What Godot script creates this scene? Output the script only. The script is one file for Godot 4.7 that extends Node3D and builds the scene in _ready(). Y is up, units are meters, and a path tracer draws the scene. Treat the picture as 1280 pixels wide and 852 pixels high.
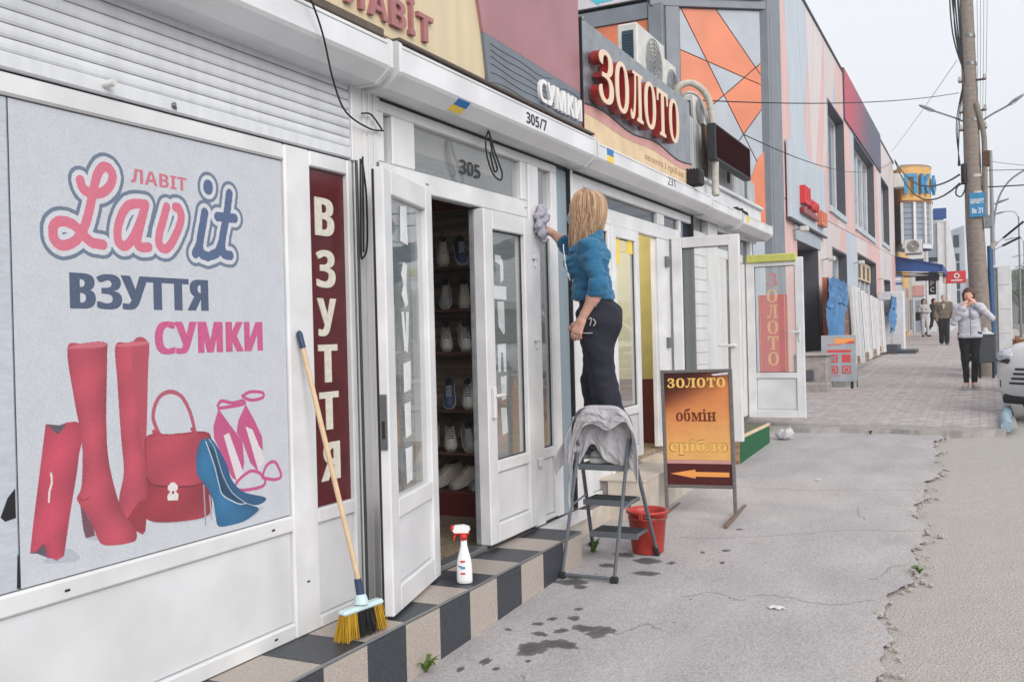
extends Node3D
# A street of small shops: y up, the street runs along -Z and climbs gently; "s" below means metres along the street (-z).
const XF := -2.66                                   # the shop fronts
var taken := {}
var M := {}
var rng := RandomNumberGenerator.new()
var FB := Basis(Vector3(0, 0, -1), Vector3(0, 1, 0), Vector3(1, 0, 0))   # a front's own axes: along the street, up, out

# ---------------------------------------------------------------- naming
func numbered(parent: Node, called: String) -> String:
	var key := str(parent.get_instance_id()) + called
	var n: int = taken.get(key, 0)
	taken[key] = n + 1
	return called if n == 0 else "%s_%03d" % [called, n]

func put(o: Node3D, called: String, parent: Node = self) -> Node3D:
	o.name = numbered(parent, called)
	parent.add_child(o, true)
	return o

func tag(o: Node, label: String, category: String, group := "") -> Node:
	if label: o.set_meta("label", label)
	if category: o.set_meta("category", category)
	if group: o.set_meta("group", group)
	return o

func thing(called: String, label: String, category: String, at := Vector3.ZERO, group := "", turn := 0.0) -> Node3D:
	var o := Node3D.new()
	o.position = at
	o.rotation.y = turn
	put(o, called)
	tag(o, label, category, group)
	return o

func front(called: String, label: String, category: String, x := XF, group := "") -> Node3D:   # a thing in a shop front's own axes
	var o := Node3D.new()
	o.transform = Transform3D(FB, Vector3(x, 0, 0))
	put(o, called)
	tag(o, label, category, group)
	return o

func node(called: String, parent: Node, at := Vector3.ZERO) -> Node3D:
	var o := Node3D.new()
	o.position = at
	return put(o, called, parent)

func obj(called: String, st, m, parent: Node = self) -> MeshInstance3D:
	var o := MeshInstance3D.new()
	if st is SurfaceTool:
		st.generate_normals()
		o.mesh = st.commit()
	else:
		o.mesh = st
	o.material_override = m if m is Material else M[m]
	put(o, called, parent)
	return o

func struct(called: String, st, m) -> MeshInstance3D:
	var o := obj(called, st, m)
	o.set_meta("kind", "structure")
	return o

func copy(o: Node3D, label := "", group := "") -> Node3D:
	var c: Node3D = o.duplicate()
	var base: String = o.name
	if base.length() > 4 and base[base.length() - 4] == "_": base = base.substr(0, base.length() - 4)
	put(c, base)
	if label: c.set_meta("label", label)
	if group: c.set_meta("group", group)
	return c

# ---------------------------------------------------------------- shapes
func mb() -> SurfaceTool:
	var st := SurfaceTool.new()
	st.begin(Mesh.PRIMITIVE_TRIANGLES)
	return st

func tri(st: SurfaceTool, a: Vector3, b: Vector3, c: Vector3, inside: Vector3) -> void:
	if (b - a).cross(c - a).dot((a + b + c) / 3.0 - inside) < 0.0:
		var t := b; b = c; c = t
	st.add_vertex(a); st.add_vertex(c); st.add_vertex(b)

func quad(st: SurfaceTool, a: Vector3, b: Vector3, c: Vector3, d: Vector3, inside: Vector3) -> void:
	tri(st, a, b, c, inside); tri(st, a, c, d, inside)

func bx(st: SurfaceTool, c: Vector3, size: Vector3, bev := 0.003, xf := Transform3D.IDENTITY) -> SurfaceTool:
	st.set_smooth_group(-1)
	var h := size * 0.5
	bev = minf(bev, minf(h.x, minf(h.y, h.z)) * 0.8)
	var p := {}
	for i in 8:
		var s := Vector3(1 if i & 1 else -1, 1 if i & 2 else -1, 1 if i & 4 else -1)
		for a in 3:
			var q := s * (h - Vector3.ONE * bev)
			q[a] = s[a] * h[a]
			p[i * 3 + a] = xf * (c + q)
	var mid := xf * c
	for a in 3:
		var b := (a + 1) % 3
		var d := (a + 2) % 3
		for s in 2:
			var k: int = s << a
			quad(st, p[k * 3 + a], p[(k | 1 << b) * 3 + a], p[(k | 1 << b | 1 << d) * 3 + a], p[(k | 1 << d) * 3 + a], mid)
		if bev > 0.0:
			for s in 4:
				var k: int = (s & 1) << b | (s >> 1) << d
				quad(st, p[k * 3 + b], p[(k | 1 << a) * 3 + b], p[(k | 1 << a) * 3 + d], p[k * 3 + d], mid)
	if bev > 0.0:
		for k in 8: tri(st, p[k * 3], p[k * 3 + 1], p[k * 3 + 2], mid)
	return st

func span(st: SurfaceTool, lo: Vector3, hi: Vector3, bev := 0.003) -> SurfaceTool:
	return bx(st, (lo + hi) * 0.5, (hi - lo).abs(), bev)

func box(called: String, lo: Vector3, hi: Vector3, m, parent: Node = self, bev := 0.003) -> MeshInstance3D:
	return obj(called, span(mb(), lo, hi, bev), m, parent)

func tube(st: SurfaceTool, pts: Array, r, n := 8, caps := true, flat := 1.0) -> SurfaceTool:   # r: one radius or one for each point
	st.set_smooth_group(1)
	var rings := []
	var up := Vector3.ZERO
	for i in pts.size():
		var d: Vector3 = (pts[mini(i + 1, pts.size() - 1)] - pts[maxi(i - 1, 0)]).normalized()
		if up == Vector3.ZERO: up = Vector3.UP if absf(d.y) < 0.9 else Vector3.RIGHT
		var u: Vector3 = d.cross(up).normalized()
		up = u.cross(d).normalized()
		var rr: float = r[i] if r is Array else r
		var ring := []
		for k in n:
			var a := TAU * k / n
			ring.append(pts[i] + (u * cos(a) + up * sin(a) * flat) * rr)
		rings.append(ring)
	for i in pts.size() - 1:
		var mid: Vector3 = (pts[i] + pts[i + 1]) * 0.5
		for k in n:
			quad(st, rings[i][k], rings[i][(k + 1) % n], rings[i + 1][(k + 1) % n], rings[i + 1][k], mid)
	if caps:
		st.set_smooth_group(-1)
		for e in [0, pts.size() - 1]:
			var inward: Vector3 = pts[1] if e == 0 else pts[e - 1]
			for k in n: tri(st, pts[e], rings[e][k], rings[e][(k + 1) % n], inward)
	return st

func lathe(st: SurfaceTool, prof: Array, n := 24, at := Vector3.ZERO, squash := 1.0) -> SurfaceTool:   # prof: [radius, height] pairs, outside of the shape to the right of the walk
	st.set_smooth_group(2)
	for i in prof.size() - 1:
		for k in n:
			var q := []
			for e in [[i, k], [i, k + 1], [i + 1, k + 1], [i + 1, k]]:
				var a: float = TAU * e[1] / n
				q.append(at + Vector3(cos(a) * prof[e[0]][0], prof[e[0]][1], sin(a) * prof[e[0]][0] * squash))
			st.add_vertex(q[0]); st.add_vertex(q[1]); st.add_vertex(q[2])
			st.add_vertex(q[0]); st.add_vertex(q[2]); st.add_vertex(q[3])
	return st

func prism(st: SurfaceTool, poly: PackedVector2Array, z0: float, z1: float, xf := Transform3D.IDENTITY) -> SurfaceTool:
	st.set_smooth_group(-1)
	if Geometry2D.is_polygon_clockwise(poly): poly.reverse()
	var t := Geometry2D.triangulate_polygon(poly)
	for i in range(0, t.size(), 3):
		var a := poly[t[i]]; var b := poly[t[i + 1]]; var c := poly[t[i + 2]]
		var mid := (a + b + c) / 3.0
		var inside := xf * Vector3(mid.x, mid.y, (z0 + z1) * 0.5)
		for z in [z0, z1]:
			tri(st, xf * Vector3(a.x, a.y, z), xf * Vector3(b.x, b.y, z), xf * Vector3(c.x, c.y, z), inside)
	for i in poly.size():
		var a := poly[i]; var b := poly[(i + 1) % poly.size()]
		var nrm := Vector2(b.y - a.y, a.x - b.x).normalized()
		var m2 := (a + b) * 0.5 - nrm * 0.01
		quad(st, xf * Vector3(a.x, a.y, z0), xf * Vector3(b.x, b.y, z0), xf * Vector3(b.x, b.y, z1), xf * Vector3(a.x, a.y, z1), xf * Vector3(m2.x, m2.y, (z0 + z1) * 0.5))
	return st

func pv(a: Array) -> PackedVector2Array:            # [x, y, x, y ...]
	var p := PackedVector2Array()
	for i in range(0, a.size(), 2): p.append(Vector2(a[i], a[i + 1]))
	return p

func rect(x0: float, y0: float, x1: float, y1: float) -> PackedVector2Array:
	return pv([x0, y0, x1, y0, x1, y1, x0, y1])

func curve(pts: Array, per := 8) -> Array:          # a smooth line through the points
	var c := Curve3D.new()
	for i in pts.size():
		var t: Vector3 = (pts[mini(i + 1, pts.size() - 1)] - pts[maxi(i - 1, 0)]) / 6.0
		c.add_point(pts[i], -t, t)
	var out := []
	for i in pts.size() - 1:
		for k in per: out.append(c.sample(i, float(k) / per))
	out.append(pts[-1])
	return out

func sag(a: Vector3, b: Vector3, drop: float, n := 14) -> Array:
	var out := []
	for i in n + 1:
		var t := float(i) / n
		out.append(a.lerp(b, t) - Vector3(0, 4 * t * (1 - t) * drop, 0))
	return out

func lettering(called: String, words: String, m, parent: Node, at: Vector3, w: float, h: float, depth := 0.002, serif := false, basis := Basis.IDENTITY, bold := true, squeeze := true, size_ := 64) -> MeshInstance3D:
	# words whose lower left corner is at `at`, w wide and h tall, standing out by depth
	var tm := TextMesh.new()
	var f := SystemFont.new()
	f.font_names = PackedStringArray(["Droid Serif" if serif else "Droid Sans"])
	f.font_weight = 700 if bold else 400
	tm.font = f
	tm.text = words
	tm.font_size = size_
	tm.pixel_size = 0.64 / size_
	tm.depth = 0.1
	tm.curve_step = 3.0
	var bb := tm.get_aabb()
	var o := MeshInstance3D.new()
	o.mesh = tm
	o.material_override = m if m is Material else M[m]
	var sc := Vector3(w / bb.size.x, h / bb.size.y, depth / 0.1)
	if not squeeze: sc.x = sc.y
	var b := basis * Basis.from_scale(sc)
	o.transform = Transform3D(b, at - b * Vector3(bb.position.x, bb.position.y, bb.position.z))
	put(o, called, parent)
	return o

# ---------------------------------------------------------------- ground
func gy(s: float) -> float:                          # height of the street s metres up it
	if s < -12.0: return -0.414
	if s < 11.9: return 0.0345 * s
	if s < 70.0: return 0.4106 + 0.0205 * (s - 11.9)
	return 1.60

func sheet(x0: Callable, x1: Callable, s0: float, s1: float, ds: float, nx: int, lift: float, bump := 0.0, uv := Rect2()) -> SurfaceTool:
	var st := mb()
	st.set_smooth_group(3)
	var noise := FastNoiseLite.new()
	noise.seed = 5
	noise.frequency = 2.2
	var rows := int(ceil((s1 - s0) / ds))
	for j in rows:
		for i in nx:
			var q := []
			for e in [[i, j], [i + 1, j], [i + 1, j + 1], [i, j + 1]]:
				var s := minf(s0 + e[1] * ds, s1)
				var x := lerpf(x0.call(s), x1.call(s), float(e[0]) / nx)
				q.append(Vector3(x, gy(s) + lift + (noise.get_noise_2d(x * 2.0, s * 2.0) * bump if bump > 0.0 else 0.0), -s))
			for k in [0, 2, 1, 0, 3, 2]:
				if uv.size.x > 0.0: st.set_uv(Vector2((q[k].x - uv.position.x) / uv.size.x, (-q[k].z - uv.position.y) / uv.size.y))
				st.add_vertex(q[k])
	return st

# ---------------------------------------------------------------- bodies: a field of joined capsules, meshed as surface nets
class Field:
	var cell: float
	var o: Vector3
	var n: Vector3i
	var d: PackedFloat32Array
	func _init(lo: Vector3, hi: Vector3, c: float):
		cell = c
		o = lo
		n = Vector3i(((hi - lo) / c).ceil()) + Vector3i.ONE
		d = PackedFloat32Array()
		d.resize(n.x * n.y * n.z)
		d.fill(10.0)
	func part(lo: Vector3, hi: Vector3) -> Array:
		var a := Vector3i(((lo - o) / cell).floor()).clamp(Vector3i.ZERO, n - Vector3i.ONE)
		var b := Vector3i(((hi - o) / cell).ceil()).clamp(Vector3i.ZERO, n - Vector3i.ONE)
		return [a, b]
	func join(i: int, v: float, k: float) -> void:
		var w := d[i]
		var h := maxf(k - absf(w - v), 0.0) / k
		d[i] = minf(w, v) - h * h * k * 0.25
	func cap(a: Vector3, b: Vector3, ra: float, rb: float, k := 0.03) -> void:
		var m := maxf(ra, rb) + k + cell * 2.0
		var r := part(a.min(b) - Vector3.ONE * m, a.max(b) + Vector3.ONE * m)
		var ab := b - a
		var l2 := maxf(ab.length_squared(), 1e-9)
		for z in range(r[0].z, r[1].z + 1):
			for y in range(r[0].y, r[1].y + 1):
				var i: int = (z * n.y + y) * n.x + r[0].x
				for x in range(r[0].x, r[1].x + 1):
					var p := o + Vector3(x, y, z) * cell
					var t := clampf((p - a).dot(ab) / l2, 0.0, 1.0)
					join(i, p.distance_to(a + ab * t) - lerpf(ra, rb, t), k)
					i += 1
	func ell(c: Vector3, rad: Vector3, k := 0.03, turn := Basis.IDENTITY) -> void:
		var big := maxf(rad.x, maxf(rad.y, rad.z))
		var small := minf(rad.x, minf(rad.y, rad.z))
		var m := big + k + cell * 2.0
		var r := part(c - Vector3.ONE * m, c + Vector3.ONE * m)
		var inv := turn.inverse()
		for z in range(r[0].z, r[1].z + 1):
			for y in range(r[0].y, r[1].y + 1):
				var i: int = (z * n.y + y) * n.x + r[0].x
				for x in range(r[0].x, r[1].x + 1):
					var q := inv * (o + Vector3(x, y, z) * cell - c)
					var k0 := (q / rad).length()
					var k1 := (q / (rad * rad)).length()
					join(i, (k0 * (k0 - 1.0) / k1 if k1 > 0.001 else -small), k)
					i += 1
	func carve(c: Vector3, rad: Vector3, turn := Basis.IDENTITY) -> void:     # hollow an ellipsoid out
		var big := maxf(rad.x, maxf(rad.y, rad.z)) + cell * 2.0
		var r := part(c - Vector3.ONE * big, c + Vector3.ONE * big)
		var inv := turn.inverse()
		for z in range(r[0].z, r[1].z + 1):
			for y in range(r[0].y, r[1].y + 1):
				var i: int = (z * n.y + y) * n.x + r[0].x
				for x in range(r[0].x, r[1].x + 1):
					var q := inv * (o + Vector3(x, y, z) * cell - c)
					var k0 := (q / rad).length()
					var k1 := (q / (rad * rad)).length()
					d[i] = maxf(d[i], -(k0 * (k0 - 1.0) / k1 if k1 > 0.001 else -0.01))
					i += 1
	func above(y0: float) -> void:                    # keep only what lies above a height
		for z in n.z:
			for y in n.y:
				var v := y0 - (o.y + y * cell)
				if v < -cell * 3.0: continue
				var i := (z * n.y + y) * n.x
				for x in n.x:
					d[i] = maxf(d[i], v)
					i += 1
	func below(y0: float) -> void:
		for z in n.z:
			for y in n.y:
				var v := o.y + y * cell - y0
				if v < -cell * 3.0: continue
				var i := (z * n.y + y) * n.x
				for x in n.x:
					d[i] = maxf(d[i], v)
					i += 1
	func crease(amount: float, freq: Vector3, seed_ := 1) -> void:     # folds of cloth
		var noise := FastNoiseLite.new()
		noise.seed = seed_
		noise.frequency = 1.0
		noise.fractal_octaves = 2
		var i := 0
		for z in n.z:
			for y in n.y:
				for x in n.x:
					if absf(d[i]) < amount * 2.0 + cell * 2.0:
						var p := (o + Vector3(x, y, z) * cell) * freq
						d[i] += noise.get_noise_3dv(p) * amount
					i += 1
	func mesh(st: SurfaceTool) -> SurfaceTool:
		st.set_smooth_group(7)
		var at := {}
		var nx := n.x
		var nxy := n.x * n.y
		var off := [0, 1, nx, nx + 1]
		var lim := cell * 4.0
		# index order: x fastest, then y, then z
		var cor := PackedInt32Array([0, 1, nx, nx + 1, nxy, nxy + 1, nxy + nx, nxy + nx + 1])
		var edges := [[0, 1], [2, 3], [4, 5], [6, 7], [0, 2], [1, 3], [4, 6], [5, 7], [0, 4], [1, 5], [2, 6], [3, 7]]
		var cp := []
		for c in 8: cp.append(Vector3(c & 1, (c >> 1) & 1, c >> 2))
		for z in n.z - 1:
			for y in n.y - 1:
				var i := z * nxy + y * nx - 1
				for x in nx - 1:
					i += 1
					if absf(d[i]) > lim: continue
					var bits := 0
					for c in 8:
						if d[i + cor[c]] < 0.0: bits |= 1 << c
					if bits == 0 or bits == 255: continue
					var sum := Vector3.ZERO
					var m := 0
					for e in edges:
						var a: int = e[0]
						var b: int = e[1]
						if ((bits >> a) & 1) != ((bits >> b) & 1):
							var va := d[i + cor[a]]
							var vb := d[i + cor[b]]
							sum += cp[a].lerp(cp[b], va / (va - vb))
							m += 1
					at[i] = o + (Vector3(x, y, z) + sum / m) * cell
		for i in at:
			var s: bool = d[i] < 0.0
			for ax in 3:
				var step: int = [1, nx, nxy][ax]
				if i + step >= d.size(): continue
				if (d[i + step] < 0.0) == s: continue
				var u: int = [nx, nxy, 1][ax]
				var v: int = [nxy, 1, nx][ax]
				if not (at.has(i - u) and at.has(i - v) and at.has(i - u - v)): continue
				var p0: Vector3 = at[i]
				var p1: Vector3 = at[i - u]
				var p2: Vector3 = at[i - u - v]
				var p3: Vector3 = at[i - v]
				if not s:
					var t := p1; p1 = p3; p3 = t
				# outward = from inside to outside along the axis; emitted clockwise
				st.add_vertex(p0); st.add_vertex(p2); st.add_vertex(p1)
				st.add_vertex(p0); st.add_vertex(p3); st.add_vertex(p2)
		return st

func hand(st: SurfaceTool, wrist: Vector3, dir: Vector3, palm: Vector3, thumb_side: Vector3, size: float, curl: float, cell := 0.004) -> void:
	# dir: from the wrist to the knuckles; palm: the way the palm faces; thumb_side: the way the thumb points out
	var lo := wrist - Vector3.ONE * 0.22 * size
	var f := Field.new(lo, wrist + Vector3.ONE * 0.22 * size, cell)
	dir = dir.normalized()
	palm = (palm - dir * palm.dot(dir)).normalized()
	var side := dir.cross(palm).normalized()
	if side.dot(thumb_side) < 0: side = -side
	f.cap(wrist - dir * 0.04 * size, wrist + dir * 0.01 * size, 0.027 * size, 0.025 * size, 0.02)
	for k in 4:
		var t := 0.026 - 0.0175 * k
		f.cap(wrist + side * t * 0.5 * size + dir * 0.01 * size, wrist + (dir * (0.088 - 0.004 * absf(k - 1.2)) + side * t) * size, 0.0155 * size, 0.0115 * size, 0.014)
	for k in 4:
		var t := 0.028 - 0.0188 * k
		var p := wrist + (dir * (0.088 - 0.004 * absf(k - 1.2)) + side * t) * size
		var len: float = [0.072, 0.08, 0.074, 0.058][k] * size
		var ang := curl * (0.55 + 0.08 * k)
		var dd := dir
		for j in 3:
			var axis := dir.cross(palm).normalized()
			dd = dir.rotated(axis, ang * (j + 1) * 0.62)
			var q: Vector3 = p + dd * len * [0.42, 0.32, 0.26][j]
			f.cap(p, q, (0.0098 - 0.0008 * j) * size, (0.009 - 0.001 * j) * size, 0.004)
			p = q
	var tp := wrist + (dir * 0.03 + side * 0.026 + palm * 0.008) * size
	var td := (dir * 0.75 + side * 0.62 + palm * 0.35).normalized()
	for j in 3:
		var q: Vector3 = tp + td * [0.04, 0.033, 0.026][j] * size
		f.cap(tp, q, (0.0135 - 0.0015 * j) * size, (0.012 - 0.0015 * j) * size, 0.008)
		tp = q
		td = (td + dir * 0.25 + palm * 0.28 * curl).normalized()
	f.mesh(st)

func head(st: SurfaceTool, c: Vector3, fwd: Vector3, cell := 0.006, size := 1.0, neck := Vector3(0, -0.16, 0)) -> void:
	# c: centre of the skull; fwd: where the face looks
	var z := fwd.normalized()
	var x := Vector3.UP.cross(z).normalized()
	var y := z.cross(x)
	var b := Basis(x, y, z)
	var f := Field.new(c - Vector3(0.14, 0.21, 0.14) * size, c + Vector3.ONE * 0.14 * size, cell)
	var at := func(p: Vector3) -> Vector3: return c + b * (p * size)
	f.ell(at.call(Vector3(0, 0.02, -0.012)), Vector3(0.073, 0.088, 0.092) * size, 0.02, b)
	f.ell(at.call(Vector3(0, -0.045, 0.03)), Vector3(0.057, 0.07, 0.056) * size, 0.04, b)
	f.ell(at.call(Vector3(0, -0.098, 0.058)), Vector3(0.026, 0.018, 0.02) * size, 0.03, b)
	for s in [-1.0, 1.0]:
		f.ell(at.call(Vector3(0.037 * s, -0.03, 0.058)), Vector3(0.022, 0.02, 0.018) * size, 0.03, b)
		f.ell(at.call(Vector3(0.03 * s, 0.022, 0.073)), Vector3(0.024, 0.009, 0.01) * size, 0.014, b)
		f.carve(at.call(Vector3(0.031 * s, 0.002, 0.091)), Vector3(0.017, 0.011, 0.012) * size, b)
		f.ell(at.call(Vector3(0.031 * s, 0.002, 0.074)), Vector3(0.013, 0.011, 0.011) * size, 0.004, b)
		f.ell(at.call(Vector3(0.075 * s, -0.012, -0.008)), Vector3(0.008, 0.03, 0.018) * size, 0.008, b)
		f.ell(at.call(Vector3(0.011 * s, -0.04, 0.088)), Vector3(0.008, 0.007, 0.009) * size, 0.008, b)
	f.cap(at.call(Vector3(0, 0.004, 0.08)), at.call(Vector3(0, -0.036, 0.1)), 0.007 * size, 0.0105 * size, 0.014)
	f.ell(at.call(Vector3(0, -0.064, 0.083)), Vector3(0.021, 0.006, 0.009) * size, 0.006, b)
	f.ell(at.call(Vector3(0, -0.075, 0.082)), Vector3(0.018, 0.007, 0.009) * size, 0.006, b)
	f.cap(at.call(Vector3(0, -0.05, -0.015)), c + neck * size, 0.05 * size, 0.055 * size, 0.03)
	f.mesh(st)

# ---------------------------------------------------------------- materials
func noise_image(w: int, h: int, freq: float, seed_: int, kind := FastNoiseLite.TYPE_SIMPLEX_SMOOTH, oct := 5) -> Image:
	var f := FastNoiseLite.new()
	f.noise_type = kind
	f.seed = seed_
	f.frequency = freq
	f.fractal_octaves = oct
	var im := f.get_seamless_image(w, h)
	im.convert(Image.FORMAT_RGBA8)
	return im

func toned(im: Image, share: float, base := 1.0) -> Image:       # lay white (or grey) over a pattern so that only `share` of it shows
	var over := Image.create_empty(im.get_width(), im.get_height(), false, Image.FORMAT_RGBA8)
	over.fill(Color(base, base, base, 1.0 - share))
	im.blend_rect(over, Rect2i(0, 0, im.get_width(), im.get_height()), Vector2i.ZERO)
	im.convert(Image.FORMAT_RGB8)
	return im

func tex(im: Image) -> ImageTexture:
	return ImageTexture.create_from_image(im)

var T := {}

func textures() -> void:
	T.dirt = tex(toned(noise_image(512, 512, 0.006, 3), 0.10))
	T.worn = tex(toned(noise_image(512, 512, 0.012, 8), 0.20))
	T.grain = tex(toned(noise_image(512, 512, 0.35, 4, FastNoiseLite.TYPE_VALUE, 2), 0.34))
	T.speck = tex(toned(noise_image(512, 512, 0.16, 21, FastNoiseLite.TYPE_VALUE, 3), 0.55))
	T.cloth = tex(toned(noise_image(512, 512, 0.09, 31, FastNoiseLite.TYPE_SIMPLEX, 4), 0.3))
	var st := noise_image(256, 32, 0.05, 12)
	st.resize(512, 512, Image.INTERPOLATE_CUBIC)
	T.streak = tex(toned(st, 0.06))
	var wd := noise_image(16, 256, 0.06, 17)
	wd.resize(512, 512, Image.INTERPOLATE_CUBIC)
	T.wood = tex(toned(wd, 0.45))
	var hn := noise_image(512, 512, 0.06, 44)
	T.rough_h = tex(hn)

func mat(called: String, c: Color, rough := 0.6, t = "", scale := 1.0, metal := 0.0) -> StandardMaterial3D:
	var m := StandardMaterial3D.new()
	m.albedo_color = c
	m.roughness = rough
	m.metallic = metal
	if t:
		m.albedo_texture = T[t]
		m.uv1_triplanar = true
		m.uv1_world_triplanar = false
		m.uv1_scale = Vector3.ONE * scale
	M[called] = m
	return m

func relief(m: StandardMaterial3D, cm: float) -> void:
	m.heightmap_enabled = true
	m.heightmap_texture = T.rough_h
	m.heightmap_scale = cm

func glass(called: String, c := Color(0.9, 0.95, 0.95, 0.1)) -> void:
	var m := mat(called, c, 0.02)
	m.transparency = BaseMaterial3D.TRANSPARENCY_ALPHA
	m.metallic_specular = 0.6

func materials() -> void:
	mat("pvc", Color(0.885, 0.888, 0.895), 0.35, "dirt", 0.7)
	mat("pvc_panel", Color(0.87, 0.875, 0.885), 0.4, "dirt", 0.5)
	mat("pvc_old", Color(0.86, 0.86, 0.855), 0.5, "streak", 0.8)
	mat("fascia", Color(0.895, 0.9, 0.91), 0.4, "dirt", 0.5)
	mat("slat", Color(0.86, 0.872, 0.89), 0.42, "streak", 0.9)
	mat("gasket", Color(0.10, 0.10, 0.11), 0.7)
	mat("rubber", Color(0.13, 0.13, 0.14), 0.75)
	mat("steel", Color(0.55, 0.56, 0.57), 0.38, "grain", 3.0, 0.7)
	mat("grey_pipe", Color(0.40, 0.42, 0.44), 0.4, "grain", 4.0, 0.5)
	mat("grey_paint", Color(0.56, 0.575, 0.59), 0.55, "worn", 1.5)
	mat("dark_grey", Color(0.26, 0.28, 0.31), 0.5, "dirt", 1.0)
	mat("col_grey", Color(0.50, 0.525, 0.56), 0.5, "dirt", 0.6)
	mat("black", Color(0.05, 0.05, 0.055), 0.6)
	mat("cable", Color(0.07, 0.07, 0.08), 0.6)
	mat("blue_grey", Color(0.55, 0.61, 0.65), 0.5, "streak", 0.6)
	mat("rust", Color(0.38, 0.27, 0.2), 0.8, "worn", 2.0)
	mat("wall_render", Color(0.72, 0.71, 0.69), 0.85, "worn", 0.7)
	mat("roof", Color(0.36, 0.34, 0.33), 0.9, "worn", 0.6)
	mat("inside_wall", Color(0.60, 0.53, 0.46), 0.8, "dirt", 1.0)
	mat("inside_floor", Color(0.78, 0.70, 0.60), 0.5, "speck", 1.0)
	mat("shelf_back", Color(0.70, 0.61, 0.53), 0.7, "wood", 1.0)
	mat("shelf", Color(0.48, 0.34, 0.29), 0.6, "wood", 1.0)
	mat("plinth_red", Color(0.42, 0.15, 0.14), 0.5, "dirt", 1.0)
	mat("ochre_wall", Color(0.80, 0.775, 0.54), 0.8, "dirt", 1.0)
	mat("tile_light", Color(0.80, 0.755, 0.715), 0.5, "grain", 2.0)
	mat("tile_dark", Color(0.315, 0.335, 0.37), 0.45, "speck", 3.0)
	mat("tile_cream", Color(0.79, 0.75, 0.70), 0.5, "dirt", 1.5)
	mat("grout", Color(0.58, 0.55, 0.54), 0.9, "worn", 2.0)
	mat("trim", Color(0.66, 0.67, 0.68), 0.35, "grain", 3.0, 0.6)
	mat("concrete", Color(0.67, 0.655, 0.64), 0.9, "worn", 1.2)
	relief(M.concrete, 0.5)
	mat("concrete_pale", Color(0.70, 0.69, 0.68), 0.9, "worn", 1.2)
	mat("verge", Color(0.80, 0.78, 0.755), 0.95, "grain", 1.7)
	relief(M.verge, 0.6)
	mat("verge_stone", Color(0.75, 0.725, 0.70), 0.95, "worn", 6.0)
	mat("asphalt_far", Color(0.62, 0.61, 0.61), 0.95, "grain", 0.8)
	relief(M.asphalt_far, 0.3)
	mat("road", Color(0.56, 0.56, 0.565), 0.95, "grain", 0.5)
	mat("soil", Color(0.33, 0.29, 0.25), 1.0, "worn", 2.0)
	mat("weed", Color(0.30, 0.40, 0.14), 0.8)
	M.weed.backlight = Color(0.1, 0.14, 0.04)
	var pv_ := mat("paver", Color(0.76, 0.72, 0.715), 0.9, "worn", 0.9)
	pv_.uv1_world_triplanar = true
	mat("paver_b", Color(0.775, 0.745, 0.74), 0.9, "worn", 0.9)
	mat("paver_c", Color(0.735, 0.705, 0.705), 0.9, "worn", 0.9)
	mat("beige_sign", Color(0.855, 0.79, 0.655), 0.5, "streak", 0.4)
	mat("rose", Color(0.68, 0.45, 0.46), 0.5, "dirt", 0.6)
	mat("red_panel", Color(0.665, 0.47, 0.495), 0.45, "dirt", 0.5)
	mat("grey_map", Color(0.46, 0.49, 0.53), 0.5, "dirt", 0.7)
	mat("line_dark", Color(0.20, 0.22, 0.26), 0.6)
	mat("white_letter", Color(0.9, 0.9, 0.9), 0.45)
	mat("flashing", Color(0.40, 0.36, 0.32), 0.7, "worn", 2.0)
	mat("steel_sign", Color(0.60, 0.62, 0.65), 0.3, "worn", 0.9, 0.45)
	mat("letter_red", Color(0.58, 0.14, 0.12), 0.4, "dirt", 2.0)
	mat("letter_cream", Color(0.90, 0.80, 0.70), 0.45)
	mat("sign_pink", Color(0.83, 0.62, 0.60), 0.55, "dirt", 1.0)
	mat("sign_cream", Color(0.90, 0.80, 0.65), 0.55, "dirt", 1.0)
	mat("gold_text", Color(0.63, 0.45, 0.30), 0.5)
	mat("number", Color(0.17, 0.19, 0.22), 0.6)
	mat("led_face", Color(0.24, 0.085, 0.10), 0.9, "speck", 4.0)
	M.led_face.metallic_specular = 0.1
	mat("led_case", Color(0.16, 0.165, 0.18), 0.6, "dirt", 1.0)
	mat("grime", Color(0.64, 0.61, 0.575), 0.9, "worn", 4.0)
	mat("shoe_blue", Color(0.20, 0.28, 0.42), 0.6)
	mat("siding", Color(0.70, 0.715, 0.72), 0.45, "dirt", 0.8)
	mat("ac_white", Color(0.84, 0.84, 0.82), 0.5, "dirt", 1.5)
	mat("ac_fin", Color(0.14, 0.27, 0.33), 0.5)
	mat("hose", Color(0.80, 0.78, 0.74), 0.7, "worn", 3.0)
	mat("orange_panel", Color(0.87, 0.49, 0.33), 0.42, "dirt", 0.4)
	mat("grey_panel", Color(0.68, 0.71, 0.75), 0.42, "dirt", 0.4)
	mat("pink_panel", Color(0.885, 0.73, 0.71), 0.5, "streak", 0.25)
	mat("pink_pale", Color(0.87, 0.825, 0.82), 0.5, "streak", 0.25)
	mat("pale_panel", Color(0.755, 0.80, 0.84), 0.5, "streak", 0.25)
	mat("violet_panel", Color(0.34, 0.29, 0.38), 0.5, "dirt", 0.3)
	mat("crimson_panel", Color(0.74, 0.22, 0.31), 0.5, "dirt", 0.3)
	mat("banner", Color(0.87, 0.85, 0.88), 0.6, "dirt", 0.4)
	mat("cyan", Color(0.30, 0.74, 0.82), 0.6)
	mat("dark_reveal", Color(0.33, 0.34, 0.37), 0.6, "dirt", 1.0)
	mat("dark_room", Color(0.18, 0.19, 0.21), 0.8)
	mat("blind", Color(0.62, 0.64, 0.66), 0.7, "streak", 1.0)
	mat("flag_blue", Color(0.16, 0.45, 0.72), 0.5)
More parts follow.
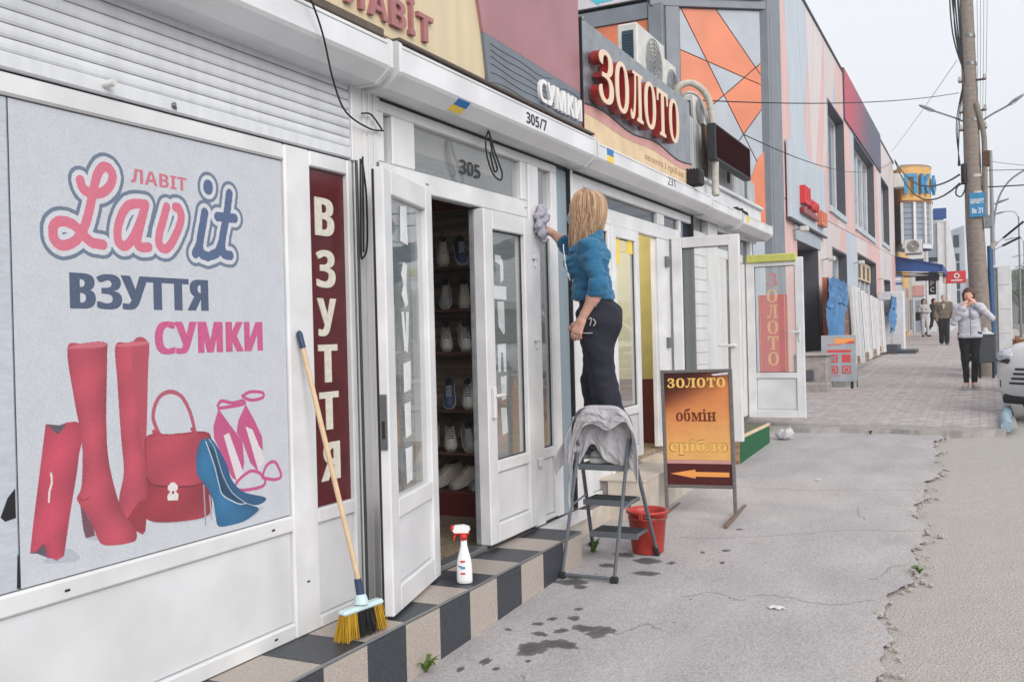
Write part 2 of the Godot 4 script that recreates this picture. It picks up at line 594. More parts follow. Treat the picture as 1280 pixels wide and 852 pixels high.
	mat("flag_yellow", Color(0.92, 0.80, 0.30), 0.5)
	mat("paper", Color(0.88, 0.89, 0.90), 0.7, "dirt", 3.0)
	mat("maroon", Color(0.37, 0.09, 0.12), 0.3, "worn", 1.2)
	mat("cream_letter", Color(0.88, 0.865, 0.81), 0.5, "dirt", 3.0)
	mat("logo_pink", Color(0.80, 0.46, 0.53), 0.6, "dirt", 4.0)
	mat("print_navy", Color(0.32, 0.37, 0.47), 0.6, "dirt", 4.0)
	mat("print_pink", Color(0.78, 0.37, 0.54), 0.6, "dirt", 4.0)
	mat("broom_wood", Color(0.86, 0.75, 0.61), 0.6, "dirt", 4.0)
	mat("broom_navy", Color(0.15, 0.23, 0.34), 0.5)
	mat("broom_mint", Color(0.74, 0.83, 0.84), 0.45)
	mat("bristle_yellow", Color(0.86, 0.68, 0.15), 0.8, "cloth", 4.0)
	mat("bristle_black", Color(0.10, 0.10, 0.11), 0.8)
	mat("plastic_white", Color(0.90, 0.905, 0.91), 0.3)
	mat("plastic_red", Color(0.78, 0.17, 0.13), 0.35)
	mat("bucket_red", Color(0.72, 0.22, 0.18), 0.38, "dirt", 3.0)
	mat("label_blue", Color(0.30, 0.55, 0.72), 0.5)
	mat("fabric_grey", Color(0.82, 0.81, 0.83), 0.95, "cloth", 3.0)
	M.fabric_grey.rim_enabled = true
	mat("rag", Color(0.72, 0.715, 0.765), 0.95, "worn", 9.0)
	mat("tread", Color(0.30, 0.31, 0.325), 0.8, "speck", 8.0)
	mat("ladder_grey", Color(0.45, 0.475, 0.50), 0.36, "dirt", 3.0, 0.35)
	mat("rust_frame", Color(0.50, 0.49, 0.485), 0.6, "worn", 4.0, 0.3)
	mat("foot_wood", Color(0.50, 0.42, 0.37), 0.8, "worn", 4.0)
	mat("serif_gold", Color(0.93, 0.76, 0.42), 0.5)
	mat("serif_brown", Color(0.42, 0.14, 0.07), 0.5)
	mat("arrow_gold", Color(0.93, 0.63, 0.33), 0.5)
	mat("arrow_field", Color(0.30, 0.06, 0.07), 0.5)
	mat("skin", Color(0.86, 0.665, 0.585), 0.5, "dirt", 3.0)
	M.skin.subsurf_scatter_enabled = true
	M.skin.subsurf_scatter_strength = 0.15
	mat("sweater", Color(0.17, 0.46, 0.63), 0.9, "cloth", 2.5)
	M.sweater.rim_enabled = true
	mat("trousers", Color(0.125, 0.135, 0.20), 0.85, "cloth", 2.5)
	mat("mask", Color(0.66, 0.78, 0.85), 0.8, "cloth", 8.0)
	var hm := mat("hair_blonde", Color(1, 1, 1), 0.5)
	hm.vertex_color_use_as_albedo = true
	mat("hair_dark", Color(0.07, 0.06, 0.06), 0.5, "cloth", 6.0)
	mat("hair_brown", Color(0.36, 0.21, 0.14), 0.55, "cloth", 6.0)
	mat("hair_grey", Color(0.70, 0.69, 0.67), 0.6, "cloth", 6.0)
	mat("hoodie", Color(0.88, 0.88, 0.92), 0.9, "cloth", 2.0)
	mat("jacket_tan", Color(0.50, 0.44, 0.37), 0.85, "cloth", 2.0)
	mat("white_cloth", Color(0.85, 0.85, 0.86), 0.9, "cloth", 2.0)
	mat("black_cloth", Color(0.06, 0.06, 0.07), 0.85, "cloth", 2.0)
	mat("peach", Color(0.84, 0.66, 0.60), 0.85)
	mat("shoe_white", Color(0.80, 0.80, 0.79), 0.6, "worn", 8.0)
	mat("shoe_cream", Color(0.76, 0.73, 0.68), 0.6, "worn", 8.0)
	mat("shoe_grey", Color(0.58, 0.60, 0.61), 0.6, "worn", 8.0)
	mat("shoe_black", Color(0.08, 0.08, 0.09), 0.6)
	mat("pole_concrete", Color(0.60, 0.555, 0.52), 0.95, "worn", 1.6)
	relief(M.pole_concrete, 0.6)
	mat("lamp_grey", Color(0.57, 0.58, 0.59), 0.5, "dirt", 2.0, 0.3)
	mat("plate_blue", Color(0.22, 0.55, 0.74), 0.4, "dirt", 2.0)
	mat("blue_paint", Color(0.18, 0.36, 0.55), 0.5, "worn", 2.0)
	mat("pale_blue", Color(0.62, 0.73, 0.79), 0.7, "worn", 3.0)
	mat("tarp", Color(0.28, 0.50, 0.70), 0.5, "dirt", 2.0)
	mat("plywood", Color(0.72, 0.48, 0.32), 0.75, "wood", 0.8)
	mat("plywood_pale", Color(0.77, 0.62, 0.48), 0.75, "wood", 0.8)
	mat("board_white", Color(0.89, 0.89, 0.895), 0.6, "dirt", 1.0)
	mat("yellow_wall", Color(0.90, 0.70, 0.40), 0.6, "dirt", 0.4)
	mat("awning_blue", Color(0.13, 0.30, 0.56), 0.6, "streak", 0.6)
	mat("green_carpet", Color(0.16, 0.50, 0.31), 0.95, "speck", 6.0)
	mat("carpet_top", Color(0.52, 0.54, 0.44), 0.95, "speck", 4.0)
	mat("sign_red", Color(0.82, 0.20, 0.22), 0.5)
	mat("banner_red", Color(0.87, 0.22, 0.22), 0.5, "dirt", 1.0)
	mat("banner_gold", Color(0.92, 0.70, 0.33), 0.5)
	mat("blind_yellow", Color(0.78, 0.78, 0.42), 0.6, "streak", 2.0)
	mat("board_grey", Color(0.66, 0.70, 0.73), 0.5, "dirt", 1.0)
	mat("icon_red", Color(0.80, 0.30, 0.30), 0.5)
	mat("car_white", Color(0.84, 0.845, 0.85), 0.25)
	M.car_white.clearcoat_enabled = true
	mat("car_red", Color(0.62, 0.10, 0.12), 0.25)
	M.car_red.clearcoat_enabled = true
	mat("car_silver", Color(0.66, 0.68, 0.70), 0.28, "", 1.0, 0.5)
	mat("car_glass", Color(0.06, 0.07, 0.08), 0.06)
	mat("lamp_glass", Color(0.75, 0.77, 0.8), 0.1, "", 1.0, 0.6)
	mat("tyre", Color(0.07, 0.07, 0.07), 0.9)
	mat("bark", Color(0.30, 0.25, 0.21), 0.95, "worn", 3.0)
	for i in 3:
		var lf := mat("leaf%d" % i, [Color(0.20, 0.30, 0.12), Color(0.26, 0.36, 0.15), Color(0.16, 0.25, 0.12)][i], 0.75)
		lf.backlight = Color(0.05, 0.08, 0.02)
	mat("bag_white", Color(0.88, 0.89, 0.9), 0.35, "cloth", 4.0)
	glass("pane")
	glass("pane_far", Color(0.55, 0.63, 0.68, 0.25))
	mat("dark_pane", Color(0.20, 0.24, 0.28), 0.06)
	mat("pale_pane", Color(0.55, 0.60, 0.65), 0.08)

# ---------------------------------------------------------------- flat print: pictures painted into a texture
class Canvas:
	var im: Image
	func _init(w: int, h: int, c: Color):
		im = Image.create_empty(w, h, false, Image.FORMAT_RGB8)
		im.fill(c)
	func poly(p: PackedVector2Array, c: Color, round_ := 0.0) -> void:
		var lo := 1e9
		var hi := -1e9
		for v in p:
			lo = minf(lo, v.y); hi = maxf(hi, v.y)
		for y in range(maxi(0, int(lo)), mini(im.get_height() - 1, int(hi)) + 1):
			var xs := []
			for i in p.size():
				var a := p[i]
				var b := p[(i + 1) % p.size()]
				if (a.y <= y) != (b.y <= y): xs.append(a.x + (y - a.y) / (b.y - a.y) * (b.x - a.x))
			xs.sort()
			for k in range(0, xs.size() - 1, 2):
				if round_ == 0.0:
					im.fill_rect(Rect2i(int(xs[k]), y, maxi(1, int(xs[k + 1]) - int(xs[k])), 1), c)
					continue
				for x in range(maxi(0, int(xs[k])), mini(im.get_width() - 1, int(xs[k + 1]) + 1)):      # the picture's own modelling
					var t: float = (x - xs[k]) / maxf(xs[k + 1] - xs[k], 1.0)
					var v := 1.0 + round_ * (0.55 - pow(absf(t * 2.0 - 0.8), 1.7)) + 0.05 * sin(y * 0.05 + x * 0.02)
					im.set_pixel(x, y, Color(c.r * v, c.g * v, c.b * v))
	func disc(p: Vector2, r: float, c: Color) -> void:
		for dy in range(-int(r), int(r) + 1):
			var w := int(sqrt(maxf(r * r - dy * dy, 0.0)))
			im.fill_rect(Rect2i(int(p.x) - w, int(p.y) + dy, 2 * w + 1, 1), c)
	func stroke(p: PackedVector2Array, r: float, c: Color) -> void:
		for i in p.size() - 1:
			var n := maxi(1, int(p[i].distance_to(p[i + 1]) / maxf(r * 0.3, 1.0)))
			for k in n + 1: disc(p[i].lerp(p[i + 1], float(k) / n), r, c)
	func faded(share: float, c: Color) -> void:        # weathered print: everything a little nearer to one pale tone
		var over := Image.create_empty(im.get_width(), im.get_height(), false, Image.FORMAT_RGBA8)
		over.fill(Color(c.r, c.g, c.b, share))
		im.convert(Image.FORMAT_RGBA8)
		im.blend_rect(over, Rect2i(0, 0, im.get_width(), im.get_height()), Vector2i.ZERO)
		im.convert(Image.FORMAT_RGB8)
	func grain(amount: float, coarse: float, seed_: int) -> void:
		var f := FastNoiseLite.new()
		f.seed = seed_
		f.frequency = 0.012
		var g := FastNoiseLite.new()
		g.noise_type = FastNoiseLite.TYPE_VALUE
		g.seed = seed_ + 1
		g.frequency = 0.9
		for y in im.get_height():
			for x in im.get_width():
				var v := 1.0 + g.get_noise_2d(x, y) * amount + f.get_noise_2d(x, y) * coarse
				var c := im.get_pixel(x, y)
				im.set_pixel(x, y, Color(c.r * v, c.g * v, c.b * v))

func smooth2(a: Array, scale: float, closed := false) -> PackedVector2Array:
	var p := pv(a)
	var out := PackedVector2Array()
	var n := p.size()
	for i in (n if closed else n - 1):
		var p0 := p[(i - 1 + n) % n] if closed else p[maxi(i - 1, 0)]
		var p3 := p[(i + 2) % n] if closed else p[mini(i + 2, n - 1)]
		for k in 6: out.append(p[i].cubic_interpolate(p[(i + 1) % n], p0, p3, k / 6.0) * scale)
	if not closed: out.append(p[n - 1] * scale)
	return out

func print_material(called: String, c: Canvas, rough := 0.6) -> void:
	var m := StandardMaterial3D.new()
	m.albedo_texture = tex(c.im)
	m.roughness = rough
	M[called] = m

func printed(called: String, w: float, h: float, m, parent: Node, at: Vector3, basis := Basis.IDENTITY, thick := 0.002) -> MeshInstance3D:
	# a flat print on a thin sheet, lower left corner at `at`
	var st := mb()
	st.set_smooth_group(-1)
	var q := [Vector3(0, 0, thick), Vector3(w, 0, thick), Vector3(w, h, thick), Vector3(0, h, thick)]
	var uv := [Vector2(0, 1), Vector2(1, 1), Vector2(1, 0), Vector2(0, 0)]
	for k in [0, 2, 1, 0, 3, 2]:
		st.set_uv(uv[k]); st.add_vertex(q[k])
	for e in 4:
		var a: Vector3 = q[e]
		var b: Vector3 = q[(e + 1) % 4]
		var back := Vector3(0, 0, -thick)
		st.set_uv(Vector2(0.02, 0.02))
		quad(st, a, b, b + back, a + back, Vector3(w * 0.5, h * 0.5, thick * 0.5))
	var o := obj(called, st, m, parent)
	o.transform = Transform3D(basis, at)
	return o

# ---------------------------------------------------------------- the setting
func edge(s: float) -> float:                        # ragged right edge of the asphalt
	return -0.43 + 0.045 * sin(s * 2.1) + 0.03 * sin(s * 5.3 + 1.0) + 0.02 * sin(s * 13.0) + 0.012 * sin(s * 31.0)

func asphalt_picture() -> void:
	var w := 1024
	var h := 2048
	var c := Canvas.new(4, 4, Color.WHITE)
	var im := noise_image(w, h, 0.004, 77, FastNoiseLite.TYPE_SIMPLEX, 6)
	var gr := noise_image(w, h, 0.5, 78, FastNoiseLite.TYPE_VALUE, 2)
	var over := Image.create_empty(w, h, false, Image.FORMAT_RGBA8)
	over.fill(Color(0.685, 0.67, 0.675, 0.93))
	im.blend_rect(over, Rect2i(0, 0, w, h), Vector2i.ZERO)
	var gw := Image.create_empty(w, h, false, Image.FORMAT_RGBA8)
	gw.fill(Color(0.585, 0.57, 0.57, 0.82))
	gr.blend_rect(gw, Rect2i(0, 0, w, h), Vector2i.ZERO)
	im.convert(Image.FORMAT_RGB8)
	gr.convert(Image.FORMAT_RGB8)
	c.im = im
	# u runs over x -2.7 .. -0.2, v over s 2 .. 12
	var at := func(x: float, s: float) -> Vector2: return Vector2((x + 2.7) / 2.5 * w, (s - 2.0) / 10.0 * h)
	# dusty edge beside the verge
	var r := RandomNumberGenerator.new()
	r.seed = 91
	for k in 260:
		var s := r.randf_range(2.5, 12.0)
		var x := edge(s) - absf(r.randfn(0.0, 0.07))
		_stain(im, at.call(x, s), r.randf_range(4, 22), r.randf_range(3, 10), 1.0, Color(0.70, 0.665, 0.62), 0.45, r)
	# cracks
	for line in [[-1.95, 6.55, -0.45, 7.2], [-1.2, 5.35, -0.55, 5.45], [-1.55, 5.3, -1.2, 5.35], [-1.9, 3.9, -1.55, 3.45], [-0.62, 5.9, -0.45, 6.3], [-2.2, 8.4, -0.5, 8.6], [-1.0, 3.05, -0.5, 3.4], [-0.9, 7.8, -0.8, 7.4], [-1.7, 4.6, -1.5, 4.75]]:
		var a := Vector2(line[0], line[1])
		var b := Vector2(line[2], line[3])
		var p := PackedVector2Array()
		for k in 41:
			var t := k / 40.0
			p.append(at.call(lerpf(a.x, b.x, t) + r.randfn(0, 0.006), lerpf(a.y, b.y, t) + 0.06 * sin(t * 7.0 + a.x * 5.0) + r.randfn(0, 0.01)))
		c.stroke(p, 1.3, Color(0.54, 0.525, 0.51))
	# wet splashes below the steps
	for d in [[-2.02, 4.22, 0.085, 0.10], [-1.93, 4.30, 0.09, 0.07], [-1.86, 4.32, 0.06, 0.05], [-1.78, 4.55, 0.075, 0.08], [-1.88, 4.58, 0.07, 0.06], [-1.97, 4.5, 0.04, 0.04], [-2.06, 4.42, 0.05, 0.03], [-2.12, 4.55, 0.035, 0.03], [-2.14, 3.98, 0.03, 0.05], [-2.05, 3.92, 0.02, 0.03], [-2.2, 3.86, 0.022, 0.03], [-2.24, 4.42, 0.02, 0.02], [-1.95, 4.06, 0.015, 0.02], [-1.98, 4.7, 0.045, 0.035], [-2.08, 4.65, 0.03, 0.03], [-2.02, 4.85, 0.03, 0.02],
			[-2.22, 5.32, 0.10, 0.08], [-2.15, 5.24, 0.05, 0.04], [-2.27, 5.42, 0.05, 0.06], [-1.88, 5.62, 0.09, 0.06], [-2.0, 5.9, 0.10, 0.10], [-2.15, 6.0, 0.07, 0.06], [-1.8, 5.9, 0.03, 0.04], [-1.55, 6.3, 0.035, 0.03], [-1.6, 6.9, 0.03, 0.03], [-1.68, 6.2, 0.02, 0.03], [-2.18, 5.72, 0.07, 0.04], [-1.5, 6.0, 0.02, 0.03]]:
		for k in 3: _stain(im, at.call(d[0] + r.randfn(0, d[2] * 0.25), d[1] + r.randfn(0, d[3] * 0.25)), d[2] * w / 2.5 * r.randf_range(0.65, 0.9), d[3] * h / 10.0 * r.randf_range(0.65, 0.9), 0.0, Color(0.34, 0.335, 0.34), 0.8, r)
	for k in 90:
		_stain(im, at.call(r.randf_range(-2.3, -0.5), r.randf_range(2.5, 12.0)), r.randf_range(1.5, 5), r.randf_range(0.8, 2.5), 0.0, Color(0.4, 0.385, 0.37), 0.6, r)
	for k in 26:
		_stain(im, at.call(r.randf_range(-2.2, -0.5), r.randf_range(2.5, 12.0)), r.randf_range(20, 90), r.randf_range(12, 50), 1.0, [Color(0.64, 0.625, 0.625), Color(0.72, 0.70, 0.69)][k % 2], 0.14, r)
	for y in h:
		for x in w:
			var a := im.get_pixel(x, y)
			var b := gr.get_pixel(x, y).r / 0.575
			im.set_pixel(x, y, Color(a.r * b, a.g * b, a.b * b))
	var m := StandardMaterial3D.new()
	m.albedo_texture = tex(im)
	m.roughness = 0.9
	M.asphalt = m

func _stain(im: Image, p: Vector2, rx: float, ry: float, soft: float, c: Color, a: float, r: RandomNumberGenerator) -> void:
	var ph := [r.randf() * TAU, r.randf() * TAU, r.randf() * TAU]
	for y in range(maxi(0, int(p.y - ry * 1.4)), mini(im.get_height(), int(p.y + ry * 1.4) + 1)):
		for x in range(maxi(0, int(p.x - rx * 1.4)), mini(im.get_width(), int(p.x + rx * 1.4) + 1)):
			var q := Vector2((x - p.x) / rx, (y - p.y) / ry)
			var an := q.angle()
			var k := q.length() / (1.0 + 0.16 * sin(an * 3.0 + ph[0]) + 0.1 * sin(an * 5.0 + ph[1]) + 0.06 * sin(an * 9.0 + ph[2]))
			if k > 1.0: continue
			var w := a * (1.0 - k if soft > 0.0 else minf(1.0, (1.0 - k) * 4.0))
			im.set_pixel(x, y, im.get_pixel(x, y).lerp(c, w))

func setting() -> void:
	# ground out to the horizon, then the sheets that lie on it
	struct("ground", sheet(func(_s): return -150.0, func(_s): return 250.0, -60.0, 420.0, 4.0, 12, -0.06), "soil")
	asphalt_picture()
	struct("pavement", sheet(func(_s): return -2.7, func(s): return edge(s), 2.0, 12.05, 0.05, 10, 0.0, 0.003, Rect2(-2.7, 2.0, 2.5, 10.0)), "asphalt")
	struct("pavement_behind", sheet(func(_s): return -2.7, func(s): return edge(s), -12.0, 2.0, 0.25, 6, 0.0), "asphalt_far")
	struct("verge_ground", sheet(func(_s): return -0.62, func(_s): return 1.7, -12.0, 60.0, 0.06, 26, -0.022, 0.010), "verge")
	struct("road", sheet(func(_s): return 1.69, func(_s): return 9.5, -40.0, 140.0, 2.0, 4, -0.045), "road")
	struct("pavement_opposite", sheet(func(_s): return 9.5, func(_s): return 40.0, -40.0, 140.0, 2.0, 4, -0.03), "asphalt_far")
	# crumbled edge of the asphalt: small stones along it
	var st := mb()
	var r := RandomNumberGenerator.new()
	r.seed = 5
	for k in 240:
		var s := r.randf_range(2.2, 12.0)
		var x := edge(s) + r.randfn(0.02, 0.035)
		var z := r.randf_range(0.005, 0.020) * (1.0 if r.randf() < 0.85 else 1.7)
		bx(st, Vector3(x, gy(s) - 0.012 + z * 0.25, -s), Vector3(z * 1.3, z, z) , z * 0.25, Transform3D.IDENTITY)
	struct("verge_stones", st, "verge_stone").set_meta("kind", "stuff")
	# the paved part of the pavement, one low step up: brick pavers as real blocks near by
	var broken := func(x: float) -> float: return 12.0 + 0.05 * sin(x * 4.0) + 0.03 * sin(x * 11.0)
	var top := 0.055
	var stp := mb()
	stp.set_smooth_group(-1)
	var lip := []
	for k in 30:
		var x := lerpf(-3.0, 0.22, k / 29.0)
		lip.append(Vector3(x, 0, -broken.call(x)))
	for k in 29:
		var a: Vector3 = lip[k]
		var b: Vector3 = lip[k + 1]
		for e in [[a, b]]:
			var ya := gy(-a.z)
			var yb := gy(-b.z)
			quad(stp, Vector3(a.x, ya - 0.05, a.z), Vector3(b.x, yb - 0.05, b.z), Vector3(b.x, yb + top, b.z - 0.03), Vector3(a.x, ya + top, a.z - 0.03), Vector3(a.x, ya, a.z - 5))
			quad(stp, Vector3(a.x, ya + top, a.z - 0.03), Vector3(b.x, yb + top, b.z - 0.03), Vector3(b.x, gy(12.42) + top, -12.42), Vector3(a.x, gy(12.42) + top, -12.42), Vector3(a.x, ya - 5, a.z))
	struct("pavement_kerb", stp, "concrete")
	struct("pavement_bed", sheet(func(_s): return -3.3, func(_s): return 0.24, 12.42, 62.0, 0.4, 3, top - 0.006), "grout")
	var cols := ["paver", "paver_b", "paver_c"]
	var beds := [mb(), mb(), mb()]
	var s := 12.43
	var row := 0
	while s < 40.0:
		var dep := 0.1 if s < 22.0 else 0.2
		var len := 0.2 if s < 22.0 else 0.4
		var x := -3.25 + (len * 0.5 if row % 2 else 0.0)
		while x < 0.2:
			var st2: SurfaceTool = beds[r.randi() % 3]
			st2.set_smooth_group(-1)
			var g := 0.004
			var y0 := gy(s) + top + r.randf_range(-0.002, 0.003)
			var q := [Vector3(x + g, y0, -s - g), Vector3(x + len - g, y0, -s - g), Vector3(x + len - g, gy(s + dep) + top, -s - dep + g), Vector3(x + g, gy(s + dep) + top, -s - dep + g)]
			var mid := Vector3(x + len * 0.5, y0 - 0.05, -s - dep * 0.5)
			quad(st2, q[0], q[1], q[2], q[3], mid)
			for e in 4:
				quad(st2, q[e], q[(e + 1) % 4], q[(e + 1) % 4] - Vector3(0, 0.012, 0), q[e] - Vector3(0, 0.012, 0), mid)
			x += len
		s += dep
		row += 1
	for k in 3: struct("pavement_bricks", beds[k], cols[k]).set_meta("kind", "stuff")
	struct("pavement_far", sheet(func(_s): return -3.3, func(_s): return 0.24, 40.0, 130.0, 1.0, 3, top), "paver")
	# wooded hill far off
	var hs := mb()
	hs.set_smooth_group(4)
	for k in 40:
		for j in 5:
			var q := []
			for e in [[k, j], [k + 1, j], [k + 1, j + 1], [k, j + 1]]:
				var u: float = e[0] / 40.0
				var v: float = e[1] / 5.0
				q.append(Vector3(lerpf(-60, 220, u), 1.0 + v * (13.0 + 4.0 * sin(u * 9.0) + 2.0 * sin(u * 23.0)), -240.0 - v * 90.0))
			for i in [0, 2, 1, 0, 3, 2]: hs.add_vertex(q[i])
	struct("hill", hs, "leaf0")

# ---------------------------------------------------------------- parts of shop fronts (in the front's own axes: along, up, out)
func casement(parent: Node, called: String, s0: float, s1: float, y0: float, y1: float, z0: float, z1: float, wide := 0.07, pane := "pane", rail := -1.0, panel := "pvc_panel", face := "pvc") -> Node3D:
	# a white plastic frame with a pane; with `rail` a lower panel below that height
	var n := node(called, parent)
	box("stile", Vector3(s0, y0, z0), Vector3(s0 + wide, y1, z1), face, n, 0.006)
	box("stile", Vector3(s1 - wide, y0, z0), Vector3(s1, y1, z1), face, n, 0.006)
	box("top_rail", Vector3(s0 + wide, y1 - wide, z0), Vector3(s1 - wide, y1, z1 - 0.001), face, n, 0.006)
	box("bottom_rail", Vector3(s0 + wide, y0, z0), Vector3(s1 - wide, y0 + wide, z1 - 0.001), face, n, 0.006)
	var zm := (z0 + z1) * 0.5
	var py := y0 + wide
	if rail > 0.0:
		box("middle_rail", Vector3(s0 + wide, rail - 0.035, z0), Vector3(s1 - wide, rail + 0.035, z1 - 0.001), face, n, 0.006)
		box("lower_panel", Vector3(s0 + wide + 0.002, y0 + wide + 0.002, zm - 0.012), Vector3(s1 - wide - 0.002, rail - 0.037, z1 - 0.018), panel, n, 0.012)
		py = rail + 0.035
	# dark gasket behind the glass edge
	var g := mb()
	span(g, Vector3(s0 + wide, py, zm - 0.006), Vector3(s0 + wide + 0.006, y1 - wide, zm + 0.008), 0.0)
	span(g, Vector3(s1 - wide - 0.006, py, zm - 0.006), Vector3(s1 - wide, y1 - wide, zm + 0.008), 0.0)
	span(g, Vector3(s0 + wide + 0.006, y1 - wide - 0.006, zm - 0.006), Vector3(s1 - wide - 0.006, y1 - wide, zm + 0.008), 0.0)
	span(g, Vector3(s0 + wide + 0.006, py, zm - 0.006), Vector3(s1 - wide - 0.006, py + 0.006, zm + 0.008), 0.0)
	obj("gasket", g, "gasket", n)
	if pane: box("pane", Vector3(s0 + wide + 0.006, py + 0.006, zm - 0.003), Vector3(s1 - wide - 0.006, y1 - wide - 0.006, zm + 0.003), pane, n, 0.0)
	return n

func shutter_box(parent: Node, s0: float, s1: float, y0: float, y1: float, out := 0.21) -> Node3D:
	var n := node("shutter_box", parent)
	var low := y0 + 0.065
	var prof := pv([0.0, y0, out * 0.62, y0, out - 0.012, low - 0.01, out, low + 0.005, out, y1 - 0.01, out - 0.01, y1, 0.0, y1])
	var st := mb()
	var xf := Transform3D(Basis(Vector3(0, 0, 1), Vector3(0, 1, 0), Vector3(1, 0, 0)), Vector3.ZERO)
	prism(st, prof, s0 + 0.03, s1 - 0.03, xf)
	obj("casing", st, "fascia", n)
	for e in [[s0, s0 + 0.03], [s1 - 0.03, s1]]:
		var big := PackedVector2Array()
		for p in prof: big.append(Vector2(p.x + (0.006 if p.x > 0.01 else 0.0), p.y + (0.006 if p.y > (y0 + y1) * 0.5 else -0.006)))
		obj("end_cap", prism(mb(), big, e[0], e[1], xf), "pvc", n)
	# seam of the fascia sheet and the slot the shutter runs out of
	box("seam", Vector3(s0 + 0.04, y1 - 0.024, out - 0.001), Vector3(s1 - 0.04, y1 - 0.02, out + 0.0015), "grey_paint", n, 0.0)
	return n

func hang_strap(called: String, label: String, cat: String, at: Vector3, loops: Array, rad: float) -> void:
	var t := thing(called, label, cat, at)
	for l in loops:
		var pts := []
		for p in l: pts.append(Vector3(p[2] if p.size() > 2 else 0.0, p[1], -p[0]))
		obj("loop", tube(mb(), curve(pts, 6), rad, 6), "cable", t)

# ---------------------------------------------------------------- shoe shop: shutter window on the left, glazed entrance on the right
func shoe_shop() -> void:
	var b := front("shoe_shop", "white plastic-framed shoe shop with rolled steel shutter and open glazed door", "shop")
	# shell with thickness
	box("back_wall", Vector3(-1.0, 0.0, -3.2), Vector3(6.42, 3.0, -3.1), "inside_wall", b)
	box("side_wall", Vector3(-1.0, 0.0, -3.1), Vector3(-0.9, 3.0, -0.08), "wall_render", b)
	box("party_wall", Vector3(6.36, 0.0, -3.1), Vector3(6.44, 3.0, -0.09), "inside_wall", b)
	box("inner_wall", Vector3(3.80, 0.4, -3.1), Vector3(3.88, 2.9, -0.09), "inside_wall", b)
	box("roof", Vector3(-1.0, 3.0, -3.2), Vector3(6.44, 3.12, 0.0), "roof", b)
	box("ceiling", Vector3(-0.9, 2.92, -3.1), Vector3(6.36, 2.97, -0.09), "shelf_back", b)
	box("floor", Vector3(-0.9, -0.1, -3.1), Vector3(6.36, 0.405, -0.075), "inside_floor", b)
	var fl := node("foundation", b)
	box("block", Vector3(-1.0, -0.2, -0.075), Vector3(6.44, 0.39, -0.02), "grout", fl)
	# window bay on the left
	var w := node("shop_window", b)
	for p in [[-0.9, 3.262, 2.445, 2.515], [-0.9, 3.262, 0.855, 0.925], [-0.9, 3.262, 0.395, 0.465]]:
		box("rail", Vector3(p[0], p[2], -0.07), Vector3(p[1], p[3], 0.0), "pvc", w, 0.008)
	box("stile", Vector3(3.262, 0.395, -0.07), Vector3(3.435, 2.515, 0.001), "pvc", w, 0.008)
	box("lower_panel", Vector3(-0.9, 0.467, -0.05), Vector3(3.26, 0.853, -0.018), "pvc_panel", w, 0.004)
	box("pane", Vector3(-0.9, 0.927, -0.04), Vector3(3.26, 2.443, -0.02), "dark_pane", w, 0.0)
	var w2 := node("narrow_window", b)
	box("stile", Vector3(3.715, 0.395, -0.07), Vector3(3.755, 2.515, 0.0), "pvc", w2, 0.006)
	for p in [[2.445, 2.515], [0.86, 0.925], [0.395, 0.45]]:
		box("rail", Vector3(3.436, p[0], -0.07), Vector3(3.714, p[1], -0.001), "pvc", w2, 0.006)
	box("lower_panel", Vector3(3.436, 0.452, -0.05), Vector3(3.713, 0.858, -0.02), "pvc_panel", w2, 0.004)
	# screw caps
	for p in [[2.12, 0.885], [3.12, 0.885], [3.12, 0.43], [3.6, 0.425], [3.34, 0.62]]:
		box("screw_hole", Vector3(p[0], p[1], 0.0), Vector3(p[0] + 0.018, p[1] + 0.007, 0.003), "gasket", w, 0.0)
	# rolled shutter above the window
	var sh := node("roller_shutter", b)
	var pitch := 0.0445
	var slat := mb()
	var prof := pv([-0.014, 0.0, 0.0, 0.002, 0.0045, 0.010, 0.006, 0.022, 0.0045, 0.034, 0.0, 0.0415, -0.014, 0.0425])
	prism(slat, prof, -0.9, 3.742, Transform3D(Basis(Vector3(0, 0, 1), Vector3(0, 1, 0), Vector3(1, 0, 0)), Vector3.ZERO))
	slat.generate_normals()
	var sm := slat.commit()
	for k in 7:
		var o := obj("slat", sm, "slat", sh)
		o.position = Vector3(0, 2.578 + k * pitch, -0.006)
	box("backing", Vector3(-0.9, 2.517, -0.06), Vector3(3.742, 2.92, -0.03), "gasket", sh, 0.0)
	box("bottom_bar", Vector3(-0.9, 2.522, -0.02), Vector3(3.742, 2.575, 0.008), "slat", sh, 0.006)
	box("guide_rail", Vector3(3.744, 2.516, -0.03), Vector3(3.7655, 2.9, 0.012), "pvc", sh, 0.004)
	for p in [[2.32, 2.555, 0], [2.63, 2.545, 1]]:
		var tb := tube(mb(), [Vector3(p[0], p[1], 0.0), Vector3(p[0] + 0.01, p[1] + 0.002, 0.05 if p[2] == 0 else 0.014)], 0.013, 12)
		obj("stop_peg", tb, "pvc_old" if p[2] == 0 else "steel", sh)
	shutter_box(b, -0.9, 3.80, 2.87, 3.06)
	shutter_box(b, 3.85, 6.43, 2.868, 3.07)
	# pillar between the two bays
	var pl := node("pillar", b)
	box("cover", Vector3(3.7665, 0.395, -0.08), Vector3(3.975, 2.885, 0.004), "pvc_old", pl, 0.004)
	for s in [3.84, 3.885, 3.93]: box("rib", Vector3(s, 0.40, 0.004), Vector3(s + 0.018, 2.88, 0.009), "pvc_old", pl, 0.002)
	box("dark_gap", Vector3(3.756, 0.40, -0.06), Vector3(3.766, 2.515, -0.002), "grey_paint", pl, 0.0)
	obj("rod", tube(mb(), [Vector3(3.772, 0.41, 0.012), Vector3(3.772, 2.52, 0.012)], 0.007, 8), "grey_pipe", pl)
	var lk := node("lock_strip", b)
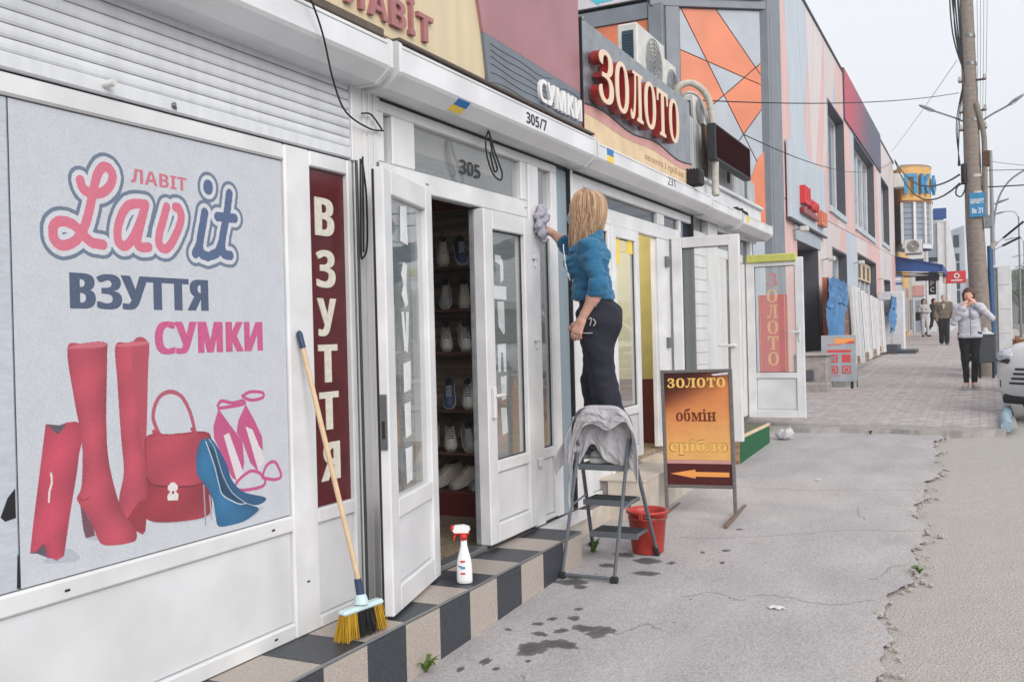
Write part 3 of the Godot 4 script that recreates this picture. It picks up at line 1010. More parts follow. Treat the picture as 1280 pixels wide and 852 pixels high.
	for y in [2.25, 0.5]:
		box("strip", Vector3(3.945, y, 0.009), Vector3(3.965, y + 0.29, 0.013), "steel", lk, 0.001)
		for k in 7: box("slot", Vector3(3.95, y + 0.02 + k * 0.036, 0.013), Vector3(3.958, y + 0.04 + k * 0.036, 0.0145), "gasket", lk, 0.0)
	# entrance bay: header, transom lights, posts
	var fr := node("entrance_frame", b)
	box("header", Vector3(3.976, 2.80, -0.07), Vector3(6.20, 2.866, 0.0), "pvc", fr, 0.005)
	box("shutter_slot", Vector3(4.0, 2.852, 0.0), Vector3(6.38, 2.862, 0.006), "gasket", fr, 0.0)
	box("head_rail", Vector3(3.976, 2.44, -0.07), Vector3(5.70, 2.55, 0.0), "pvc", fr, 0.006)
	box("head_rail", Vector3(5.862, 2.36, -0.07), Vector3(6.10, 2.535, 0.0), "pvc", fr, 0.006)
	box("post", Vector3(3.976, 0.41, -0.07), Vector3(4.03, 2.44, 0.0), "pvc", fr, 0.005)
	box("post", Vector3(4.112, 2.552, -0.07), Vector3(4.325, 2.80, -0.001), "pvc", fr, 0.006)
	box("post", Vector3(4.36, 0.41, -0.07), Vector3(4.44, 2.44, -0.001), "pvc", fr, 0.006)
	box("post", Vector3(5.62, 2.552, -0.07), Vector3(5.70, 2.80, -0.001), "pvc", fr, 0.006)
	box("post", Vector3(5.705, 0.41, -0.07), Vector3(5.86, 2.80, 0.012), "pvc", fr, 0.006)
	box("post", Vector3(6.10, 0.41, -0.07), Vector3(6.20, 2.80, -0.001), "pvc", fr, 0.006)
	box("edge_strip", Vector3(3.978, 2.552, -0.065), Vector3(4.035, 2.80, -0.002), "pvc", fr, 0.004)
	box("side_panel", Vector3(6.202, 0.40, -0.06), Vector3(6.395, 2.845, -0.012), "blue_grey", fr, 0.003)
	box("dark_guide", Vector3(6.397, 0.42, -0.05), Vector3(6.415, 2.86, 0.014), "gasket", fr, 0.002)
	box("white_guide", Vector3(6.416, 0.42, -0.06), Vector3(6.455, 2.86, 0.018), "pvc", fr, 0.003)
	for y in [2.17, 1.63]:
		box("hinge", Vector3(5.72, y, 0.012), Vector3(5.80, y + 0.022, 0.03), "pvc", fr, 0.004)
		box("hinge_pin", Vector3(5.755, y - 0.05, 0.012), Vector3(5.775, y + 0.03, 0.026), "pvc", fr, 0.004)
	box("latch", Vector3(5.74, 0.80, 0.012), Vector3(5.80, 0.86, 0.034), "pvc", fr, 0.006)
	for p in [[4.05, 2.49], [4.42, 2.49], [5.66, 2.5]]: box("screw_slot", Vector3(p[0], p[1], 0.0), Vector3(p[0] + 0.035, p[1] + 0.008, 0.002), "grey_paint", fr, 0.0)
	var tl := node("transom_window", b)
	box("pane", Vector3(4.036, 2.553, -0.04), Vector3(4.111, 2.80, -0.034), "pane", tl, 0.0)
	box("pane", Vector3(4.326, 2.553, -0.04), Vector3(5.619, 2.80, -0.034), "pane", tl, 0.0)
	box("pane", Vector3(5.861, 2.54, -0.04), Vector3(6.099, 2.80, -0.034), "pane", tl, 0.0)
	box("blind_strip", Vector3(4.2, 2.71, -0.20), Vector3(5.7, 2.9, -0.17), "inside_wall", tl)
	lettering("number", "305", "number", tl, Vector3(4.86, 2.615, -0.030), 0.25, 0.085, 0.001)
	lettering("fascia_number", "305/7", "number", tl, Vector3(5.27, 2.955, 0.2115), 0.30, 0.07, 0.001)
	var fs := node("flag_sticker", b)
	fs.transform = Transform3D(Basis(Vector3(1, 0, 0), Vector3(0, 0.66, 0.75), Vector3(0, -0.75, 0.66)), Vector3(4.43, 2.903, 0.1735))
	box("blue_half", Vector3(0.01, 0.0, 0.0), Vector3(0.14, 0.042, 0.003), "flag_blue", fs, 0.0)
	box("yellow_half", Vector3(0.0, -0.04, 0.0), Vector3(0.13, -0.001, 0.003), "flag_yellow", fs, 0.0)
	# threshold
	box("threshold", Vector3(4.44, 0.40, -0.09), Vector3(5.03, 0.43, 0.0), "trim", b, 0.004)
	# fixed leaf on the right of the opening
	var d2 := casement(b, "door_leaf", 5.025, 5.70, 0.43, 2.43, -0.045, 0.03, 0.115, "pane", 0.885)
	box("edge", Vector3(5.027, 0.432, -0.075), Vector3(5.05, 2.428, -0.045), "grey_paint", d2, 0.003)
	box("handle", Vector3(5.07, 1.305, 0.055), Vector3(5.19, 1.325, 0.07), "pvc", d2, 0.006)
	box("handle_plate", Vector3(5.065, 1.18, 0.03), Vector3(5.095, 1.37, 0.056), "pvc", d2, 0.006)
	for p in [[5.24, 2.17, 5.31, 2.17, 5.35, 2.13, 5.35, 2.02, 5.31, 2.0, 5.31, 2.11, 5.24, 2.13], [5.21, 1.90, 5.385, 1.895, 5.385, 1.98, 5.21, 1.98], [5.26, 1.885, 5.35, 1.885, 5.35, 1.69, 5.33, 1.68, 5.27, 1.73],
			[5.25, 1.62, 5.36, 1.625, 5.36, 1.45, 5.325, 1.45, 5.32, 1.57, 5.29, 1.57, 5.285, 1.45, 5.25, 1.45], [5.28, 1.42, 5.36, 1.425, 5.35, 1.28, 5.29, 1.275], [5.27, 1.23, 5.35, 1.225, 5.36, 1.07, 5.29, 1.06]]:
		obj("paper_scrap", prism(mb(), pv(p), -0.0135, -0.0115), "paper", d2)
	box("warm_poster", Vector3(5.145, 0.925, -0.10), Vector3(5.52, 1.36, -0.095), "plywood", d2, 0.0)
	# right window of the entrance
	casement(b, "side_window", 5.865, 6.098, 0.415, 2.358, -0.06, -0.004, 0.03, "pane", 0.87)
	# the open leaf, swung right back along the front
	var d1 := node("door_leaf", b, Vector3(4.375, 0.0, 0.035))
	d1.transform = Transform3D(Basis(Vector3(-0.969, 0, 0.247), Vector3.UP, Vector3(-0.247, 0, -0.969)), Vector3(4.375, 0, 0.03))
	box("hinge_stile", Vector3(0.0, 0.412, -0.03), Vector3(0.11, 2.45, 0.03), "pvc", d1, 0.006)
	box("lock_stile", Vector3(0.655, 0.412, -0.03), Vector3(0.765, 2.45, 0.03), "pvc", d1, 0.006)
	box("top_rail", Vector3(0.11, 2.335, -0.03), Vector3(0.655, 2.45, 0.029), "pvc", d1, 0.006)
	box("bottom_rail", Vector3(0.11, 0.412, -0.03), Vector3(0.655, 0.53, 0.029), "pvc", d1, 0.006)
	box("middle_rail", Vector3(0.11, 0.84, -0.03), Vector3(0.655, 0.93, 0.029), "pvc", d1, 0.006)
	box("lower_panel", Vector3(0.111, 0.531, -0.014), Vector3(0.654, 0.839, 0.012), "pvc_panel", d1, 0.012)
	box("pane", Vector3(0.112, 0.932, -0.004), Vector3(0.654, 2.333, 0.004), "pane", d1, 0.0)
	box("gasket", Vector3(0.7652, 0.42, 0.014), Vector3(0.769, 2.44, 0.024), "gasket", d1, 0.0)
	box("lock_plate", Vector3(0.7712, 1.17, -0.022), Vector3(0.776, 1.42, 0.012), "steel", d1, 0.001)
	box("lock_slot", Vector3(0.7762, 1.22, -0.012), Vector3(0.7775, 1.30, 0.002), "gasket", d1, 0.0)
	for p in [[0.37, 2.32, 0.46, 2.31, 0.47, 2.14, 0.36, 2.13], [0.38, 2.03, 0.43, 2.04, 0.47, 1.98, 0.44, 1.93, 0.47, 1.88, 0.42, 1.82, 0.38, 1.84, 0.40, 1.93], [0.37, 1.80, 0.41, 1.80, 0.42, 1.66, 0.45, 1.80, 0.48, 1.80, 0.45, 1.61, 0.40, 1.60],
			[0.36, 1.56, 0.47, 1.55, 0.47, 1.41, 0.37, 1.42], [0.38, 1.36, 0.47, 1.355, 0.46, 1.19, 0.38, 1.20], [0.37, 1.14, 0.47, 1.14, 0.46, 0.97, 0.38, 0.98]]:
		obj("paper_scrap", prism(mb(), pv(p), -0.0075, -0.0055), "paper", d1)
	# furniture of the shop that one sees through the door
	shoe_rack()
	window_print()
	narrow_sign()
	shop_sign()

func window_print() -> void:
	var w := 1280
	var k := 0.667
	var cv := Canvas.new(int(w * k), int(1512 * k), Color(0.755, 0.772, 0.797))
	var ln := Color(0.37, 0.43, 0.51)
	var pale := Color(0.79, 0.80, 0.83)
	var pink := Color(0.80, 0.40, 0.49)
	var navy := Color(0.28, 0.35, 0.50)
	var word := []
	for p in [[257,219,267,245,299,257,344,249,382,216,388,176,358,159,329,186,310,244,286,328,262,385,229,424,182,441,152,423,150,382,179,362,226,370,267,403,299,423,343,426], [532,269,495,270,452,283,421,324,404,377,410,414,438,423,475,387,509,324,532,269], [532,269,504,354,490,408,508,423,540,420], [630,268,613,314,591,375,594,412,629,418,670,369,700,305,691,268,674,263]]:
		word.append([smooth2(p, k), 18.0, pink])
	for p in [[822,267,805,336,789,395], [789,395,768,428], [789,395,800,426,834,436], [960,177,940,271,912,370,919,417,956,424], [892,276,986,274], [912,370,887,414,854,429]]:
		word.append([smooth2(p, k), 19.0, navy])
	word.append([smooth2([845,163,843,172], k), 25.0, navy])
	for s in word: cv.stroke(s[0], (s[1] + 30.0) * k, ln)
	for s in word: cv.stroke(s[0], (s[1] + 17.0) * k, pale)
	for s in word: cv.stroke(s[0], s[1] * k, s[2])
	var red := Color(0.655, 0.235, 0.30)
	var deep := Color(0.56, 0.17, 0.215)
	var dark := Color(0.31, 0.29, 0.33)
	var mag := Color(0.72, 0.28, 0.47)
	var blue := Color(0.13, 0.36, 0.52)
	var fill := func(a: Array, c: Color, sm := true, rd := 0.0) -> void: cv.poly(smooth2(a, k, true) if sm else _scaled(a, k), c, rd)
	# soft contact shades are part of the print
	fill.call([80,1445,190,1470,215,1455,160,1420], Color(0.66, 0.69, 0.73))
	fill.call([246,1408,330,1425,300,1395], Color(0.66, 0.69, 0.73))
	fill.call([518,1400,620,1425,780,1438,830,1410,700,1400], Color(0.68, 0.70, 0.74))
	fill.call([900,1470,1010,1490,1110,1450,1000,1440], Color(0.68, 0.71, 0.75))
	fill.call([383,770,433,760,524,757,523,847,511,1007,502,1144,517,1242,519,1296,500,1325,487,1429,456,1423,399,1379,381,1336,383,1285,404,1205,396,1080,387,893], red, true, 0.17)
	fill.call([466,1319,507,1315,492,1430,456,1423,405,1377], deep, false)
	fill.call([455,770,524,757,521,900,500,1150,470,1000], Color(0.67, 0.25, 0.32))
	fill.call([508,1094,628,1098,810,1111,810,1192,800,1282,817,1354,815,1411,766,1431,616,1419,518,1397,494,1366,506,1283,501,1187], deep, true, 0.13)
	fill.call([508,1094,810,1111,810,1192,800,1282,755,1304,650,1296,536,1272,503,1240], Color(0.64, 0.22, 0.28), false, 0.12)
	cv.stroke(smooth2([503,1240,536,1272,650,1296,755,1304,800,1282], k), 2.0, Color(0.45, 0.13, 0.18))
	fill.call([601,1285,618,1274,633,1275,650,1292,647,1305,638,1309,652,1322,648,1344,599,1337,597,1319,612,1306,600,1298], Color(0.86, 0.84, 0.83), false)
	cv.disc(Vector2(624, 1312) * k, 4, deep)
	cv.stroke(smooth2([564,1089,542,1041,546,999,575,957,626,944,677,964,712,1012,730,1058,740,1098], k), 8.0 * k, Color(0.66, 0.30, 0.38))
	cv.stroke(smooth2([540,1080,580,1100], k), 7.0 * k, red)
	cv.stroke(smooth2([725,1090,745,1104], k), 7.0 * k, red)
	fill.call([102,1012,152,1021,180,1014,215,1015,238,1029,242,1064,223,1121,213,1179,182,1311,155,1442,127,1452,116,1443,94,1434,85,1389,58,1407,34,1408,50,1307,76,1160], Color(0.69, 0.23, 0.31), false, 0.14)
	fill.call([104,1014,147,1049,180,1021,146,1020], dark, false)
	fill.call([34,1408,58,1407,85,1389,94,1434,60,1415], dark, false)
	cv.stroke(smooth2([116,1172,118,1200,108,1230,106,1260], k), 2.4, Color(0.86, 0.80, 0.80))
	fill.call([190,774,246,759,340,757,346,799,336,992,337,1125,353,1219,387,1327,443,1410,452,1438,435,1455,358,1450,302,1433,274,1378,246,1323,218,1283,212,1263,231,1221,236,1083,211,943], red, true, 0.18)
	fill.call([223,1289,246,1323,274,1378,279,1401,241,1403,232,1370], Color(0.40, 0.25, 0.30), false)
	fill.call([190,774,246,759,340,757,336,772,260,776], Color(0.76, 0.38, 0.43))
	fill.call([383,770,433,760,524,757,520,768,440,774], Color(0.76, 0.38, 0.43))
	cv.stroke(smooth2([212,1263,235,1276,262,1270], k), 1.2, deep)
	for p in [[869,1024,925,1087,999,1166,1005,1251,995,1286,963,1210,939,1160,924,1123,893,1131,921,1193,944,1255,959,1317,934,1302,884,1212,841,1137,838,1091], [1023,1018,1073,1089,1116,1160,1119,1217,1087,1188,1059,1124,1019,1108,1043,1171,1085,1262,1083,1298,1040,1256,999,1166,966,1127,977,1080]]: fill.call(p, mag, false)
	fill.call([893,1131,924,1123,963,1210,1000,1293,959,1317], Color(0.84, 0.81, 0.83), false)
	fill.call([1019,1108,1059,1124,1113,1228,1130,1267,1084,1286], Color(0.84, 0.81, 0.83), false)
	for p in [[865,1012,887,996,945,1008,1006,1004,1010,1017,928,1022,869,1024], [1003,985,1051,971,1123,979,1122,1000,1050,1004,1003,985], [946,1339,976,1314,1038,1292,1092,1306,1127,1342,1108,1363,1036,1365,966,1356,946,1339], [1110,1320,1139,1281,1186,1272,1214,1303,1226,1340,1183,1347,1109,1327]]:
		cv.stroke(smooth2(p, k), 6.5 * k, mag)
	fill.call([812,1137,840,1149,903,1238,934,1313,1000,1369,1121,1409,1116,1429,1060,1432,999,1407,932,1361,887,1295,854,1209], Color(0.13, 0.30, 0.46))
	fill.call([777,1136,812,1137,840,1172,862,1233,887,1295,932,1361,1007,1415,1077,1445,1071,1462,996,1485,910,1487,852,1478,838,1439,824,1367,787,1309,749,1264,744,1206,758,1157], blue, true, 0.22)
	fill.call([796,1144,837,1241,859,1314,881,1364,964,1410,1007,1417,932,1366,881,1294,839,1184], Color(0.10, 0.22, 0.34), false)
	cv.stroke(smooth2([796,1144,837,1241,859,1314,881,1364,964,1410,1007,1417], k), 1.6, Color(0.70, 0.76, 0.80))
	cv.stroke(smooth2([812,1137,840,1172,862,1233,887,1295,932,1361,1007,1415], k), 1.4, Color(0.62, 0.70, 0.76))
	cv.stroke(_scaled([779,1308,784,1463], k), 2.2, Color(0.55, 0.58, 0.62))
	cv.stroke(_scaled([809,1353,816,1446], k), 2.0, Color(0.60, 0.62, 0.66))
	cv.faded(0.11, Color(0.74, 0.75, 0.78))
	cv.grain(0.14, 0.02, 12)
	print_material("window_print", cv, 0.45)
	var t := front("window_poster", "pale window poster printed with a pink and navy logo, red boots, bag and heels", "poster", XF - 0.018)
	printed("print", 1.28, 1.512, "window_print", t, Vector3(1.978, 0.929, 0.0))
	lettering("small_word", "ЛАВІТ", "logo_pink", t, Vector3(1.975 + 0.472, 2.445 - 0.202, 0.002), 0.263, 0.05, 0.0006)
	for hair in 3:        # a heavy face: the word printed three times, a hair apart
		lettering("word", "ВЗУТТЯ", "print_navy", t, Vector3(1.975 + 0.207 + hair * 0.006, 2.445 - 0.65, 0.002 + hair * 0.0002), 0.614, 0.12, 0.0006)
	for hair in 3:        # a heavy face: the word printed three times, a hair apart
		lettering("word", "СУМКИ", "print_pink", t, Vector3(1.975 + 0.561 + hair * 0.006, 2.445 - 0.811, 0.002 + hair * 0.0002), 0.564, 0.121, 0.0006)
	var c2 := Canvas.new(128, 256, Color(0.725, 0.75, 0.785))
	c2.grain(0.08, 0.025, 13)
	print_material("blank_print", c2, 0.45)
	var t2 := front("window_film", "plain pale film on the window left of the logo poster, torn at its edge", "window film", XF - 0.018)
	printed("film", 2.8, 1.512, "blank_print", t2, Vector3(-0.83, 0.929, 0.0))
	obj("tear", prism(mb(), pv([1.915, 1.16, 1.94, 1.215, 1.966, 1.24, 1.966, 1.15, 1.93, 1.145]), 0.0022, 0.003), "gasket", t2)
	obj("tear", prism(mb(), pv([1.963, 0.932, 1.968, 1.04, 1.972, 1.03, 1.974, 0.932]), 0.0022, 0.003), "gasket", t2)
	box("seam", Vector3(1.9705, 0.93, 0.0), Vector3(1.9745, 2.44, 0.0012), "grey_paint", t2, 0.0)

func _scaled(a: Array, k: float) -> PackedVector2Array:
	var p := pv(a)
	for i in p.size(): p[i] *= k
	return p

func narrow_sign() -> void:
	var t := front("vertical_sign", "narrow dark red panel with the word read downwards in cream letters", "sign", XF - 0.025)
	box("panel", Vector3(3.438, 0.927, -0.008), Vector3(3.712, 2.443, 0.0), "maroon", t, 0.0)
	var ys := [2.146, 1.91, 1.69, 1.48, 1.265, 1.035]
	var w := "ВЗУТТЯ"
	for i in 6:
		for k in 2: lettering("letter", w[i], "cream_letter", t, Vector3(3.490 + k * 0.009, ys[i], k * 0.0004), 0.132, 0.172, 0.004)

func shop_sign() -> void:
	var t := front("fascia_sign", "long fascia sign of beige, rose and grey panels with raised dark pink letters", "sign", -2.55)
	box("beige_panel", Vector3(-1.0, 3.125, -0.06), Vector3(4.93, 4.7, 0.0), "beige_sign", t, 0.004)
	# the slanted border to the rose panel
	obj("beige_panel", prism(mb(), pv([4.931, 3.125, 4.96, 3.125, 4.79, 3.75, 4.55, 4.7, 4.931, 4.7]), -0.06, 0.0), "beige_sign", t)
	obj("rose_panel", prism(mb(), pv([4.885, 3.415, 6.36, 3.385, 6.36, 4.7, 4.5, 4.7]), 0.001, 0.02), "red_panel", t)
	var gp := obj("grey_panel", prism(mb(), pv([4.945, 3.12, 6.36, 3.10, 6.36, 3.384, 4.886, 3.414]), 0.001, 0.02), "grey_map", t)
	# contour lines on the grey panel
	for k in 7:
		var pts := []
		var y := 3.14 + k * 0.045
		for i in 30:
			var s := 4.97 + i * 0.047
			var yy := y + 0.018 * sin(s * 5.0 + k * 0.5) + 0.012 * sin(s * 9.0 + k * 0.7)
			if yy > 3.125 and yy < 3.375: pts.append(Vector3(s, yy, 0.0205))
			else:
				if pts.size() > 2: obj("contour_line", tube(mb(), curve(pts, 2), 0.0035, 4, true, 0.3), "line_dark", gp)
				pts = []
		if pts.size() > 2: obj("contour_line", tube(mb(), curve(pts, 2), 0.0035, 4, true, 0.3), "line_dark", gp)
	lettering("letters", "СУМКИ", "white_letter", t, Vector3(5.62, 3.17, 0.02), 0.72, 0.15, 0.02)
	box("under_flashing", Vector3(-1.0, 3.085, -0.02), Vector3(3.80, 3.124, 0.06), "flashing", t, 0.004)
	box("top_flashing", Vector3(3.86, 3.078, 0.0), Vector3(6.40, 3.094, 0.108), "flashing", t, 0.003)
	# raised letters, one by one
	var w := "ЛАВІТ"
	var at := [3.555, 3.742, 3.925, 4.093, 4.175]
	var ww := [0.15, 0.155, 0.135, 0.05, 0.148]
	for i in 5:
		lettering("letter", w[i], "rose", t, Vector3(at[i], 3.187, 0.0), ww[i], 0.18 if i == 3 else 0.138, 0.022)
	box("red_edge", Vector3(6.361, 3.08, -0.04), Vector3(6.385, 3.34, 0.022), "crimson_panel", t, 0.002)
	for s in [0.5, 2.5, 4.5, 6.2]: box("strut", Vector3(s, 3.12, -0.1), Vector3(s + 0.05, 4.6, -0.061), "rust", t)

func shoe_rack() -> void:
	var t := thing("shoe_rack", "dark brown wall rack with shoes seen through the open shop door", "shelf", Vector3(-3.8, 0.405, -6.33))
	box("back_panel", Vector3(-0.85, 0.0, -0.02), Vector3(1.0, 2.48, 0.0), "shelf_back", t)
	box("plinth", Vector3(-0.85, 0.0, 0.0), Vector3(0.95, 0.16, 0.42), "plinth_red", t)
	for y in [0.43, 0.74, 1.16, 1.47, 1.78]: box("shelf_board", Vector3(-0.85, y - 0.02, 0.0), Vector3(0.95, y, 0.28), "shelf", t)
	box("valance", Vector3(-0.85, 2.2, 0.18), Vector3(0.95, 2.48, 0.2), "plinth_red", t)
	box("side_board", Vector3(0.951, 0.0, 0.0), Vector3(0.98, 2.48, 0.3), "shelf", t)
	# shoes, each one a thing
	var kinds := [sneaker("shoe_white", "black"), sneaker("shoe_cream", "shoe_cream"), sneaker("shoe_grey", "shoe_white"), sneaker("shoe_blue", "shoe_white")]
	var first := [true, true, true, true]
	var rows := [["topmost shelf", 1.78], ["second shelf from the top", 1.47], ["third shelf from the top", 1.16], ["fourth shelf from the top", 0.74], ["lowest shelf", 0.43]]
	var kindof := [[1, 1, 3], [1, 2, 1], [2, 0, 0], [1, 3, 0], [2, 0, 2]]
	var where := ["left", "middle", "right"]
	for r in 5:
		for i in 3:
			var k: int = kindof[r][i]
			var s: Node3D = kinds[k]
			if not first[k]: s = copy(s)
			first[k] = false
			var lean: float = 0.80 + 0.08 * sin(r * 2.0 + i * 1.7)
			s.transform = Transform3D(Basis(Vector3.UP, 0.52 + 0.10 * (i - 1) + 0.12 * sin(r * 3.0 + i)) * Basis(Vector3.RIGHT, lean) * Basis.from_scale(Vector3(0.92, 0.95, 0.82)), Vector3(-3.67 + i * 0.158 + 0.006 * r, 0.405 + rows[r][1] + 0.002, -6.06))
			s.set_meta("label", "%s sneaker on the rack's %s, %s" % [["white", "cream", "grey", "dark blue"][k], rows[r][0], ["left and half hidden", "in the middle", "beside the door edge"][i]])
			s.set_meta("group", "sneakers on the rack")
	for i in 3:
		var s := copy(kinds[[1, 1, 2][i]], ["pale chunky sneaker lying on the red plinth, left one", "pale chunky sneaker lying on the red plinth, middle one", "grey sandal shoe on the red plinth beside the door edge"][i], "shoes on the red plinth")
		s.transform = Transform3D(Basis(Vector3.UP, -0.35 - 0.1 * i) * Basis(Vector3.RIGHT, 0.22) * Basis.from_scale(Vector3.ONE * 1.12), Vector3(-3.63 + i * 0.16, 0.57, -6.02))

func sneaker(upper: String, lace: String) -> Node3D:
	# toe towards +Z, heel at -Z; origin under the toe
	var t := thing("sneaker", "sneaker", "shoe")
	var st := mb()
	st.set_smooth_group(1)
	# upper: rings along the shoe, [z, half width, top height]
	var rings := [[0.0, 0.020, 0.035], [-0.015, 0.036, 0.048], [-0.05, 0.046, 0.060], [-0.09, 0.047, 0.074], [-0.13, 0.044, 0.095], [-0.165, 0.039, 0.105], [-0.20, 0.036, 0.102], [-0.235, 0.037, 0.108], [-0.262, 0.034, 0.112], [-0.275, 0.022, 0.09]]
	var prev := []
	for r in rings:
		var ring := []
		for k in 13:
			var a := PI * k / 12.0
			ring.append(Vector3(cos(a) * r[1], 0.02 + sin(a) ** 0.75 * (r[2] - 0.02), r[0]))
		if prev:
			for k in 12: quad(st, prev[k], prev[k + 1], ring[k + 1], ring[k], (prev[6] + ring[6]) * 0.5 - Vector3(0, 0.05, 0))
		else:
			for k in range(1, 12): tri(st, ring[0], ring[k], ring[k + 1], Vector3(0, 0.02, -0.05))
		prev = ring
	for k in range(1, 12): tri(st, prev[0], prev[k], prev[k + 1], Vector3(0, 0.02, -0.2))
	obj("upper", st, upper, t)
	var out := PackedVector2Array()
	for r in rings: out.append(Vector2(r[1] + 0.004, -r[0]))
	for i in range(rings.size() - 1, -1, -1): out.append(Vector2(-rings[i][1] - 0.004, -rings[i][0]))
	obj("sole", prism(mb(), out, 0.0, 0.026, Transform3D(Basis(Vector3(1, 0, 0), Vector3(0, 0, -1), Vector3(0, 1, 0)), Vector3.ZERO)), "shoe_white" if upper != "shoe_white" else "shoe_cream", t)
	var op := mb()
	op.set_smooth_group(-1)
	lathe(op, [[0.001, 0.098], [0.024, 0.106], [0.028, 0.112], [0.022, 0.113], [0.001, 0.1125]], 14, Vector3(0, 0.002, -0.215), 1.5)
	obj("opening", op, "black", t)
	var lc := mb()
	for k in 5:
		var z := -0.085 - k * 0.018
		var y := 0.076 + k * 0.0085
		tube(lc, [Vector3(-0.024, y - 0.006, z), Vector3(0, y + 0.004, z - 0.003), Vector3(0.024, y - 0.006, z)], 0.0042, 5)
	obj("laces", lc, lace, t)
	return t

# ---------------------------------------------------------------- the tiled step before the shoe shop
func tiled_step() -> void:
	var t := front("tiled_step", "low step of dark and light speckled tiles before the shoe shop", "step", -2.35)
	box("core", Vector3(1.2, -0.15, -0.31), Vector3(5.735, 0.385, -0.012), "grout", t)
	var n := 15
	for k in n:
		var s0 := 5.74 - 0.3 * (k + 1)
		var dark := k % 2 == 1
		# riser tiles, then the tread tiles: the colours alternate the other way
		box("tile", Vector3(s0 + 0.0015, -0.12, -0.011), Vector3(s0 + 0.2985, 0.384, 0.0), "tile_dark" if dark else "tile_light", t, 0.0015)
		box("tile", Vector3(s0 + 0.0015, 0.386, -0.31), Vector3(s0 + 0.2985, 0.398, -0.008), "tile_light" if dark else "tile_dark", t, 0.0015)
	box("nosing", Vector3(1.2, 0.388, -0.007), Vector3(5.742, 0.4005, 0.004), "trim", t, 0.003)
	box("nosing", Vector3(5.736, 0.388, -0.31), Vector3(5.746, 0.4005, -0.008), "trim", t, 0.003)
	box("tile", Vector3(5.736, -0.1, -0.309), Vector3(5.745, 0.386, -0.003), "tile_light", t, 0.001)
	# white sill behind the last tiles
	obj("sill", prism(mb(), pv([5.75, 0.36, 6.45, 0.36, 6.45, 0.40, 5.75, 0.40]), -0.31, -0.20), "pvc", t)

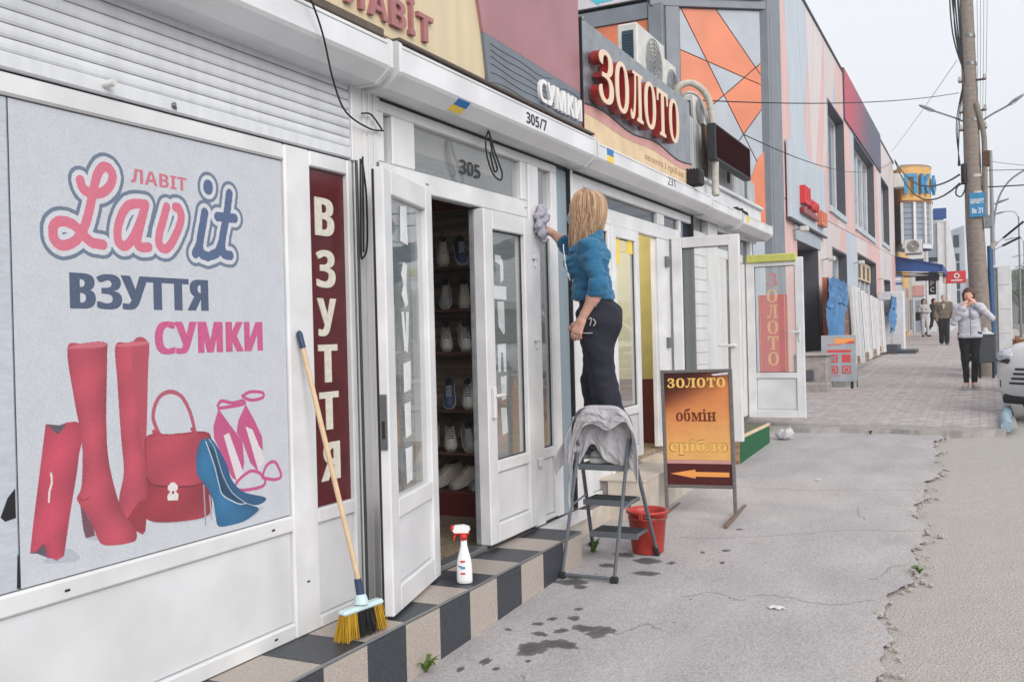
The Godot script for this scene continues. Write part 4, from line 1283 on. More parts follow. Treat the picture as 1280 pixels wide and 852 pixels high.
# ---------------------------------------------------------------- jewellery shop
func jewellery_shop() -> void:
	var b := front("jewellery_shop", "white jewellery shop with a yellow-green wall inside its open door", "shop")
	box("back_wall", Vector3(6.45, 0.0, -3.2), Vector3(9.75, 3.2, -3.1), "ochre_wall", b)
	box("side_wall", Vector3(9.66, 0.0, -3.1), Vector3(9.74, 3.2, -0.09), "wall_render", b)
	box("inner_wall", Vector3(8.95, 0.6, -2.6), Vector3(9.0, 2.85, -0.10), "ochre_wall", b)
	box("roof", Vector3(6.45, 3.2, -3.2), Vector3(9.75, 3.3, -0.02), "roof", b)
	box("ceiling", Vector3(6.46, 2.86, -3.1), Vector3(9.65, 2.9, -0.08), "wall_render", b)
	box("floor", Vector3(6.46, 0.0, -3.1), Vector3(9.65, 0.6, -0.075), "inside_floor", b)
	var skirt := node("dado", b)
	box("panel", Vector3(8.93, 0.6, -2.6), Vector3(8.949, 1.22, -0.12), "plinth_red", skirt)
	box("counter", Vector3(8.2, 0.6, -1.9), Vector3(8.85, 1.25, -1.4), "plinth_red", b)
	var lm := node("ceiling_lamp", b)
	var gm := mat("lamp_glow", Color(1.0, 0.95, 0.85), 0.4)
	gm.emission_enabled = true
	gm.emission = Color(1.0, 0.93, 0.8)
	gm.emission_energy_multiplier = 1.6
	obj("lamp_globe", lathe(mb(), [[0.001, -0.07], [0.05, -0.05], [0.07, 0.0], [0.05, 0.05], [0.001, 0.07]], 16, Vector3(8.0, 2.72, -1.0)), "lamp_glow", lm)
	obj("lamp_stem", tube(mb(), [Vector3(8.0, 2.78, -1.0), Vector3(8.0, 2.86, -1.0)], 0.01, 8), "steel", lm)
	var li := OmniLight3D.new()
	li.position = Vector3(8.0, 2.72, -1.0)
	li.light_energy = 1.1
	li.light_color = Color(1.0, 0.94, 0.82)
	li.omni_range = 8.0
	li.omni_attenuation = 2.0
	li.shadow_enabled = true
	put(li, "lamp_light", lm)
	var fr := node("shop_frame", b)
	box("post", Vector3(6.462, 0.40, -0.07), Vector3(6.70, 2.86, 0.0), "pvc", fr, 0.006)
	box("header", Vector3(6.702, 2.77, -0.07), Vector3(9.68, 2.862, 0.0), "pvc", fr, 0.006)
	box("shutter_slot", Vector3(6.47, 2.845, 0.0), Vector3(9.66, 2.857, 0.006), "gasket", fr, 0.0)
	box("head_rail", Vector3(6.702, 2.54, -0.07), Vector3(9.28, 2.665, -0.001), "pvc", fr, 0.006)
	box("post", Vector3(8.53, 2.667, -0.07), Vector3(8.74, 2.768, -0.001), "pvc", fr, 0.006)
	box("post", Vector3(8.52, 0.62, -0.07), Vector3(8.87, 2.538, -0.002), "pvc", fr, 0.006)
	box("reveal", Vector3(8.502, 0.62, -0.07), Vector3(8.519, 2.538, -0.03), "pvc", fr, 0.002)
	box("post", Vector3(9.23, 0.62, -0.07), Vector3(9.30, 2.768, -0.001), "pvc", fr, 0.006)
	box("dark_guide", Vector3(9.66, 0.6, -0.05), Vector3(9.69, 2.86, 0.02), "gasket", fr, 0.002)
	for y in [2.28, 1.52]:
		box("hinge", Vector3(8.72, y, -0.002), Vector3(8.79, y + 0.10, 0.025), "steel", fr, 0.004)
	casement(b, "blank_window", 6.702, 7.27, 0.40, 2.54, -0.06, 0.0, 0.06, "pane", 1.0)
	casement(b, "door_leaf", 7.272, 7.94, 0.62, 2.54, -0.05, 0.012, 0.09, "pane", 1.02)
	casement(b, "end_window", 8.871, 9.229, 0.62, 2.54, -0.06, -0.004, 0.05, "pane", 1.0)
	var tl := node("transom_window", b)
	box("pane", Vector3(6.704, 2.667, -0.04), Vector3(8.529, 2.768, -0.034), "dark_pane", tl, 0.0)
	box("pane", Vector3(8.742, 2.667, -0.04), Vector3(9.229, 2.768, -0.034), "dark_pane", tl, 0.0)
	box("pane", Vector3(9.30, 0.62, -0.04), Vector3(9.659, 2.768, -0.034), "dark_pane", tl, 0.0)
	for p in [[7.37, 2.24, 0.16], [7.70, 2.34, 0.1]]: box("sticker", Vector3(p[0], p[1], -0.012), Vector3(p[0] + 0.13, p[1] + p[2] + 0.06, -0.010), "flag_yellow", tl, 0.0)
	shutter_box(b, 6.46, 9.70, 2.868, 3.05)
	lettering("fascia_number", "231", "number", b, Vector3(8.18, 2.965, 0.2115), 0.22, 0.07, 0.001, false, Basis.IDENTITY, false)
	var fs := node("flag_sticker", b)
	box("blue_half", Vector3(6.66, 2.985, 0.209), Vector3(6.80, 3.035, 0.2115), "flag_blue", fs, 0.0)
	box("yellow_half", Vector3(6.66, 2.935, 0.209), Vector3(6.80, 2.984, 0.2115), "flag_yellow", fs, 0.0)
	# open leaf at right angles to the front
	var c := casement(b, "open_leaf", 0.0, 0.64, 0.64, 2.56, -0.03, 0.03, 0.10, "pane", 0.98)
	c.transform = Transform3D(Basis(Vector3(0, 0, 1), Vector3.UP, Vector3(-1, 0, 0)), Vector3(8.90, 0, 0.02))
	box("handle", Vector3(0.535, 1.52, 0.03), Vector3(0.60, 1.545, 0.075), "pvc", c, 0.006)
	box("handle", Vector3(0.44, 1.52, 0.06), Vector3(0.56, 1.545, 0.078), "pvc", c, 0.006)
	box("hinge_edge", Vector3(-0.035, 0.645, -0.025), Vector3(-0.002, 2.555, 0.02), "grey_paint", c, 0.003)
	# base of cream tiles with a broader platform before the door
	var st := front("tiled_platform", "cream tiled base and platform under the jewellery shop's door", "step", -2.35)
	box("base_wall", Vector3(5.76, -0.15, -0.42), Vector3(6.95, 0.37, -0.262), "grout", st)
	for k in 4: box("tile", Vector3(5.762 + k * 0.298, -0.12, -0.261), Vector3(5.762 + k * 0.298 + 0.295, 0.376, -0.25), "tile_cream", st, 0.002)
	box("core", Vector3(6.952, -0.15, -0.42), Vector3(9.55, 0.535, 0.016), "grout", st)
	for k in 8: box("tile", Vector3(6.952 + k * 0.325, -0.1, 0.0165), Vector3(6.952 + k * 0.325 + 0.3225, 0.5345, 0.03), "tile_cream", st, 0.002)
	for k in 2: box("tile", Vector3(6.938, -0.1, -0.262 + k * 0.145), Vector3(6.951, 0.5345, -0.119 + k * 0.145), "tile_cream", st, 0.002)
	for k in 5: box("tile", Vector3(6.93 + k * 0.525, 0.536, -0.415), Vector3(6.93 + k * 0.525 + 0.522, 0.553, 0.036), "tile_cream", st, 0.002)
	gold_sign()

func gold_sign() -> void:
	var t := front("gold_fascia_sign", "brushed steel fascia sign with big red and cream three-dimensional letters", "sign", -2.52)
	obj("steel_panel", prism(mb(), pv([6.40, 3.20, 9.20, 3.20, 9.20, 3.90, 6.40, 3.92]), -0.05, 0.0), "steel_sign", t)
	box("black_edge", Vector3(6.392, 3.10, -0.30), Vector3(6.40, 3.93, 0.0), "black", t, 0.002)
	box("top_trim", Vector3(6.40, 3.915, -0.05), Vector3(6.43, 3.94, 0.006), "trim", t, 0.002)
	# two waving bands below it
	var pink := PackedVector2Array()
	var cream := PackedVector2Array()
	var a := []
	var bq := []
	for i in 25:
		var s := lerpf(6.40, 9.20, i / 24.0)
		a.append(Vector2(s, 3.315 - 0.03 * i / 24.0 + 0.022 * sin(i * 0.55)))
		bq.append(Vector2(s, 3.235 - 0.02 * i / 24.0 + 0.014 * sin(i * 0.5 + 1.0)))
	for p in a: pink.append(p)
	for i in range(24, -1, -1): pink.append(bq[i])
	for p in bq: cream.append(p)
	cream.append(Vector2(9.20, 3.056)); cream.append(Vector2(6.40, 3.056))
	obj("pink_band", prism(mb(), pink, -0.052, 0.006), "sign_pink", t)
	obj("cream_band", prism(mb(), cream, -0.052, 0.004), "sign_cream", t)
	var edge_pts := []
	for p in a: edge_pts.append(Vector3(p.x, p.y, 0.008))
	obj("wavy_trim", tube(mb(), edge_pts, 0.006, 6), "line_dark", t)
	lettering("small_line", "золото і срібло", "gold_text", t, Vector3(7.75, 3.11, 0.004), 1.15, 0.075, 0.001, true)
	# channel letters
	var w := "ЗОЛОТО"
	var x := 6.48
	for i in 6:
		var l := node("letter", t)
		var y := 3.345 + 0.002 * i
		lettering("side", w[i], "letter_red", l, Vector3(x, y, 0.02), 0.305, 0.39, 0.065, true)
		lettering("face", w[i], "letter_cream", l, Vector3(x, y, 0.086), 0.305, 0.39, 0.006, true)
		box("peg", Vector3(x + 0.1, y + 0.2, 0.0), Vector3(x + 0.12, y + 0.22, 0.04), "steel", l, 0.0)
		x += 0.345

# ---------------------------------------------------------------- third shop: white siding, siding fascia, LED board
func siding_shop() -> void:
	var b := front("siding_shop", "small white shop clad in horizontal siding under a corrugated metal fascia", "shop")
	box("body", Vector3(9.76, 0.3, -3.2), Vector3(12.85, 3.0, -0.09), "wall_render", b)
	var sd := node("siding", b)
	for k in 16: obj("board", bx(mb(), Vector3(10.06, 0.66 + k * 0.13 + 0.063, -0.055), Vector3(0.60, 0.126, 0.05), 0.008, Transform3D(Basis.IDENTITY, Vector3.ZERO)), "pvc", sd)
	box("white_guide", Vector3(10.37, 0.6, -0.08), Vector3(10.42, 2.86, 0.0), "pvc", b)
	box("post", Vector3(10.43, 0.6, -0.08), Vector3(10.80, 2.86, -0.01), "pvc_old", b)
	var fr := node("shop_frame", b)
	box("header", Vector3(10.80, 2.80, -0.07), Vector3(12.85, 2.866, 0.0), "pvc", fr)
	box("head_rail", Vector3(10.80, 2.50, -0.07), Vector3(12.0, 2.60, 0.0), "pvc", fr)
	box("post", Vector3(11.78, 2.602, -0.07), Vector3(11.9, 2.798, -0.001), "pvc", fr)
	box("post", Vector3(11.9, 0.6, -0.07), Vector3(12.14, 2.49, 0.004), "pvc_old", fr)
	box("post", Vector3(12.45, 0.6, -0.07), Vector3(12.55, 2.798, 0.004), "pvc_old", fr)
	box("pane", Vector3(10.80, 2.602, -0.05), Vector3(11.779, 2.798, -0.045), "dark_pane", fr, 0.0)
	box("pane", Vector3(12.56, 0.7, -0.05), Vector3(12.84, 2.798, -0.045), "dark_pane", fr, 0.0)
	box("pane", Vector3(12.142, 0.7, -0.05), Vector3(12.449, 2.798, -0.045), "dark_pane", fr, 0.0)
	box("pane", Vector3(11.15, 0.95, -0.04), Vector3(11.899, 2.498, -0.035), "dark_pane", fr, 0.0)
	box("post", Vector3(10.80, 0.6, -0.07), Vector3(11.148, 2.498, -0.002), "pvc_old", fr)
	box("lower_panel", Vector3(11.15, 0.6, -0.06), Vector3(11.899, 0.949, -0.02), "pvc_panel", fr)
	shutter_box(b, 9.72, 11.05, 2.86, 3.03)
	shutter_box(b, 11.12, 12.86, 2.84, 3.02)
	box("flag_sticker", Vector3(11.3, 2.93, 0.2105), Vector3(11.45, 3.01, 0.2115), "flag_yellow", b, 0.0)
	var mf := node("metal_fascia", b)
	for k in 38: box("rib", Vector3(9.25 + k * 0.095, 3.06, -0.06), Vector3(9.25 + k * 0.095 + 0.06, 3.95 - k * 0.0095, 0.0), "siding", mf, 0.012)
	obj("sheet", prism(mb(), pv([9.22, 3.05, 12.88, 3.05, 12.88, 3.58, 9.22, 3.93]), -0.08, -0.02), "siding", mf)
	box("gutter_board", Vector3(9.25, 3.10, 0.02), Vector3(12.88, 3.24, 0.06), "pvc", mf, 0.004)
	box("gutter_lip", Vector3(9.25, 3.241, 0.0), Vector3(12.88, 3.275, 0.10), "pvc", mf, 0.004)
	box("conduit", Vector3(12.2, 3.3, 0.005), Vector3(12.22, 3.85, 0.03), "grey_paint", mf, 0.003)
	var r := RandomNumberGenerator.new()
	r.seed = 3
	var db := mb()
	for k in 16: bx(db, Vector3(11.05 + k * 0.035, 3.05 + 0.01 * sin(k * 3.0), 0.12 + r.randf() * 0.06), Vector3(0.05, r.randf_range(0.02, 0.09) * (1.0 - k / 20.0), 0.06), 0.008)
	obj("torn_felt", db, "black", b)
	# the open door leaf with a red banner inside
	var lf := casement(b, "open_leaf", 0.0, 0.69, 0.575, 2.55, -0.03, 0.03, 0.10, "pane", 1.10)
	lf.transform = Transform3D(Basis(Vector3(0, 0, 1), Vector3.UP, Vector3(-1, 0, 0)), Vector3(12.10, 0, 0.02))
	box("roller_blind", Vector3(0.01, 2.50, 0.031), Vector3(0.62, 2.60, 0.06), "blind_yellow", lf, 0.012)
	box("handle", Vector3(0.53, 1.62, 0.04), Vector3(0.65, 1.645, 0.07), "pvc", lf, 0.006)
	box("handle_plate", Vector3(0.62, 1.52, 0.03), Vector3(0.645, 1.70, 0.042), "pvc", lf, 0.004)
	box("banner", Vector3(0.14, 1.14, -0.012), Vector3(0.49, 2.10, -0.008), "banner_red", lf, 0.0)
	for k in 2: box("banner_line", Vector3(0.155 + k * 0.30, 1.15, -0.0075), Vector3(0.162 + k * 0.30, 2.09, -0.0065), "banner_gold", lf, 0.0)
	var w := "ЗОЛОТО"
	for i in 6:
		lettering("letter", w[i], "banner_red" if i == 0 else "banner_gold", lf, Vector3(0.245, 2.2 - i * 0.195, -0.0075), 0.13, 0.165, 0.001, true)
	# carpeted step
	var st := front("carpeted_step", "step covered in green carpet below the third shop's door", "step", -2.20)
	box("core", Vector3(9.60, 0.1, -0.45), Vector3(11.10, 0.58, -0.01), "concrete", st)
	box("green_side", Vector3(9.62, 0.2, -0.0099), Vector3(11.10, 0.575, 0.0), "green_carpet", st, 0.002)
	box("top_carpet", Vector3(9.60, 0.581, -0.45), Vector3(11.10, 0.60, -0.02), "carpet_top", st, 0.003)
	box("edge_strip", Vector3(9.60, 0.576, -0.0195), Vector3(11.10, 0.606, 0.006), "sign_cream", st, 0.003)
	box("end_board", Vector3(9.588, 0.2, -0.45), Vector3(9.60, 0.575, 0.0), "plywood_pale", st, 0.002)

func led_board() -> void:
	var t := front("led_board", "dark LED display board fixed to the corrugated fascia", "display board", -2.62)
	box("cabinet", Vector3(9.80, 3.43, 0.11), Vector3(11.46, 3.81, 0.20), "led_case", t, 0.008)
	box("display_face", Vector3(9.84, 3.465, 0.2005), Vector3(11.42, 3.785, 0.204), "led_face", t, 0.0)
	for k in 2: box("bracket", Vector3(10.0 + k * 1.1, 3.38, 0.0), Vector3(10.05 + k * 1.1, 3.86, 0.03), "rust", t)
	obj("cable", tube(mb(), curve([Vector3(11.46, 3.6, 0.1), Vector3(11.9, 3.62, 0.06), Vector3(11.95, 3.4, 0.04), Vector3(11.95, 3.28, 0.05)], 5), 0.01, 6), "grey_paint", t)

func air_conditioner(label: String, at: Vector3, sz: Vector3, fin_side := true) -> Node3D:
	# the fin side looks down the street towards the viewer (+Z), the fan side to the street (+X)
	var t := thing("air_conditioner", label, "air conditioner", at, "air conditioner units on the shop roofs")
	box("casing", Vector3(0, 0, -sz.z), Vector3(sz.x, sz.y, 0.0), "ac_white", t, 0.015)
	var fins := node("fin_grille", t)
	box("core_plate", Vector3(0.05, 0.06, 0.001), Vector3(sz.x - 0.04, sz.y - 0.07, 0.006), "ac_fin" if fin_side else "ac_white", fins, 0.0)
	var n := 16 if fin_side else 0
	for k in n: box("bar", Vector3(0.05, 0.08 + (sz.y - 0.17) * k / n, 0.006), Vector3(sz.x - 0.04, 0.086 + (sz.y - 0.17) * k / n, 0.012), "dark_pane", fins, 0.0)
	var fan := node("fan_grille", t)
	var c := Vector3(sz.x, sz.y * 0.5, -sz.z * 0.55)
	for k in 6:
		var rr: float = 0.05 + k * (minf(sz.y, sz.z) * 0.42 - 0.05) / 5.0
		var pts := []
		for i in 25: pts.append(c + Vector3(0.012, sin(TAU * i / 24.0) * rr, cos(TAU * i / 24.0) * rr))
		obj("ring", tube(mb(), pts, 0.005, 5, false), "grey_paint", fan)
	for k in 8: obj("spoke", tube(mb(), [c + Vector3(0.012, 0, 0), c + Vector3(0.012, sin(TAU * k / 8.0), cos(TAU * k / 8.0)) * Vector3(1, minf(sz.y, sz.z) * 0.42, minf(sz.y, sz.z) * 0.42)], 0.004, 5), "grey_paint", fan)
	for k in 2: box("foot", Vector3(0.02, -0.06, -0.11 - k * (sz.z - 0.26)), Vector3(sz.x - 0.02, 0.0, -0.07 - k * (sz.z - 0.26)), "grey_paint", t)
	return t

func roof_things() -> void:
	air_conditioner("large air conditioner behind the steel sign, its dark fin side in view", Vector3(-3.0, 3.96, -8.5), Vector3(0.20, 0.58, 0.85))
	air_conditioner("second air conditioner, farther along behind the steel sign", Vector3(-3.0, 3.98, -9.55), Vector3(0.14, 0.50, 0.4))
	air_conditioner("smallest air conditioner behind the steel sign, beside the white hose", Vector3(-2.88, 3.86, -10.05), Vector3(0.18, 0.34, 0.35))
	for k in 3:
		var p: Array = [[-3.05, 8.3, 0.85], [-3.02, 9.4, 0.45], [-2.92, 9.95, 0.35]][k]
		var st := thing("roof_stand", ["steel stand under the large air conditioner", "steel stand under the second air conditioner", "steel stand under the smallest air conditioner"][k], "stand", Vector3(p[0], 3.3, -p[1]))
		for z in [0.3, p[2]]:
			box("leg", Vector3(0.03, 0.0, -z - 0.04), Vector3(0.07, 0.60, -z), "rust", st)
			box("leg", Vector3(0.24, 0.0, -z - 0.04), Vector3(0.28, 0.60, -z), "rust", st)
	var h := thing("drain_hose", "white corrugated hose arching down from the air conditioner over the fascia", "hose", Vector3(-2.6, 3.2, -9.6))
	obj("hose", tube(mb(), curve([Vector3(-0.22, 0.80, -0.1), Vector3(-0.16, 0.98, -0.06), Vector3(-0.02, 1.02, -0.14), Vector3(0.10, 0.86, -0.28), Vector3(0.14, 0.4, -0.32), Vector3(0.13, 0.02, -0.36), Vector3(0.14, -0.12, -0.34)], 8), 0.035, 10), "hose", h)
	obj("thin_pipe", tube(mb(), curve([Vector3(-0.22, 0.78, -0.16), Vector3(-0.1, 0.93, -0.12), Vector3(0.03, 0.86, -0.24), Vector3(0.09, 0.4, -0.4), Vector3(0.09, -0.1, -0.42)], 8), 0.018, 8), "hose", h)
	var f := thing("floodlight", "small black floodlight on the fascia edge below the hose", "floodlight", Vector3(-2.46, 3.08, -9.0))
	box("housing", Vector3(-0.06, -0.02, -0.14), Vector3(0.09, 0.13, 0.0), "black", f, 0.02)
	box("bracket", Vector3(-0.1, -0.04, -0.1), Vector3(-0.06, 0.06, -0.04), "black", f, 0.006)
	for k in 4: box("fin", Vector3(-0.05 + k * 0.03, 0.13, -0.13), Vector3(-0.04 + k * 0.03, 0.15, -0.01), "black", f, 0.002)

# ---------------------------------------------------------------- clad building
func halves(poly: PackedVector2Array, p: Vector2, dir: Vector2) -> Array:      # a polygon cut by a line
	var far := 60.0
	var d := dir.normalized() * far
	var nrm := Vector2(-d.y, d.x)
	var a := PackedVector2Array([p - d, p + d, p + d + nrm, p - d + nrm])
	return Geometry2D.intersect_polygons(poly, a) + Geometry2D.clip_polygons(poly, a)

func cladding(parent: Node, face: PackedVector2Array, cuts: Array, holes: Array, paint: Callable, z0: float, z1: float, gap: float) -> void:
	# panels: the face cut by lines, the window openings taken out, each with an open joint round it
	var pieces := [face]
	for c in cuts:
		var next := []
		for p in pieces: next.append_array(halves(p, Vector2(c[0], c[1]), Vector2(c[2], c[3])))
		pieces = next
	for h in holes:
		var next := []
		for p in pieces:
			if Geometry2D.intersect_polygons(p, h).is_empty():
				next.append(p)
				continue
			var mid: Vector2 = (h[0] + h[2]) * 0.5
			for q in halves(p, mid, Vector2.UP):
				for o in Geometry2D.clip_polygons(q, h):
					if not Geometry2D.is_polygon_clockwise(o): next.append(o)
		pieces = next
	for p in pieces:
		for q in Geometry2D.offset_polygon(p, -gap):
			if q.size() < 3: continue
			var c := Vector2.ZERO
			for v in q: c += v
			obj("panel", prism(mb(), q, z0, z1), paint.call(c / q.size()), parent)

func big_window(parent: Node, s0: float, s1: float, y0: float, y1: float, depth: float, mullions: int, pane := "pale_pane", sill := true) -> Node3D:
	var n := node("window", parent)
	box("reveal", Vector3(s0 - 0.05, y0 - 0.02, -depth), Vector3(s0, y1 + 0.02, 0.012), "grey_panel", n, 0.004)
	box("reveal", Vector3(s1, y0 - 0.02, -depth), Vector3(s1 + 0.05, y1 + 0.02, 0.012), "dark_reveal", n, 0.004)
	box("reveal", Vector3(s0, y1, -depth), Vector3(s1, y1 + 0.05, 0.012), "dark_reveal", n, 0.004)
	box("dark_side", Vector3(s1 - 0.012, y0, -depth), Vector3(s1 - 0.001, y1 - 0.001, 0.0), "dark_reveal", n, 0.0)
	if sill: box("sill", Vector3(s0 - 0.08, y0 - 0.16, -depth), Vector3(s1 + 0.08, y0 - 0.021, 0.05), "pale_panel", n, 0.006)
	box("pane", Vector3(s0, y0, -depth - 0.02), Vector3(s1, y1, -depth), pane, n, 0.0)
	for k in mullions + 2:
		var s := lerpf(s0, s1 - 0.07, float(k) / (mullions + 1))
		box("mullion", Vector3(s, y0, -depth + 0.001), Vector3(s + 0.07, y1 - 0.001, -depth + 0.05), "pvc", n, 0.004)
	for y in [y0, y1 - 0.07]: box("frame_rail", Vector3(s0 + 0.071, y + 0.001, -depth + 0.001), Vector3(s1 - 0.071, y + 0.068, -depth + 0.048), "pvc", n, 0.004)
	return n

func clad_building() -> void:
	var b := front("clad_building", "two-storey building clad in pink, grey and orange angular panels", "building", -3.0)
	var top := 8.05
	var hs := [rect(22.35, 4.42, 25.1, 6.75), rect(27.2, 4.45, 32.4, 6.78), rect(34.9, 4.6, 37.8, 6.75), rect(17.95, 0.4, 20.4, 3.28), rect(22.6, 1.35, 25.1, 3.45), rect(27.5, 1.35, 32.5, 3.65), rect(35.2, 0.9, 37.7, 3.3)]
	box("body", Vector3(14.6, 0.3, -9.0), Vector3(40.4, top - 0.06, -1.75), "dark_room", b)
	box("body", Vector3(16.0, 0.3, -1.749), Vector3(40.4, top - 0.06, -0.56), "dark_room", b)
	var cl := node("street_cladding", b)
	obj("backing", prism(mb(), rect(16.0, 0.3, 40.4, top - 0.02), -0.55, -0.50), "line_dark", cl)
	var cuts := [[16.6, 4.0, 0.10, 1.0], [18.4, 8.0, 0.35, -1.0], [20.2, 8.0, -0.45, -1.0], [24.0, 8.0, -0.75, -1.0], [21.5, 3.5, 0.12, 1.0], [25.2, 5.0, 0.03, 1.0], [19.0, 0.3, 0.5, 1.0], [26.2, 8.0, 0.28, -1.0], [29.5, 0.3, 0.16, 1.0], [33.2, 8.0, 0.2, -1.0], [38.6, 4.0, 0.02, 1.0], [16.0, 3.9, 1.0, 0.02], [23.0, 0.3, 0.30, 1.0], [17.2, 8.0, 0.16, -1.0], [19.6, 8.0, 0.12, -1.0], [20.6, 8.0, -0.2, -1.0], [22.0, 8.0, -0.5, -1.0], [31.0, 8.0, -0.3, -1.0], [36.5, 8.0, -0.2, -1.0]]
	var tones := ["pink_panel", "pale_panel", "pink_pale", "pink_panel", "pale_panel", "pink_pale", "pink_panel"]
	var paint := func(c: Vector2) -> String:
		if c.x < 16.75: return "pale_panel"
		return tones[int(absf(floor(c.x * 1.7 + c.y * 0.9))) % 7]
	cladding(cl, rect(16.0, 0.3, 40.4, top - 0.03), cuts, hs, paint, -0.04, 0.0, 0.008)
	for h in hs:                                        # side walls behind the openings' edges
		pass
	box("parapet_cap", Vector3(15.5, top - 0.03, -0.6), Vector3(25.2, top + 0.02, 0.03), "dark_grey", b, 0.006)
	box("parapet_cap", Vector3(34.7, top - 0.03, -0.6), Vector3(40.42, top + 0.02, 0.03), "dark_grey", b, 0.006)
	# a panel shading from crimson to violet
	var cv := Canvas.new(128, 32, Color.WHITE)
	for x in 128:
		var t := smoothstep(0.0, 0.75, x / 127.0)
		cv.im.fill_rect(Rect2i(x, 0, 1, 32), Color(0.76, 0.22, 0.32).lerp(Color(0.29, 0.29, 0.39), t))
	cv.grain(0.03, 0.04, 3)
	print_material("shade_print", cv, 0.5)
	var cp := node("coloured_panel", b)
	box("frame", Vector3(25.18, 6.86, -0.1), Vector3(34.72, top + 0.10, 0.04), "violet_panel", cp, 0.01)
	printed("face", 9.5, 1.27, "shade_print", cp, Vector3(25.2, 6.87, 0.041))
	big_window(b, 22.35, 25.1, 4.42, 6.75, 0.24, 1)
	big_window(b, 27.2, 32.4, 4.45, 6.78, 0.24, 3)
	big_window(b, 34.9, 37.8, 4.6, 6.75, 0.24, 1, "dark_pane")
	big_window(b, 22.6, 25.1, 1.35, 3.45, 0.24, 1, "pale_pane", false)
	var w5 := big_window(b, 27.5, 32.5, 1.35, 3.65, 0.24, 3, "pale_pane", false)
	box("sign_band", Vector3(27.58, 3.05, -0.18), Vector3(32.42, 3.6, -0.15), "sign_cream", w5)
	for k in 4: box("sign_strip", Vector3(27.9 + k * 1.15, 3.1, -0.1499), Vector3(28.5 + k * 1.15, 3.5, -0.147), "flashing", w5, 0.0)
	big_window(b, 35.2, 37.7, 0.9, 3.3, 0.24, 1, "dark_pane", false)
	var dr := node("doorway", b)
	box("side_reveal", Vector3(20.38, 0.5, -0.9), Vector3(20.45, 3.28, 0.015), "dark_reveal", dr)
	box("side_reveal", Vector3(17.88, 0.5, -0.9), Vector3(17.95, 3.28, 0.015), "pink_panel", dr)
	box("lintel", Vector3(17.70, 3.28, -0.9), Vector3(20.7, 3.55, 0.03), "grey_panel", dr)
	box("door_frame", Vector3(18.9, 0.6, -0.88), Vector3(19.1, 3.27, -0.82), "pvc", dr)
	box("door_pane", Vector3(17.96, 0.6, -0.86), Vector3(20.37, 2.9, -0.84), "pale_pane", dr, 0.0)
	box("orange_board", Vector3(18.5, 2.85, -0.5), Vector3(20.1, 3.2, -0.46), "orange_panel", dr)
	# corner pilaster
	box("corner_pilaster", Vector3(15.45, 0.3, -0.4), Vector3(16.5, 9.2, 0.06), "col_grey", b, 0.01)
	# the canted orange wall between pilaster and grey corner, then the end wall
	var cw := node("canted_wall", b)
	cw.transform = Transform3D(Basis(Vector3(0.588, 0, 0.809), Vector3.UP, Vector3(-0.809, 0, 0.588)), Vector3(15.5, 0, 0.0))
	obj("backing", prism(mb(), rect(-1.65, 0.3, 0.1, 6.74), -0.1, -0.03), "line_dark", cw)
	var cc := [[1.38, 6.7, -0.98, -1.94], [0.82, 6.73, -0.80, -1.12], [1.44, 6.08, -1.42, -0.56], [0.03, 5.93, 1.02, -0.84], [0.01, 5.25, 0.37, -0.47]]
	var hue := func(c: Vector2) -> String:
		var below := func(k: int) -> bool:              # under the k-th joint
			var l: Array = cc[k]
			return (c.y - l[1]) < (-c.x - l[0]) * l[3] / l[2]
		if not below.call(2):
			if not below.call(0) and below.call(1): return "orange_panel"
			return "orange_panel" if below.call(3) else "grey_panel"
		if not below.call(3): return "orange_panel" if below.call(0) else "grey_panel"
		return "orange_panel" if not below.call(0) and not below.call(4) else "grey_panel"
	var cuts2 := []
	for l in cc: cuts2.append([-l[0], l[1], -l[2], l[3]])
	cladding(cw, rect(-1.42, 0.3, 0.0, 6.72), cuts2, [], hue, -0.03, 0.0, 0.008)
	obj("panel", prism(mb(), pv([0.0, 3.2, -0.36, 3.2, -0.30, 4.05, -0.16, 4.39, 0.0, 4.55]), 0.002, 0.014), "orange_panel", cw)
	box("corner_post", Vector3(-1.66, 0.3, -0.25), Vector3(-1.43, 6.76, 0.05), "col_grey", cw, 0.01)
	box("head_band", Vector3(-1.9, 6.725, -0.1), Vector3(0.0, 6.85, 0.06), "col_grey", cw, 0.006)
	var ew := node("end_wall", b)
	ew.transform = Transform3D(Basis(Vector3(0, 0, 1), Vector3.UP, Vector3(-1, 0, 0)), Vector3(14.42, 0, -1.36))
	box("corner_post", Vector3(-0.20, 0.3, -0.3), Vector3(0.03, 6.76, 0.05), "col_grey", ew, 0.01)
	obj("backing", prism(mb(), rect(-6.0, 0.3, 0.0, 6.74), -0.1, -0.03), "line_dark", ew)
	cladding(ew, rect(-6.0, 0.3, -0.21, 6.55), [[-0.21, 5.9, -1.0, -0.75], [-2.2, 5.2, -1.0, 0.55], [-3.8, 6.5, 0.5, -1.0]], [], func(c: Vector2) -> String: return "orange_panel" if (c.x > -2.9 and c.y > 4.4) or c.x < -3.6 else "grey_panel", -0.03, 0.0, 0.008)
	box("head_band", Vector3(-6.0, 6.551, -0.06), Vector3(-0.21, 6.80, 0.03), "col_grey", ew, 0.006)
	# small shop board over the door, with raised letters
	var sg := front("door_sign", "pale board with raised red and orange letters over the clad building's doorway", "sign", -2.97)
	box("board", Vector3(16.95, 3.60, 0.0), Vector3(21.2, 4.95, 0.05), "pale_panel", sg, 0.004)
	box("board_edge", Vector3(16.93, 3.56, 0.0), Vector3(21.22, 3.599, 0.07), "dark_grey", sg, 0.004)
	lettering("letter", "Ш", "sign_red", sg, Vector3(17.95, 3.95, 0.05), 0.62, 0.32, 0.10)
	lettering("letters", "око", "sign_red", sg, Vector3(18.7, 3.93, 0.05), 1.0, 0.18, 0.09)
